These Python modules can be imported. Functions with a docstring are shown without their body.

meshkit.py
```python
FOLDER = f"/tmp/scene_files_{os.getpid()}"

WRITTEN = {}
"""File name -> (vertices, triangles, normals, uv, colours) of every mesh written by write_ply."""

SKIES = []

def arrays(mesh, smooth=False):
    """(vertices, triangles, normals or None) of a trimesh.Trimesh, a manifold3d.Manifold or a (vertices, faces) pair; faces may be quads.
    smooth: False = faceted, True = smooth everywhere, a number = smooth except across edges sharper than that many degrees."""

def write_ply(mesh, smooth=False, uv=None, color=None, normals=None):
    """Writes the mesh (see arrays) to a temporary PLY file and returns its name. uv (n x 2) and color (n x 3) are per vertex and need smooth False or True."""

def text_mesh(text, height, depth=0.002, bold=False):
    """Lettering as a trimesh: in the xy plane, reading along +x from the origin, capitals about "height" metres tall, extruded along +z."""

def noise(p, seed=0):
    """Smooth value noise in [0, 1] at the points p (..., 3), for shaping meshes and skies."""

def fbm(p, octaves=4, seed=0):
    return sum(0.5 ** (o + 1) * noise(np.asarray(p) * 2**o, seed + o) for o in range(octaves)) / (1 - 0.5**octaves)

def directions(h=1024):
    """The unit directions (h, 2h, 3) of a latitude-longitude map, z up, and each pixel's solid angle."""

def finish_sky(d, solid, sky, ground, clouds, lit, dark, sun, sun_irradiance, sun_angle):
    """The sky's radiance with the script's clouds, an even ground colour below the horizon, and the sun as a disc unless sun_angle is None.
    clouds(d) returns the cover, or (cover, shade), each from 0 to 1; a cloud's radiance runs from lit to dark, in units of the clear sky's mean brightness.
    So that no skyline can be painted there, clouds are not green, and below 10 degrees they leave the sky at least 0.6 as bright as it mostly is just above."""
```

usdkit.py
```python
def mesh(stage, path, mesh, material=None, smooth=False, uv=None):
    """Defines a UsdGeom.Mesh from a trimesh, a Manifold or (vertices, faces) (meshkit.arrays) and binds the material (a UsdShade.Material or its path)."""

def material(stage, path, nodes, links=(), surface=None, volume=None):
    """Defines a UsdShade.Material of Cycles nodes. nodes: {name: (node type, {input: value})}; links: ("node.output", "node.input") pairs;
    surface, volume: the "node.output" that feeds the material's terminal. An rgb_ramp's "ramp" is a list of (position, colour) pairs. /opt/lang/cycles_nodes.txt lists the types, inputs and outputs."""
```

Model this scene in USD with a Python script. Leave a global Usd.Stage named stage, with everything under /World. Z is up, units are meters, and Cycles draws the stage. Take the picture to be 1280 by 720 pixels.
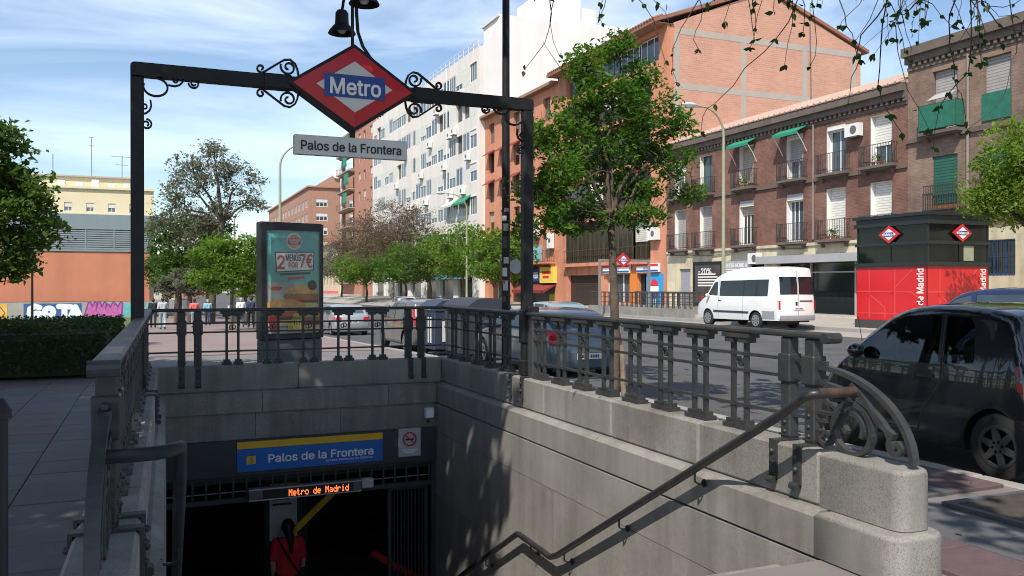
import math, random
import numpy as np, trimesh, shapely, shapely.affinity
import manifold3d as m3
from shapely.geometry import Polygon, Point, LineString, box as sbox
from pxr import Usd, UsdGeom, UsdLux, UsdShade, Gf, Sdf
import usdkit, meshkit

stage = Usd.Stage.CreateInMemory()
UsdGeom.SetStageUpAxis(stage, 'Z'); UsdGeom.SetStageMetersPerUnit(stage, 1.0)
UsdGeom.Xform.Define(stage, '/World'); UsdGeom.Scope.Define(stage, '/World/Looks')
PI = math.pi

# ---------------------------------------------------------------- camera, sky, sun, exposure
CAM_H, YAW, PITCH, FOC = 1.6, 23.1, 0.216, 1060.0
EXPOSURE = 0.28
SUN = np.array([-1.12, -1.15, 2.0]); SUN /= np.linalg.norm(SUN)
SUN_I, SKY_S = 1.2, 0.138
cam = UsdGeom.Camera.Define(stage, '/World/camera')
cam.AddTranslateOp().Set(Gf.Vec3d(0, 0, CAM_H)); cam.AddRotateZOp().Set(-YAW); cam.AddRotateXOp().Set(90 - PITCH)
cam.CreateHorizontalApertureAttr(36.0); cam.CreateVerticalApertureAttr(20.25)
cam.CreateFocalLengthAttr(36.0 * FOC / 1280); cam.CreateClippingRangeAttr(Gf.Vec2f(0.05, 3000)); cam.CreateExposureAttr(EXPOSURE)
sky_mat = usdkit.material(stage, '/World/Looks/sky_look', {
    'sky': ('sky_texture', {'sky_type': 'single_scattering', 'sun_disc': False, 'sun_elevation': math.asin(SUN[2]), 'sun_rotation': math.atan2(SUN[0], SUN[1]),
                            'air_density': 1.1, 'aerosol_density': 0.8, 'ozone_density': 1.8, 'altitude': 650.0}),
    'tc': ('texture_coordinate', {}),
    'map': ('mapping', {'rotation': (0.25, 0.35, 0.5), 'scale': (1.2, 5.0, 9.0)}),
    'n1': ('noise_texture', {'scale': 1.3, 'detail': 7.0, 'roughness': 0.55, 'distortion': 0.5}),
    'n2': ('noise_texture', {'scale': 1.6, 'detail': 3.0}),
    'r1': ('rgb_ramp', {'ramp': [(0.42, (0, 0, 0)), (0.76, (0.52, 0.52, 0.52))]}),
    'r2': ('rgb_ramp', {'ramp': [(0.30, (0.25, 0.25, 0.25)), (0.62, (1, 1, 1))]}),
    'mul': ('mix', {'mix_type': 'multiply', 'fac': 1.0}),
    'bw': ('rgb_to_bw', {}),
    'mx': ('mix', {'mix_type': 'mix', 'color2': (11.0, 11.7, 12.6)}),
    'bg': ('background_shader', {'strength': SKY_S})},
    [('tc.generated', 'map.vector'), ('map.vector', 'n1.vector'), ('tc.generated', 'n2.vector'), ('n1.fac', 'r1.fac'), ('n2.fac', 'r2.fac'),
     ('r1.color', 'mul.color1'), ('r2.color', 'mul.color2'), ('mul.color', 'bw.color'), ('bw.val', 'mx.fac'), ('sky.color', 'mx.color1'), ('mx.color', 'bg.color')], surface='bg.background')
dome = UsdLux.DomeLight.Define(stage, '/World/sky')
UsdShade.MaterialBindingAPI.Apply(dome.GetPrim()).Bind(sky_mat)
dome.GetPrim().SetCustomDataByKey('kind', 'structure')
sun = UsdLux.DistantLight.Define(stage, '/World/sun')
sun.CreateIntensityAttr(SUN_I); sun.CreateAngleAttr(0.5); sun.CreateColorAttr(Gf.Vec3f(1.0, 0.93, 0.82)); sun.CreateNormalizeAttr(True)
_z = SUN; _x = np.cross([0, 0, 1.0], _z); _x /= np.linalg.norm(_x); _y = np.cross(_z, _x)
sun.AddTransformOp().Set(Gf.Matrix4d(*_x, 0, *_y, 0, *_z, 0, 0, 0, 30, 1))

# ---------------------------------------------------------------- helpers: prims
COUNT = {}
def unique(parent, name):
    k = (parent, name); n = COUNT.get(k, 0); COUNT[k] = n + 1
    return name if n == 0 else f'{name}_{n:03d}'
def setcd(p, label=None, cat=None, group=None, kind=None):
    for k, v in (('label', label), ('category', cat), ('group', group), ('kind', kind)):
        if v: p.SetCustomDataByKey(k, v)
def thing(name, label=None, cat=None, loc=(0, 0, 0), rz=0.0, group=None, kind=None):
    path = '/World/' + unique('/World', name)
    x = UsdGeom.Xform.Define(stage, path)
    x.AddTranslateOp().Set(Gf.Vec3d(*map(float, loc)))
    if rz: x.AddRotateZOp().Set(float(rz))
    setcd(x.GetPrim(), label, cat, group, kind)
    return path
def part(parent, name, mesh, mat, smooth=False, label=None, kind=None):
    """one Mesh prim under a thing (or a part of it)"""
    path = parent + '/' + unique(parent, name)
    m = usdkit.mesh(stage, path, mesh, mat, smooth=smooth)
    setcd(m.GetPrim(), label=label, kind=kind)
    return path
def single(name, mesh, mat, label=None, cat=None, group=None, kind=None, smooth=False):
    path = '/World/' + unique('/World', name)
    m = usdkit.mesh(stage, path, mesh, mat, smooth=smooth); setcd(m.GetPrim(), label, cat, group, kind)
    return path
def copy_of(src, name, label, cat, loc, rz=0.0, group=None, sc=None):
    path = '/World/' + unique('/World', name)
    x = UsdGeom.Xform.Define(stage, path); p = x.GetPrim()
    p.GetReferences().AddInternalReference(src); p.SetInstanceable(True)
    x.ClearXformOpOrder()
    x.AddTranslateOp().Set(Gf.Vec3d(*map(float, loc)))
    if x.GetPrim().HasAttribute('xformOp:rotateZ') or rz: x.AddRotateZOp().Set(float(rz))
    if sc: x.AddScaleOp().Set(Gf.Vec3f(*sc))
    setcd(p, label, cat, group)
    return path

# ---------------------------------------------------------------- helpers: meshes
cat_ = trimesh.util.concatenate
BOXF = np.array([[0,2,1],[0,3,2],[4,5,6],[4,6,7],[0,1,5],[0,5,4],[1,2,6],[1,6,5],[2,3,7],[2,7,6],[3,0,4],[3,4,7]])
def bx(x0, x1, y0, y1, z0, z1):
    x0, x1 = min(x0, x1), max(x0, x1); y0, y1 = min(y0, y1), max(y0, y1); z0, z1 = min(z0, z1), max(z0, z1)
    v = np.array([[x0,y0,z0],[x1,y0,z0],[x1,y1,z0],[x0,y1,z0],[x0,y0,z1],[x1,y0,z1],[x1,y1,z1],[x0,y1,z1]], float)
    return trimesh.Trimesh(v, BOXF, process=False)
def cbox(x0, x1, y0, y1, z0, z1, c=0.01):
    """chamfered box"""
    pts = []
    for x, sx in ((x0, 1), (x1, -1)):
        for y, sy in ((y0, 1), (y1, -1)):
            for z, sz in ((z0, 1), (z1, -1)):
                pts += [(x, y + sy*c, z + sz*c), (x + sx*c, y, z + sz*c), (x + sx*c, y + sy*c, z)]
    return trimesh.Trimesh(*hull_(np.array(pts)), process=False)
def hull_(p):
    h = trimesh.convex.convex_hull(p)
    return np.array(h.vertices), np.array(h.faces)
def tube(pts, r, n=8, caps=True):
    p = np.asarray(pts, float); k = len(p); r = np.full(k, r, float) if np.ndim(r) == 0 else np.asarray(r, float)
    t = np.gradient(p, axis=0); t /= np.maximum(np.linalg.norm(t, axis=1, keepdims=True), 1e-9)
    a = np.array([0, 0, 1.0]) if abs(t[0, 2]) < 0.9 else np.array([1.0, 0, 0])
    nrm = np.cross(t[0], a); nrm /= np.linalg.norm(nrm); V = []
    ang = np.arange(n) * 2 * PI / n
    for i in range(k):
        nrm = nrm - t[i] * (nrm @ t[i]); nrm /= max(np.linalg.norm(nrm), 1e-9); b = np.cross(t[i], nrm)
        V.append(p[i] + r[i] * (np.cos(ang)[:, None] * nrm + np.sin(ang)[:, None] * b))
    V = np.vstack(V); F = []
    for i in range(k - 1):
        a0 = i * n + np.arange(n); a1 = i * n + (np.arange(n) + 1) % n
        F += [np.stack([a0, a1, a1 + n], 1), np.stack([a0, a1 + n, a0 + n], 1)]
    if caps:
        V = np.vstack([V, p[0], p[-1]]); c0, c1 = k * n, k * n + 1; i0 = np.arange(n); i1 = (i0 + 1) % n
        F += [np.stack([i1, i0, np.full(n, c0)], 1), np.stack([i0 + (k-1)*n, i1 + (k-1)*n, np.full(n, c1)], 1)]
    return trimesh.Trimesh(V, np.vstack(F), process=False)
def lathe(prof, n=16, at=(0, 0, 0), axis='z'):
    """prof: (radius, height) pairs, bottom to top"""
    p = np.asarray(prof, float); k = len(p); ang = np.arange(n) * 2 * PI / n
    V = np.stack([p[:, :1] * np.cos(ang), p[:, :1] * np.sin(ang), np.repeat(p[:, 1:], n, 1)], -1).reshape(-1, 3); F = []
    for i in range(k - 1):
        a0 = i * n + np.arange(n); a1 = i * n + (np.arange(n) + 1) % n
        F += [np.stack([a0, a1, a1 + n], 1), np.stack([a0, a1 + n, a0 + n], 1)]
    if axis == 'y': V = V[:, [0, 2, 1]]; F = [f[:, ::-1] for f in F]
    if axis == 'x': V = V[:, [2, 0, 1]]
    return trimesh.Trimesh(V + np.array(at, float), np.vstack(F), process=False)
def bar2(pts, wx, th, map3):
    """flat bar: centre line pts in a plane (u, v), thickness th in the plane and wx across it; map3(u, v, w) -> xyz array"""
    p = np.asarray(pts, float); t = np.gradient(p, axis=0); t /= np.maximum(np.linalg.norm(t, axis=1, keepdims=True), 1e-9)
    n = np.stack([-t[:, 1], t[:, 0]], 1) * th / 2; k = len(p); V = []
    for s, w in ((1, -1), (-1, -1), (-1, 1), (1, 1)):
        q = p + s * n; V.append(map3(q[:, 0], q[:, 1], np.full(k, w * wx / 2)))
    V = np.stack(V, 1).reshape(-1, 3); F = []
    for i in range(k - 1):
        for j in range(4):
            a, b = i*4 + j, i*4 + (j+1) % 4
            F += [[a, b, b+4], [a, b+4, a+4]]
    F += [[0, 2, 1], [0, 3, 2], [4*k-4, 4*k-3, 4*k-2], [4*k-4, 4*k-2, 4*k-1]]
    m = trimesh.Trimesh(V, F, process=False)
    if m.volume < 0: m.invert()
    return m
def spiral(c, r0, r1, a0, a1, n=22):
    a = np.linspace(a0, a1, n); r = np.linspace(r0, r1, n)
    return np.stack([c[0] + r*np.cos(a), c[1] + r*np.sin(a)], 1)
def ext(poly, d, map3):
    """extrudes a shapely polygon (u, v) by d along w; map3 -> xyz"""
    ms = []
    for g in (poly.geoms if hasattr(poly, 'geoms') else [poly]):
        if g.geom_type != 'Polygon' or g.area < 1e-7: continue
        ms.append(trimesh.creation.extrude_polygon(g, d, engine='earcut'))
    m = cat_(ms); v = np.array(m.vertices)
    out = trimesh.Trimesh(map3(v[:, 0], v[:, 1], v[:, 2]), m.faces, process=False)
    if out.volume < 0: out.invert()
    return out
def S3(*a): return np.stack([np.broadcast_to(np.asarray(x, float), np.shape(a[0]) or np.shape(a[1]) or np.shape(a[2])) for x in a], -1)
class Plane:
    """a vertical plane: u runs along it, w into the wall. 'X': faces -X (u = y). 'Y': faces -Y (u = x). '+X': faces +X"""
    def __init__(s, kind, c): s.k, s.c = kind, c
    def __call__(s, u, v, w):
        u, v, w = np.broadcast_arrays(np.asarray(u, float), np.asarray(v, float), np.asarray(w, float))
        return np.stack({'X': (s.c + w, u, v), '+X': (s.c - w, u, v), 'Y': (u, s.c + w, v)}[s.k], -1)
    def box(s, u0, u1, v0, v1, w0, w1):
        a, b = s(u0, v0, w0), s(u1, v1, w1)
        return bx(a[0], b[0], a[1], b[1], a[2], b[2])
def textp(s, h, pl, uc, vc, w, bold=False, depth=0.004, align='c', rot=False, width=None):
    """lettering lying on a plane at depth w (negative: proud of it), centred on (uc, vc)"""
    m = meshkit.text_mesh(s, h, depth, bold); v = np.array(m.vertices); b = v[:, :2].min(0), v[:, :2].max(0)
    ux, vy = v[:, 0] - (b[0][0] + b[1][0]) / 2, v[:, 1] - (h / 2)
    if align == 'l': ux = v[:, 0] - b[0][0]
    if width: ux = ux * width / (b[1][0] - b[0][0])
    if rot: ux, vy = -vy, ux
    sgn = -1 if pl.k == 'X' else 1
    o = trimesh.Trimesh(pl(uc + sgn * ux, vc + vy, w - v[:, 2]), m.faces, process=False)
    if o.volume < 0: o.invert()
    return o
def quads(P):
    """grid of points (a, b, 3) -> mesh"""
    a, b = P.shape[:2]; i = np.arange(a*b).reshape(a, b)
    q = np.stack([i[:-1, :-1], i[1:, :-1], i[1:, 1:], i[:-1, 1:]], -1).reshape(-1, 4)
    return trimesh.Trimesh(P.reshape(-1, 3), np.vstack([q[:, [0, 1, 2]], q[:, [0, 2, 3]]]), process=False)

# ---------------------------------------------------------------- materials
MATS = {}
def mat(name, col, rough=0.6, var=0.12, scale=3.0, bump=0.0, bscale=40.0, metal=0.0, coat=0.0, spec=0.5, dirt=None, dscale=0.8, emit=0.0, detail=5.0, speck=None, streak=None):
    """principled with noise variation in tone, optional darker patches (dirt), specks and fine relief"""
    if name in MATS: return MATS[name]
    c = np.array(col, float); N = {'g': ('geometry', {}), 'p': ('principled_bsdf', {'roughness': rough, 'metallic': metal, 'coat_weight': coat, 'specular_ior_level': spec})}; L = []
    last = None
    if var > 0:
        N['n'] = ('noise_texture', {'scale': scale, 'detail': detail, 'roughness': 0.6})
        N['r'] = ('rgb_ramp', {'ramp': [(0.25, tuple(np.clip(c*(1-var), 0, 1))), (0.75, tuple(np.clip(c*(1+var), 0, 1)))]})
        L += [('g.position', 'n.vector'), ('n.fac', 'r.fac')]; last = 'r.color'
    if dirt is not None:
        N['dn'] = ('noise_texture', {'scale': dscale, 'detail': 6.0, 'roughness': 0.65}); N['dr'] = ('rgb_ramp', {'ramp': [(0.48, (0, 0, 0)), (0.70, (1, 1, 1))]})
        N['dm'] = ('mix', {'mix_type': 'mix', 'color2': tuple(dirt), 'color1': tuple(c)})
        L += [('g.position', 'dn.vector'), ('dn.fac', 'dr.fac'), ('dr.color', 'dm.fac')] + ([(last, 'dm.color1')] if last else []); last = 'dm.color'
    if speck is not None:
        N['sv'] = ('noise_texture', {'scale': speck[0], 'detail': 2.0}); N['sr'] = ('rgb_ramp', {'ramp': [(0.52, (1, 1, 1)), (0.66, (speck[1],)*3)]})
        N['sm'] = ('mix', {'mix_type': 'multiply', 'fac': 1.0, 'color1': tuple(c)}); L += [('g.position', 'sv.vector'), ('sv.fac', 'sr.fac'), ('sr.color', 'sm.color2')] + ([(last, 'sm.color1')] if last else []); last = 'sm.color'
    if streak is not None:      # rain streaks down vertical faces
        N['km'] = ('mapping', {'scale': (streak[0], streak[0], streak[0]*.06)}); N['kn'] = ('noise_texture', {'scale': 1.0, 'detail': 5.0, 'roughness': 0.6}); N['kr'] = ('rgb_ramp', {'ramp': [(0.42, (1, 1, 1)), (0.66, (streak[1],)*3)]})
        N['kx'] = ('mix', {'mix_type': 'multiply', 'fac': 1.0, 'color1': tuple(c)}); L += [('g.position', 'km.vector'), ('km.vector', 'kn.vector'), ('kn.fac', 'kr.fac'), ('kr.color', 'kx.color2')] + ([(last, 'kx.color1')] if last else []); last = 'kx.color'
    if last: L.append((last, 'p.base_color'))
    else: N['p'][1]['base_color'] = tuple(c)
    if bump > 0:
        N['bn'] = ('noise_texture', {'scale': bscale, 'detail': 4.0}); N['b'] = ('bump', {'strength': bump, 'distance': 0.01})
        L += [('g.position', 'bn.vector'), ('bn.fac', 'b.height'), ('b.normal', 'p.normal')]
    if emit > 0: N['p'][1].update({'emission_color': tuple(c), 'emission_strength': emit})
    MATS[name] = usdkit.material(stage, '/World/Looks/' + name, N, L, surface='p.BSDF')
    return MATS[name]
def brick_mat(name, c1, c2, mortar, bw=0.25, rh=0.065, rough=0.85, stain=0.35, ms=0.012):
    N = {'g': ('geometry', {}), 's': ('separate_xyz', {}), 'a': ('math', {'math_type': 'add'}), 'c': ('combine_xyz', {}),
         'b': ('brick_texture', {'color1': c1, 'color2': c2, 'mortar': mortar, 'scale': 1.0, 'mortar_size': ms, 'mortar_smooth': 0.3, 'brick_width': bw, 'row_height': rh}),
         'n': ('noise_texture', {'scale': 0.7, 'detail': 8.0, 'roughness': 0.65}), 'r': ('rgb_ramp', {'ramp': [(0.3, (1-stain,)*3), (0.7, (1+stain*0.4,)*3)]}),
         'm': ('mix', {'mix_type': 'multiply', 'fac': 1.0}), 'p': ('principled_bsdf', {'roughness': rough}), 'bp': ('bump', {'strength': 0.4, 'distance': 0.01})}
    L = [('g.position', 's.vector'), ('s.x', 'a.value1'), ('s.y', 'a.value2'), ('a.value', 'c.x'), ('s.z', 'c.y'), ('c.vector', 'b.vector'), ('g.position', 'n.vector'),
         ('n.fac', 'r.fac'), ('b.color', 'm.color1'), ('r.color', 'm.color2'), ('m.color', 'p.base_color'), ('b.fac', 'bp.height'), ('bp.normal', 'p.normal')]
    N['bp'][1]['invert'] = True
    MATS[name] = usdkit.material(stage, '/World/Looks/' + name, N, L, surface='p.BSDF'); return MATS[name]
def leaf_mat(name, c1, c2, scale=1.2, trans=0.35):
    N = {'g': ('geometry', {}), 'n': ('noise_texture', {'scale': scale, 'detail': 3.0}), 'k': ('math', {'math_type': 'multiply', 'value2': 0.6}), 'ad': ('math', {'math_type': 'multiply_add', 'value2': 0.45}),
         'r': ('rgb_ramp', {'ramp': [(0.25, tuple(.75*np.array(c1))), (0.55, tuple(.5*np.array(c1) + .5*np.array(c2))), (0.85, c2), (1.0, tuple(1.15*np.array(c2)))]}), 'p': ('principled_bsdf', {'roughness': 0.55, 'specular_ior_level': 0.35}), 't': ('translucent_bsdf', {}), 'x': ('mix_closure', {'fac': trans}),
         'hs': ('hsv', {'value': 1.5, 'saturation': 1.1})}
    L = [('g.position', 'n.vector'), ('g.random_per_island', 'ad.value1'), ('n.fac', 'k.value1'), ('k.value', 'ad.value3'), ('ad.value', 'r.fac'), ('r.color', 'p.base_color'), ('r.color', 'hs.color'), ('hs.color', 't.color'),
         ('p.BSDF', 'x.closure1'), ('t.BSDF', 'x.closure2')]
    MATS[name] = usdkit.material(stage, '/World/Looks/' + name, N, L, surface='x.closure'); return MATS[name]
def pane_mat(name, tint=(0.75, 0.8, 0.82), k=1.6, ior=1.5):
    N = {'f': ('fresnel', {'IOR': ior}), 't': ('transparent_bsdf', {'color': tint}), 'g': ('glossy_bsdf', {'roughness': 0.02, 'color': (1, 1, 1)}), 'x': ('mix_closure', {}),
         'a': ('math', {'math_type': 'multiply', 'value2': k, 'use_clamp': True})}
    L = [('f.fac', 'a.value1'), ('a.value', 'x.fac'), ('t.BSDF', 'x.closure1'), ('g.BSDF', 'x.closure2')]
    MATS[name] = usdkit.material(stage, '/World/Looks/' + name, N, L, surface='x.closure'); return MATS[name]
mat('granite', (0.268, 0.254, 0.233), 0.75, 0.14, 2.2, bump=0.22, bscale=150, dirt=(0.175, 0.165, 0.15), dscale=1.1, speck=(150, 0.5), streak=(5.0, 0.78))
mat('granite_light', (0.278, 0.264, 0.242), 0.75, 0.13, 3.1, bump=0.22, bscale=150, dirt=(0.195, 0.185, 0.165), dscale=0.9, speck=(150, 0.5), streak=(4.0, 0.82))
mat('granite_dark', (0.255, 0.242, 0.222), 0.75, 0.16, 1.7, bump=0.22, bscale=150, dirt=(0.165, 0.15, 0.13), dscale=1.3, speck=(150, 0.5), streak=(5.0, 0.75))
mat('iron', (0.032, 0.034, 0.035), 0.5, 0.35, 9, dirt=(0.052, 0.046, 0.04), dscale=3.5, bump=0.15, bscale=70, spec=0.45)
mat('iron_dark', (0.013, 0.013, 0.015), 0.55, 0.3, 9, bump=0.1, bscale=60, spec=0.3)
mat('tube_paint', (0.018, 0.018, 0.02), 0.42, 0.3, 14, dirt=(0.035, 0.027, 0.023), dscale=6.0); mat('rust', (0.04, 0.028, 0.022), 0.7, 0.4, 18, dirt=(0.075, 0.036, 0.02), dscale=9.0)
mat('tube_blue', (0.016, 0.018, 0.022), 0.55, 0.3, 14, spec=0.25)
mat('asphalt', (0.085, 0.084, 0.086), 0.85, 0.2, 0.6, bump=0.4, bscale=60, dirt=(0.048, 0.048, 0.052), dscale=0.5, speck=(90, 0.7), detail=9.0)
mat('parking_paving', (0.30, 0.285, 0.26), 0.85, 0.12, 1.1, bump=0.2)
mat('far_paving', (0.36, 0.335, 0.30), 0.85, 0.1, 0.9, dirt=(0.27, 0.25, 0.22))
mat('pavement_base', (0.17, 0.155, 0.15), 0.85, 0.15, 1.0, dirt=(0.13, 0.12, 0.12))
mat('pink_paving', (0.23, 0.175, 0.16), 0.85, 0.15, 0.8, dirt=(0.18, 0.145, 0.14), dscale=0.4)
for k, c in enumerate([(0.108, 0.108, 0.118), (0.097, 0.097, 0.106), (0.12, 0.118, 0.125), (0.105, 0.102, 0.11)]): mat(f'tile_grey_{"abcd"[k]}', c, 0.65, 0.2, 5, bump=0.2, bscale=60, speck=(120, 0.65), dirt=(0.085, 0.082, 0.082), dscale=1.6)
for k, c in enumerate([(0.125, 0.08, 0.083), (0.115, 0.075, 0.08), (0.135, 0.087, 0.088)]): mat(f'tile_red_{"abc"[k]}', c, 0.65, 0.2, 5, bump=0.2, bscale=60, speck=(120, 0.7), dirt=(0.10, 0.075, 0.072), dscale=1.6)
mat('kerb_stone', (0.30, 0.285, 0.265), 0.8, 0.15, 3, bump=0.2, speck=(120, 0.7))
mat('white_paint', (0.78, 0.78, 0.76), 0.5, 0.04, 4); mat('white_sign', (0.62, 0.62, 0.6), 0.45, 0.05, 3)
mat('red_sign', (0.52, 0.02, 0.03), 0.35, 0.06, 2); mat('blue_sign', (0.015, 0.06, 0.28), 0.35, 0.05, 2); mat('blue_panel', (0.005, 0.13, 0.47), 0.4, 0.05, 2)
mat('yellow', (0.72, 0.42, 0.02), 0.5, 0.05, 2); mat('black_paint', (0.012, 0.012, 0.014), 0.4, 0.1, 8); mat('dark_grey', (0.05, 0.052, 0.055), 0.5, 0.12, 5)
mat('glass_dark', (0.015, 0.02, 0.022), 0.06, 0.0, spec=0.6); mat('glass_blue', (0.05, 0.075, 0.10), 0.08, 0.25, 1.5, spec=0.7); mat('glass_grey', (0.11, 0.12, 0.125), 0.15, 0.25, 0.9, spec=0.6)
mat('glass_bronze', (0.035, 0.032, 0.022), 0.1, 0.4, 0.8, spec=0.6)
mat('chrome', (0.7, 0.7, 0.72), 0.2, 0.0, metal=1.0); mat('alloy', (0.45, 0.46, 0.48), 0.35, 0.0, metal=0.8)
mat('rubber', (0.018, 0.018, 0.018), 0.8, 0.1, 20); mat('red_lens', (0.45, 0.01, 0.015), 0.15, 0.0); mat('clear_lens', (0.6, 0.62, 0.65), 0.1, 0.0); mat('plate', (0.75, 0.75, 0.75), 0.4, 0.0)
mat('bark', (0.10, 0.075, 0.055), 0.9, 0.35, 12, bump=0.8, bscale=25); mat('bark_pale', (0.22, 0.17, 0.12), 0.9, 0.35, 8, bump=0.8, bscale=20); mat('twig', (0.06, 0.042, 0.032), 0.85, 0.2, 10)
mat('skin', (0.48, 0.30, 0.22), 0.55, 0.05, 8); mat('hair_dark', (0.015, 0.011, 0.009), 0.5, 0.2, 30); mat('hair_grey', (0.32, 0.30, 0.28), 0.6, 0.2, 30); mat('lamp_pole', (0.30, 0.31, 0.20), 0.5, 0.1, 2); mat('lamp_head', (0.5, 0.52, 0.53), 0.4, 0.05, 2)
IRON, IRD = MATS['iron'], MATS['iron_dark']

# ---------------------------------------------------------------- terrain
def g(x, y):
    x, y = np.asarray(x, float), np.asarray(y, float)
    s = np.clip((26 - x) / 12, 0, 1); s = s*s*(3 - 2*s)
    return -0.023 * np.clip(y - 14, 0, 140) * s
def gz(x, y): return float(g(x, y))

# ================================================================ GROUND
XW0, XW1, YW0, YW1 = -0.05, 3.75, 3.40, 11.30        # the stairwell
KX = 6.45                                             # near kerb
FX = 23.8                                             # far kerb
BX = 31.0                                             # facades of the street
def sheet(xs, ys, dz, skip=None):
    xs, ys = np.array(sorted(set(xs)), float), np.array(sorted(set(ys)), float)
    X, Y = np.meshgrid(xs, ys, indexing='ij'); P = np.stack([X, Y, g(X, Y) + dz], -1)
    i = np.arange(X.size).reshape(X.shape); q = np.stack([i[:-1, :-1], i[1:, :-1], i[1:, 1:], i[:-1, 1:]], -1)
    cx, cy = (X[:-1, :-1] + X[1:, 1:]) / 2, (Y[:-1, :-1] + Y[1:, 1:]) / 2
    keep = np.ones(cx.shape, bool) if skip is None else ~skip(cx, cy)
    q = q[keep]; return trimesh.Trimesh(P.reshape(-1, 3), np.vstack([q[:, [0, 1, 2]], q[:, [0, 2, 3]]]), process=False)
HX0, HX1, HY0, HY1 = XW0 - 0.2, XW1 + 0.2, 3.9, 11.5
LY = [-60, -30, -10, -3, 3.4] + [HY0, HY1] + list(np.arange(14, 160, 6)) + [200, 300, 600]
single('ground', sheet([-500, -200, -90, -45, -20, -10, -5, HX0, HX1, KX + 0.05], LY, -0.03, lambda x, y: (x > HX0) & (x < HX1) & (y > HY0) & (y < HY1)), MATS['pavement_base'], kind='structure')
single('road', sheet([KX - 0.1, 10, 13, 16, 18, 20, 21.9], LY, -0.13), MATS['asphalt'], kind='structure')
single('parking_strip', sheet([21.9, 22.5, 23.2, FX], LY, -0.128), MATS['parking_paving'], kind='structure')
single('far_pavement', sheet([FX, 26, 30, 40, 80, 500], LY, 0.0), MATS['far_paving'], kind='structure')
single('plaza_paving', sheet([-60, -20, -10, -5, 0, 3, KX - 0.2], [23.5] + list(np.arange(26, 158, 6)), -0.018), MATS['pink_paving'], kind='structure')
mat('grass_mat', (0.07, 0.12, 0.025), 0.9, 0.3, 3, bump=0.6, bscale=30)
single('lawn', sheet([-60, -30, -10, -4, -1.2], [26] + list(np.arange(30, 110, 6)), -0.01), MATS['grass_mat'], kind='structure')
# kerbs
kt = thing('kerb', kind='structure')
rng = random.Random(5)
y = -2.0
while y < 62:
    L = 1.0
    m = cbox(KX - 0.15, KX, y, y + L - 0.012, -0.30, 0.004 + rng.uniform(-.003, .003), 0.012); v = np.array(m.vertices); v[:, 2] += g(v[:, 0], v[:, 1]); m.vertices = v
    part(kt, 'kerb_stone', m, MATS['kerb_stone']); y += L
m = quads(np.stack([np.stack([np.full(40, a), np.linspace(-30, 200, 40), g(np.full(40, a), np.linspace(-30, 200, 40)) + b], -1) for a, b in ((FX - 0.02, -0.3), (FX - 0.02, 0.006), (FX + 0.15, 0.006), (FX + 0.15, -0.3))]))
m.invert(); single('far_kerb', m, MATS['kerb_stone'], kind='structure')
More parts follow.
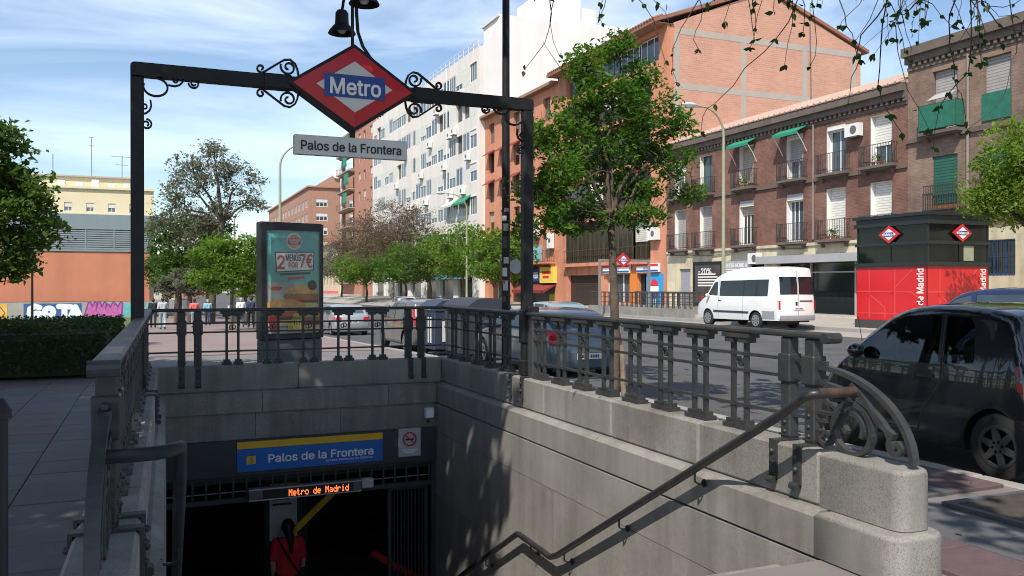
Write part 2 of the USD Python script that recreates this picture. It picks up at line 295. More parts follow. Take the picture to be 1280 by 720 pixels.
# paving slabs that can be told apart, left and right of the stairs
pv = thing('pavement', kind='structure')
def tiles(x0, x1, y0, y1, w, l, redfn, skip=None):
    nx, ny = int(round((x1-x0)/w)), int(round((y1-y0)/l))
    for j in range(ny):
        for i in range(nx):
            a, b = x0 + i*w, y0 + j*l; h = rng.uniform(-0.002, 0.002)
            if skip and skip(a + w/2, b + l/2): continue
            red = redfn(a + w/2, b + l/2)
            mt = MATS['tile_red_' + rng.choice('abc')] if red else MATS['tile_grey_' + rng.choice('abcd')]
            m = cbox(a + .004, a + w - .004, b + .004, b + l - .004, -0.045, h, 0.004)
            v = np.array(m.vertices); v[:, 2] += g(v[:, 0], v[:, 1]) + (v[:, 0] - a) * rng.uniform(-.003, .003); m.vertices = v
            part(pv, 'paving_slab', m, mt)
tiles(-3.94, -0.34, 3.2, 16.4, 0.60, 0.55, lambda x, y: (int((y + 0.8*x + 20) / 2.4) % 2 == 0) and x < -1.0 and y > 6.2)
tiles(4.10, 6.30, 2.2, 9.6, 0.55, 0.50, lambda x, y: (x < 4.7) or (y > 4.2 and x > 5.6 and y < 5.4), skip=lambda x, y: abs(x - 5.9) < .5 and abs(y - 4.0) < .5)
# ================================================================ STAIRWELL WALLS
def stone_row(t, name, u0, u1, step, fn, mats, gap=0.006, seed=1):
    r = random.Random(seed); u = u0
    while u < u1 - 0.05:
        e = min(u1, u + step * r.uniform(0.85, 1.15))
        if u1 - e < 0.35: e = u1
        part(t, name, fn(u, e - (gap if e < u1 else 0)), MATS[r.choice(mats)]); u = e
MG = ['granite', 'granite', 'granite_light', 'granite_dark']
R = thing('stairwell_wall', 'right granite wall of the metro stairs, half sunlit, with rounded block end', 'retaining wall')
ch = 0.018
def endround(x0, x1, y0, y1, z0, z1, rad=0.085):
    p = sbox(x0, y0 + 0, x1, y1); p = p.buffer(-rad).buffer(rad, quad_segs=5).union(sbox(x0, y0 + rad*1.2, x1, y1))
    q = lambda pp, z: [(a, b, z) for a, b in pp.exterior.coords[:-1]]
    return trimesh.Trimesh(*hull_(np.array(q(p, z0) + q(p, z1 - .028) + q(p.buffer(-.009), z1 - .009) + q(p.buffer(-.028), z1))), process=False)
stone_row(R, 'coping_block', YW0 + 0.62, YW1 + 0.25, 1.35, lambda a, b: cbox(XW1, XW1 + .25, a, b, .248, .58, ch), MG, seed=3)
part(R, 'coping_block', endround(XW1, XW1 + .25, YW0, YW0 + .614, .248, .58), MATS['granite_light'], smooth=40)
def ledge(x_in, x_out, sgn, z0=-0.02, z1=0.245, d=0.03):
    """ledge block: chamfered top edge towards the stairs"""
    def f(a, b):
        P = Polygon([(x_in, z0), (x_out, z0), (x_out, z1), (x_in + sgn*d*2.0, z1), (x_in, z1 - d)])
        return ext(P, b - a, lambda u, v, w: np.stack([u, a + w, v], -1))
    return f
stone_row(R, 'ledge_block', YW0 + 0.55, YW1 + .13, 1.5, ledge(XW1 - .11, XW1 + .29, 1), MG, seed=8)
part(R, 'ledge_block', endround(XW1 - .11, XW1 + .29, YW0 - .07, YW0 + .544, -.02, .243, 0.11), MATS['granite_light'], smooth=40)
part(R, 'foundation', bx(XW1 - .085, XW1 + .28, YW0 + .1, YW1 + .05, -4.0, -.024), MATS['dark_grey'])
stone_row(R, 'facing_slab', YW0 + .1, YW1, 2.2, lambda a, b: bx(XW1 - .115, XW1 - .08, a, b, -.415, -.04), ['granite', 'granite_light'], seed=4)
for k, (z0, z1) in enumerate([(-1.30, -.421), (-2.2, -1.306), (-3.45, -2.206)]):
    stone_row(R, 'facing_slab', YW0 + .1, YW1, 2.2, lambda a, b: bx(XW1 - .113, XW1 - .08, a, b, z0, z1), ['granite', 'granite_light'], seed=14 + k, gap=0.004)
SK = -1.0; _c, _s = math.cos(math.radians(SK)), math.sin(math.radians(SK)); PV = (XW0, 3.4)      # the left wall runs a degree askew
SKL = (PV[0] - (_c*PV[0] - _s*PV[1]), PV[1] - (_s*PV[0] + _c*PV[1]), 0)
L_ = thing('stairwell_wall', 'left granite wall of the metro stairs, in the shade below the long railing', 'retaining wall', SKL, SK)
stone_row(L_, 'coping_block', 3.15, YW1 + 0.25, 1.35, lambda a, b: cbox(XW0 - .25, XW0, a, b, .248, .58, ch), MG, seed=23)
stone_row(L_, 'ledge_block', 3.08, YW1 + .13, 1.5, ledge(XW0 + .085, XW0 - .29, -1), MG, seed=28)
part(L_, 'foundation', bx(XW0 - .28, XW0 + .06, YW0 + .1, YW1 + .05, -4.0, -.024), MATS['dark_grey'])
for k, (z0, z1) in enumerate([(-.415, -.04), (-1.30, -.421), (-2.2, -1.306), (-3.45, -2.206)]):
    stone_row(L_, 'facing_slab', YW0 + .1, YW1, 2.2, lambda a, b: bx(XW0 + .055, XW0 + .09, a, b, z0, z1), ['granite', 'granite_light'], seed=34 + k, gap=0.004)
E = thing('stairwell_wall', 'stained granite end wall above the metro doorway, across the stairs', 'retaining wall')
stone_row(E, 'coping_block', XW0 + .003, XW1 - .003, 1.9, lambda a, b: cbox(a, b, YW1, YW1 + .25, .246, .577, ch), ['granite_dark', 'granite'], seed=41)
def endledge(a, b):
    P = Polygon([(YW1 - .11, -.02), (YW1 + .29, -.02), (YW1 + .29, .243), (YW1 - .05, .243), (YW1 - .11, .21)])
    return ext(P, b - a, lambda u, v, w: np.stack([a + w, u, v], -1))
stone_row(E, 'ledge_block', XW0 + .115, XW1 - .115, 1.45, endledge, ['granite_dark', 'granite'], seed=43)
stone_row(E, 'facing_slab', XW0 + .115, XW1 - .118, 1.2, lambda a, b: bx(a, b, YW1 - .07, YW1 + .2, -.36, -.026), ['granite_dark', 'granite'], seed=44)
# stairs, landing, hall floor
ST = thing('staircase', 'granite staircase leading down to the metro doorway, mostly hidden below the frame', 'staircase')
sx0, sx1 = XW0 + .116, XW1 - .116
def flight(y0, z0, n, run, rise):
    for i in range(n):
        yy = y0 + i*run; zz = z0 - (i+1)*rise
        part(ST, 'step', cbox(sx0, sx1, yy, yy + run + .03, zz - .16, zz, .006), MATS['granite'])
part(ST, 'top_edge', cbox(sx0, sx1, 3.72, 3.94, -.2, -.055, .008), MATS['granite_light'])
flight(3.93, 0.0, 12, .30, .16); part(ST, 'landing', bx(sx0, sx1, 7.53, 8.33, -2.1, -1.925), MATS['granite'])
flight(8.3, -1.92, 9, .27, .165)
HALL = thing('metro_hall', 'dark interior of the metro station behind the doorway', 'station hall')
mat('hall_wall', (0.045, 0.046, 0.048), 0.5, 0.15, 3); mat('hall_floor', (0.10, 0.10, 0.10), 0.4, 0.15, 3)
HZ = -3.42
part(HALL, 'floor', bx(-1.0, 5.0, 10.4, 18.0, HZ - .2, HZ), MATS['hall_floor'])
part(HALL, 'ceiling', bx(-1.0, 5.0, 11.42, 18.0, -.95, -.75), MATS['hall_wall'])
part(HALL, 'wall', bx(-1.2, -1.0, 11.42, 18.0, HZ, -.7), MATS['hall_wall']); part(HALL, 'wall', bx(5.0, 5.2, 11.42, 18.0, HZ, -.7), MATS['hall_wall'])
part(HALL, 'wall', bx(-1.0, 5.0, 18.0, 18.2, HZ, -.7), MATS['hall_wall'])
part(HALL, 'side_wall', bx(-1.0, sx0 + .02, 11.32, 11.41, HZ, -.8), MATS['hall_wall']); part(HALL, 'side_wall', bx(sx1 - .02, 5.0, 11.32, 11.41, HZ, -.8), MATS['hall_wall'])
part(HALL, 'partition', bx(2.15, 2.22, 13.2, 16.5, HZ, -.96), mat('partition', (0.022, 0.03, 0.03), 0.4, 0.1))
# doorway: fascia, transom grille, jambs, gate
D = thing('doorway_surround', 'dark metal surround of the metro doorway with a barred transom', 'door frame')
mat('fascia', (0.033, 0.037, 0.042), 0.45, 0.08, 3)
fy = YW1 - .13
part(D, 'fascia_panel', cbox(sx0 + .002, sx1 - .003, fy, fy + .20, -.815, -.362, .008), MATS['fascia'])
part(D, 'jamb', bx(sx0 + .002, sx0 + .06, fy + .05, fy + .13, HZ, -.818), MATS['fascia']); part(D, 'jamb', bx(sx1 - .06, sx1 - .003, fy + .05, fy + .13, HZ, -.818), MATS['fascia'])
part(D, 'transom_rail', bx(sx0 + .062, sx1 - .062, fy + .05, fy + .12, -1.16, -1.10), MATS['fascia'])
part(D, 'transom_rail', bx(sx0 + .062, sx1 - .062, fy + .06, fy + .09, -.855, -.82), MATS['fascia'])
part(D, 'transom_rail', bx(sx0 + .062, sx1 - .062, fy + .075, fy + .09, -1.03, -1.018), mat('transom_light', (.2, .2, .2), .4, 0.05))
for i in range(22):
    xx = sx0 + .09 + i * (sx1 - sx0 - .18) / 21
    part(D, 'transom_bar', bx(xx - .012, xx + .012, fy + .065, fy + .085, -1.098, -.857), MATS['fascia'])
GT = thing('gate_leaf', 'dark barred metal gate standing at the right side of the doorway', 'gate')
part(GT, 'gate_frame', cat_([bx(2.98, 3.03, fy + .14, fy + .18, HZ, -1.17), bx(3.5, 3.55, fy + .14, fy + .18, HZ, -1.17), bx(3.03, 3.5, fy + .14, fy + .18, -1.22, -1.17), bx(3.03, 3.5, fy + .14, fy + .18, HZ, HZ + .1)]), MATS['fascia'])
for i in range(9): part(GT, 'gate_bar', bx(3.065 + i*.05, 3.078 + i*.05, fy + .15, fy + .17, HZ + .1, -1.22), MATS['fascia'])
mat('hall_red', (0.55, 0.03, 0.03), 0.4, 0.05); mat('hall_yellow', (0.75, 0.5, 0.03), 0.4, 0.05)
single('stair_handrail', tube([(3.0, 12.3, -2.35), (3.4, 12.3, -2.62), (4.1, 12.3, -3.05)], .055), MATS['hall_red'], 'red sloping handrail inside the hall behind the barred gate', 'handrail')
single('stair_trim', ext(Polygon([(0, 0), (.80, .72), (.80, .60), (.08, -.04)]), .05, lambda u, v, w: np.stack([1.75 + u, 12.5 + w, -2.05 + v], -1)), MATS['hall_yellow'], 'yellow diagonal stair trim high inside the dark hall', 'stair trim')
mat('paper_white', (0.7, 0.7, 0.7), 0.7, 0.12, 6)
PS = thing('wall_poster', 'pale information poster on the hall pillar behind the person in red', 'poster')
part(PS, 'sheet', bx(1.62, 2.02, 12.95, 12.97, -2.2, -1.36), MATS['paper_white']); part(PS, 'pillar', bx(1.55, 2.10, 12.975, 13.4, HZ, -.96), MATS['hall_wall'])
part(PS, 'print_line', bx(1.66, 1.98, 12.945, 12.949, -1.52, -1.44), MATS['dark_grey'])
part(PS, 'print_line', bx(1.66, 1.90, 12.945, 12.949, -1.60, -1.57), MATS['dark_grey']); part(PS, 'print_line', bx(1.66, 1.94, 12.945, 12.949, -1.68, -1.65), MATS['dark_grey'])
# blue station sign
PY = Plane('Y', fy)
BS = thing('station_sign', 'blue and yellow station name panel reading Palos de la Frontera over the doorway', 'sign')
part(BS, 'blue_panel', PY.box(1.0, 2.868, -.760, -.474, -.022, 0), MATS['blue_panel']); part(BS, 'yellow_band', PY.box(1.0, 2.868, -.471, -.385, -.022, 0), MATS['yellow'])
part(BS, 'lettering', textp('Palos de la Frontera', .098, PY, 2.06, -.612, -.023, bold=True, width=1.36), MATS['white_paint'])
part(BS, 'small_lettering', textp('acceso Paseo de las Delicias', .028, PY, 2.42, -.695, -.023, width=.62), MATS['white_paint'])
part(BS, 'line_number', PY.box(1.115, 1.225, -.668, -.565, -.026, -.0225), MATS['yellow']); part(BS, 'line_numeral', textp('3', .07, PY, 1.17, -.617, -.028), MATS['blue_panel'])
NS = thing('no_smoking_sign', 'grey no smoking sign right of the blue station panel', 'sign')
part(NS, 'plate', PY.box(3.09, 3.40, -.735, -.352, -.012, 0), mat('sign_grey', (.42, .41, .42), .5, .05))
part(NS, 'red_ring', ext(Point(3.245, -.50).buffer(.098).difference(Point(3.245, -.50).buffer(.078)).union(LineString([(3.185, -.445), (3.305, -.555)]).buffer(.009)), .004, lambda u, v, w: PY(u, v, -.017 + w)), MATS['red_sign'])
part(NS, 'cigarette', ext(sbox(3.185, -.515, 3.30, -.492).union(LineString([(3.295, -.48), (3.305, -.465), (3.30, -.45)]).buffer(.004)), .003, lambda u, v, w: PY(u, v, -.0155 + w)), MATS['black_paint'])
part(NS, 'caption', cat_([PY.box(3.13, 3.36, -.648, -.638, -.014, -.0125), PY.box(3.15, 3.34, -.668, -.658, -.014, -.0125), PY.box(3.17, 3.32, -.688, -.678, -.014, -.0125)]), MATS['white_paint'])
FL = thing('floodlight', 'small white box lamp in the corner above the doorway', 'lamp')
part(FL, 'housing', cbox(3.455, 3.575, YW1 - .20, YW1 - .11, -.225, -.085, .012), MATS['white_sign']); part(FL, 'bracket', bx(3.50, 3.53, YW1 - .15, YW1 - .12, -.30, -.226), MATS['dark_grey'])
part(FL, 'glass', bx(3.468, 3.562, YW1 - .206, YW1 - .201, -.21, -.10), mat('lens_pale', (.75, .75, .74), .2, 0.0))
LD = thing('display_board', 'grey led strip board showing Metro de Madrid in orange dots', 'display')
part(LD, 'housing', cbox(1.13, 2.56, fy - .12, fy - .02, -1.125, -.965, .008), mat('led_case', (.10, .105, .105), .5, .08)); part(LD, 'end_box', cbox(2.565, 2.72, fy - .12, fy - .02, -1.085, -.965, .008), MATS['sign_grey'])
part(LD, 'trim', cat_([bx(1.13, 2.56, fy - .125, fy - .1205, -.985, -.972), bx(1.13, 2.56, fy - .125, fy - .1205, -1.118, -1.106)]), MATS['sign_grey'])
part(LD, 'screen', bx(1.30, 2.45, fy - .125, fy - .1205, -1.10, -.99), MATS['black_paint'])
mat('led_orange', (1.0, 0.22, 0.05), 0.5, 0.0, emit=1.6)
FONT = {'M': '10001 11011 10101 10101 10001 10001 10001', 'e': '00000 00000 01110 10001 11111 10000 01110', 't': '01000 01000 11100 01000 01000 01001 00110', 'r': '00000 00000 10110 11001 10000 10000 10000', 'o': '00000 00000 01110 10001 10001 10001 01110',
        'd': '00001 00001 01101 10011 10001 10001 01111', 'a': '00000 00000 01110 00001 01111 10001 01111', 'i': '00100 00000 01100 00100 00100 00100 01110', ' ': '00000 00000 00000 00000 00000 00000 00000'}
dots = []
for k, chh in enumerate('Metro de Madrid'):
    for rr, row in enumerate(FONT[chh].split()):
        for cc, on in enumerate(row):
            if on == '1':
                px_, pz_ = 1.62 + (k*6 + cc) * .0086, -1.005 - rr*.0125
                dots.append(bx(px_, px_ + .0076, fy - .130, fy - .1255, pz_ - .0108, pz_))
part(LD, 'led_lettering', cat_(dots), MATS['led_orange'])

# ================================================================ RAILINGS
ZP = .58; ZR = 1.30
def baluster_pair(t, mp, u, far=False):
    """two slender posts on stepped blocks under one corbelled cap with a small scroll between; mp(u, v, w): along, up, across"""
    def b(u0, u1, z0, z1, hw): a, c = mp(u0, z0, -hw), mp(u1, z1, hw); return bx(a[0], c[0], a[1], c[1], a[2], c[2])
    for d in (-.072, .072):
        part(t, 'baluster', cat_([b(u+d-.0155, u+d+.0155, ZP + .062, 1.19, .0155), b(u+d-.021, u+d+.021, 1.10, 1.125, .021), b(u+d-.021, u+d+.021, .985, 1.01, .021), b(u+d-.021, u+d+.021, .735, .765, .021)]), IRON)
        part(t, 'foot_block', cat_([b(u+d-.058, u+d+.058, ZP + .002, ZP + .032, .056), b(u+d-.040, u+d+.040, ZP + .032, ZP + .064, .038)]), IRON)
    part(t, 'cap', cat_([b(u-.15, u+.15, 1.228, 1.258, .05), b(u-.122, u-.03, 1.192, 1.226, .042), b(u+.03, u+.122, 1.192, 1.226, .042), b(u-.03, u+.03, 1.205, 1.226, .03)]), IRON)
    sc = np.concatenate([spiral((u - .012, 1.055), .012, .034, 0, 1.6*PI, 14), spiral((u + .012, 1.055), .034, .012, PI*0.6, -1.0*PI, 14)])
    part(t, 'scroll', bar2(sc, .02, .011, lambda a, c, w: mp(a, c, w)), IRON)
def railing(t, mp, u0, u1, us, posts, straps):
    def b(a0, a1, z0, z1, hw): a, c = mp(a0, z0, -hw), mp(a1, z1, hw); return bx(a[0], c[0], a[1], c[1], a[2], c[2])
    def cb(a0, a1, z0, z1, hw, c=.008): p, q = mp(a0, z0, -hw), mp(a1, z1, hw); return cbox(min(p[0], q[0]), max(p[0], q[0]), min(p[1], q[1]), max(p[1], q[1]), p[2], q[2], c)
    part(t, 'top_rail', cb(u0, u1, 1.26, ZR, .055, .012), IRON)
    for z in (1.112, .997, .75): part(t, 'rail_bar', b(u0 + .02, u1 - .02, z - .011, z + .011, .011), IRON)
    for u in us: baluster_pair(t, mp, u)
    for u in posts:
        pt = part(t, 'post', cat_([cb(u-.045, u+.045, ZP + .002, 1.258, .04), cb(u-.058, u+.058, .965, 1.15, .055), b(u-.052, u+.052, ZP + .03, ZP + .045, .046)]), IRON)
        rv = cat_([trimesh.creation.icosphere(subdivisions=1, radius=.013).apply_translation(mp(u, z, s*.04)) for z in (.64, .70, .77) for s in (-1, 1)])
        part(pt, 'rivet', rv, IRON, kind='stuff')
    for (u, side) in straps:                      # iron straps that grip the coping
        a = mp(u - .03, 0, 0); e = mp(u + .03, 0, 0)
        def sb(w0, w1, z0, z1): p, q = mp(u - .032, z0, w0), mp(u + .032, z1, w1); return bx(p[0], q[0], p[1], q[1], p[2], q[2])
        ws = sorted((side*.125, side*.143)); wt = sorted((0.0, side*.143))
        st = part(t, 'strap', cat_([sb(ws[0], ws[1], ZP - .25, ZP + .002), sb(wt[0], wt[1], ZP + .0025, ZP + .014)]), IRON)
        part(st, 'rivet', cat_([trimesh.creation.icosphere(subdivisions=1, radius=.017).apply_translation(mp(u, z, side*.148)) for z in (ZP - .06, ZP - .14)]), IRON)
        part(st, 'curl', tube([mp(u - .032, ZP - .245, side*.155), mp(u + .032, ZP - .245, side*.155)], .024, 10), IRON)
XR, XL, YE = XW1 + .125, XW0 - .125, YW1 + .125
mpR = lambda u, v, w: np.stack(np.broadcast_arrays(XR + np.asarray(w, float), u, v), -1).astype(float)
mpL = lambda u, v, w: np.stack(np.broadcast_arrays(XL + np.asarray(w, float), u, v), -1).astype(float)
mpE = lambda u, v, w: np.stack(np.broadcast_arrays(u, YE + np.asarray(w, float), v), -1).astype(float)
def end_ornament(t, mp, y1):
    """quarter-round scrolled iron wing; y1: where it leaves the last post; it runs towards -y"""
    k = .74
    arc = [(y1 - k*math.sin(a), ZP + .02 + .485*math.cos(a)) for a in np.linspace(0, PI/2, 20)]
    arc2 = [(y1 - .60*math.sin(a), ZP + .06 + .345*math.cos(a)) for a in np.linspace(0, PI/2*.96, 16)]
    part(t, 'wing_bar', bar2(arc, .05, .03, mp), IRON); part(t, 'wing_bar', bar2(arc2, .045, .026, mp), IRON)
    part(t, 'scroll', bar2(np.concatenate([spiral((y1 - .63, ZP + .105), .02, .062, 0.5*PI, 2.4*PI, 22), [(y1 - .50, ZP + .22), (y1 - .40, ZP + .34), (y1 - .30, ZP + .43)]]), .046, .028, mp), IRON)
    part(t, 'scroll', bar2(spiral((y1 - .30, ZP + .155), .152, .150, 0, 2*PI, 30), .046, .03, mp), IRON)
    part(t, 'scroll', bar2(spiral((y1 - .29, ZP + .17), .05, .10, -0.3*PI, 1.2*PI, 22), .04, .026, mp), IRON)
    part(t, 'scroll', bar2(np.concatenate([spiral((y1 - .12, ZP + .34), .016, .062, PI, -0.6*PI, 20), [(y1 - .20, ZP + .24), (y1 - .16, ZP + .14)]]), .042, .026, mp), IRON)
    part(t, 'scroll', bar2(spiral((y1 - .085, ZP + .075), .018, .062, 0, 2.2*PI, 20), .042, .024, mp), IRON)
    part(t, 'strut', bar2([(y1, ZP + .22), (y1 - .14, ZP + .22)], .03, .022, mp), IRON)
RR = thing('stair_railing', 'iron railing on the sunlit right wall of the stairs with a scrolled end', 'railing')
railing(RR, mpR, 4.06, YW1 + .25, [4.93 + .477*i for i in range(14) if abs(4.93 + .477*i - 8.66) > .2], [4.20, 4.42], [(4.20, -1), (4.42, -1), (8.50, -1), (8.82, -1)])
part(RR, 'rail_end', tube([mpR(4.05, 1.268, -.06), mpR(4.05, 1.268, .06)], .034, 12), IRON)
end_ornament(RR, mpR, 4.17)
RL = thing('stair_railing', 'iron railing on the shaded left wall of the stairs, seen almost end on', 'railing', SKL, SK)
railing(RL, mpL, 3.72, YW1 + .25, [4.62 + .477*i for i in range(15) if abs(4.62 + .477*i - 8.66) > .2], [3.87, 4.09], [(3.87, 1), (4.09, 1), (3.87, -1), (4.09, -1), (8.5, 1), (8.82, 1)])
part(RL, 'rail_end', tube([mpL(3.715, 1.268, -.06), mpL(3.715, 1.268, .06)], .034, 12), IRON)
end_ornament(RL, mpL, 3.84)
RE = thing('stair_railing', 'iron railing across the far end of the stairs, above the doorway', 'railing')
railing(RE, mpE, XL + .06, XR - .06, [1.469 + .466*i for i in range(4)] + [.97], [.36, .552, 3.30, 3.485], [(.36, -1), (.552, -1), (3.30, -1), (3.485, -1)])
# handrails
def handrail(label, sgn, xo, xr, y0, mtl):
    t = thing('handrail', label, 'handrail', *((SKL, SK) if sgn < 0 else ()))
    yb = y0
    pts = [(xo, y0, .965), (xr + sgn*.06, y0, .965), (xr + sgn*.015, y0 + .012, .962), (xr, y0 + .06, .945)]
    if sgn < 0: pts = [(xo, y0, .965), (xr - .15, y0, .965), (xr - .085, y0 + .010, .965), (xr - .04, y0 + .04, .965), (xr - .012, y0 + .085, .965), (xr, y0 + .14, .958), (xr, y0 + .19, .94)]
    pts += [(xr, y0 + 3.46*f, .96 - 1.976*f) for f in (.08, .25, .5, .75, .97)] + [(xr, y0 + 3.50, -1.016), (xr, y0 + 4.25, -1.0)]
    pts += [(xr, y0 + 4.30, -1.01), (xr, y0 + 6.4, -2.2)]
    part(t, 'tube', tube(pts, .030 if sgn > 0 else .027, 12), mtl, smooth=40)
    if sgn > 0: part(t, 'rust_patch', tube([(xo - .02, y0, .965), (xo - .30, y0, .965)], .0307, 12), MATS['rust'], smooth=40)
    for f in ((y0 + 1.15, None), (y0 + 2.2, None), (y0 + 3.2, None), (y0 + 3.95, None), (y0 + 5.2, None)):
        yy = f[0]; zz = np.interp(yy, [p[1] for p in pts[3:]], [p[2] for p in pts[3:]])
        part(t, 'bracket', cat_([tube([(xr, yy, zz - .03), (xr, yy, zz - .09), (xr + sgn*.03, yy, zz - .11), (xr + sgn*.10, yy, zz - .11)], .008, 6), tube([(xr + sgn*.075, yy, zz - .11), (xr + sgn*.085, yy, zz - .11)], .03, 8)]), MATS['black_paint'])
handrail('dark painted handrail descending along the sunlit right stair wall', 1, XR, 3.53, 3.84, MATS['tube_paint'])
handrail('blue grey handrail bending down along the shaded left stair wall', -1, XL, .105, 3.46, MATS['tube_blue'])

# ================================================================ GANTRY AND METRO SIGN
YG = 8.66
G = thing('sign_gantry', 'dark iron gantry with corner scrolls spanning the metro stairs', 'gantry')
xg0, xg1 = -.11, XR
def beam(x0, x1, z0, z1, hw=.058): return cbox(x0, x1, YG - hw, YG + hw, z0, z1, .014)
part(G, 'post', cat_([beam(xg0 - .058, xg0 + .058, ZP - .02, 3.5435), cbox(xg0 - .075, xg0 + .075, YG - .075, YG + .075, ZP + .01, ZP + .18, .01)]), IRD)
part(G, 'post', cat_([beam(xg1 - .058, xg1 + .058, ZP - .02, 3.5435), cbox(xg1 - .07, xg1 + .07, YG - .07, YG + .07, .95, 1.32, .01), cbox(xg1 - .075, xg1 + .075, YG - .075, YG + .075, ZP + .01, ZP + .18, .01)]), IRD)
part(G, 'base_box', cbox(xg1 - .02, xg1 + .06, YG - .20, YG - .06, ZP + .004, 1.36, .008), MATS['dark_grey'])
pb = sbox(xg0 - .058, 3.545, xg1 + .058, 3.67).buffer(-.04).buffer(.04, quad_segs=4).union(sbox(xg0 - .058, 3.545, xg1 + .058, 3.60))
part(G, 'beam', ext(pb, .116, lambda u, v, w: np.stack([u, YG - .058 + w, v], -1)), IRD)
part(G, 'beam_sleeve', beam(1.02, 1.30, 3.535, 3.683, .066), IRD); part(G, 'beam_sleeve', beam(2.54, 2.80, 3.535, 3.683, .066), IRD)
mpG = lambda u, v, w: np.stack(np.broadcast_arrays(u, YG + np.asarray(w, float), v), -1).astype(float)
def corner(x, s):
    zb = 3.545; x0 = x + s*.058
    P = lambda a, b: (x0 + s*a, zb - b)
    ring = [P(.10 + .105*math.cos(a), .085 + .085*math.sin(a)) for a in np.linspace(-.45*PI, 1.1*PI, 24)]
    part(G, 'corner_scroll', bar2(ring, .03, .018, mpG), IRD)
    for swap in (0, 1):
        Q = (lambda a, b: P(a, b)) if not swap else (lambda a, b: P(b, a))
        c1 = [Q(*p) for p in [(.21, .055), (.235, .06), (.27, .062), (.31, .048), (.335, .02), (.345, 0)]]
        part(G, 'corner_scroll', bar2(c1, .03, .016, mpG), IRD)
        c2 = [Q(.275 + .022*math.cos(a), .004 + .022*math.sin(a)) for a in np.linspace(0, 2*PI, 14)]
        part(G, 'corner_scroll', bar2(c2, .03, .014, mpG), IRD)
        c3 = [Q(.44 + r*math.cos(a), .02 + r*math.sin(a)) for a, r in zip(np.linspace(PI, -1.9*PI, 26), np.linspace(.05, .014, 26))]
        part(G, 'corner_scroll', bar2(c3, .03, .016, mpG), IRD)
corner(xg0, 1); corner(xg1, -1)
def fishscroll(xe, s, zb, up):
    """double scroll beside the lozenge: big curl next to the sign, small one outward"""
    q = lambda a, b: (xe + s*a, zb + up*b)
    big = [q(.10 + r*math.cos(t), .085 + r*math.sin(t)) for t, r in zip(np.linspace(-.5*PI, 2.1*PI, 34), np.linspace(.018, .078, 34))]
    part(G, 'beam_scroll', bar2(big, .03, .018, mpG), IRD)
    st = [q(*p) for p in [(.0, .0), (.012, .07), (.035, .125), (.085, .163), (.14, .155), (.22, .10), (.31, .035), (.345, .012)]]
    part(G, 'beam_scroll', bar2(st, .03, .018, mpG), IRD)
    sm = [q(.365 + r*math.cos(t), .05 + r*math.sin(t)) for t, r in zip(np.linspace(-.7*PI, 1.5*PI, 24), np.linspace(.045, .012, 24))]
    part(G, 'beam_scroll', bar2(sm, .03, .018, mpG), IRD)
for s, xe in ((-1, 1.37), (1, 2.47)):
    fishscroll(xe, s, 3.683, 1); fishscroll(xe, s, 3.535, -1)
MS = thing('metro_sign', 'red lozenge Metro sign with blue band fixed on the gantry beam', 'sign')
xc, zc, hx, hz, th = 1.913, 3.607, .645, .43, .17
loz = lambda f: Polygon([(xc - hx*f, zc), (xc, zc - hz*f), (xc + hx*f, zc), (xc, zc + hz*f)])
body_ = loz(1.0).buffer(.012, quad_segs=3)
part(MS, 'casing', ext(body_, th, lambda u, v, w: mpG(u, v, -th/2 + w)), IRD)
for sd in (-1, 1):
    fm = lambda o: (lambda u, v, w: mpG(u, v, sd*(th/2 + o) + sd*w))
    def face(poly, o, d=.004): return ext(poly, d, fm(o))
    # slightly domed red face
    A = np.array(loz(.945).exterior.coords)[:4]; r0 = [mpG(a[0], a[1], sd*(th/2 + .001)) for a in A]; B = np.array(loz(.60).exterior.coords)[:4]; r1 = [mpG(a[0], a[1], sd*(th/2 + .03)) for a in B]
    V = np.array(r0 + r1); F = []
    for i in range(4): j = (i + 1) % 4; F += [[i, j, j+4], [i, j+4, i+4]]
    F += [[4, 5, 6], [4, 6, 7]]; dm = trimesh.Trimesh(V, F, process=False)
    if (np.cross(V[5]-V[4], V[6]-V[4])[1]) * sd < 0: dm.invert()
    part(MS, 'red_face', dm, MATS['red_sign'])
    part(MS, 'white_diamond', face(loz(.60), .031), MATS['white_sign'])
    part(MS, 'blue_band', face(sbox(xc - .31, zc - .115, xc + .31, zc + .115), .037), MATS['blue_sign'])
    if sd < 0: part(MS, 'lettering', textp('Metro', .155, Plane('Y', YG - th/2), xc + .005, zc - .005, -.043, bold=True, width=.52), MATS['white_paint'])
    else:
        tm = textp('Metro', .155, Plane('Y', 0), 0, 0, 0, bold=True, width=.52); v = np.array(tm.vertices); tm.vertices = np.stack([xc - v[:, 0], YG + th/2 + .043 - v[:, 1], zc + v[:, 2]], -1); part(MS, 'lettering', tm, MATS['white_paint'])
NB = thing('name_board', 'pale station name board reading Palos de la Frontera below the lozenge', 'sign')
zb = 3.005
part(NB, 'hanger', tube([(1.913, YG, zb + .1), (1.913, YG, zc - hz)], .028, 8), IRD)
part(NB, 'board', cbox(1.32, 2.48, YG - .045, YG + .045, zb - .098, zb + .098, .006), MATS['white_sign'])
part(NB, 'lettering', textp('Palos de la Frontera', .088, Plane('Y', YG - .045), 1.90, zb - .005, -.002, bold=True, width=1.03), MATS['black_paint'])
LMP = thing('sign_lamp', 'black rod with curved arm and two bell lamps above the metro lozenge', 'lamp')
part(LMP, 'rod', tube([(xc, YG, zc + hz - .02), (xc, YG, 4.62)], .016, 8), IRD)
part(LMP, 'curved_arm', tube([(2.30, YG, 3.80), (2.20, YG, 3.86), (2.10, YG, 3.95), (2.02, YG, 4.06), (1.97, YG, 4.20), (1.955, YG, 4.40), (1.95, YG, 4.62)], .018, 8), IRD)
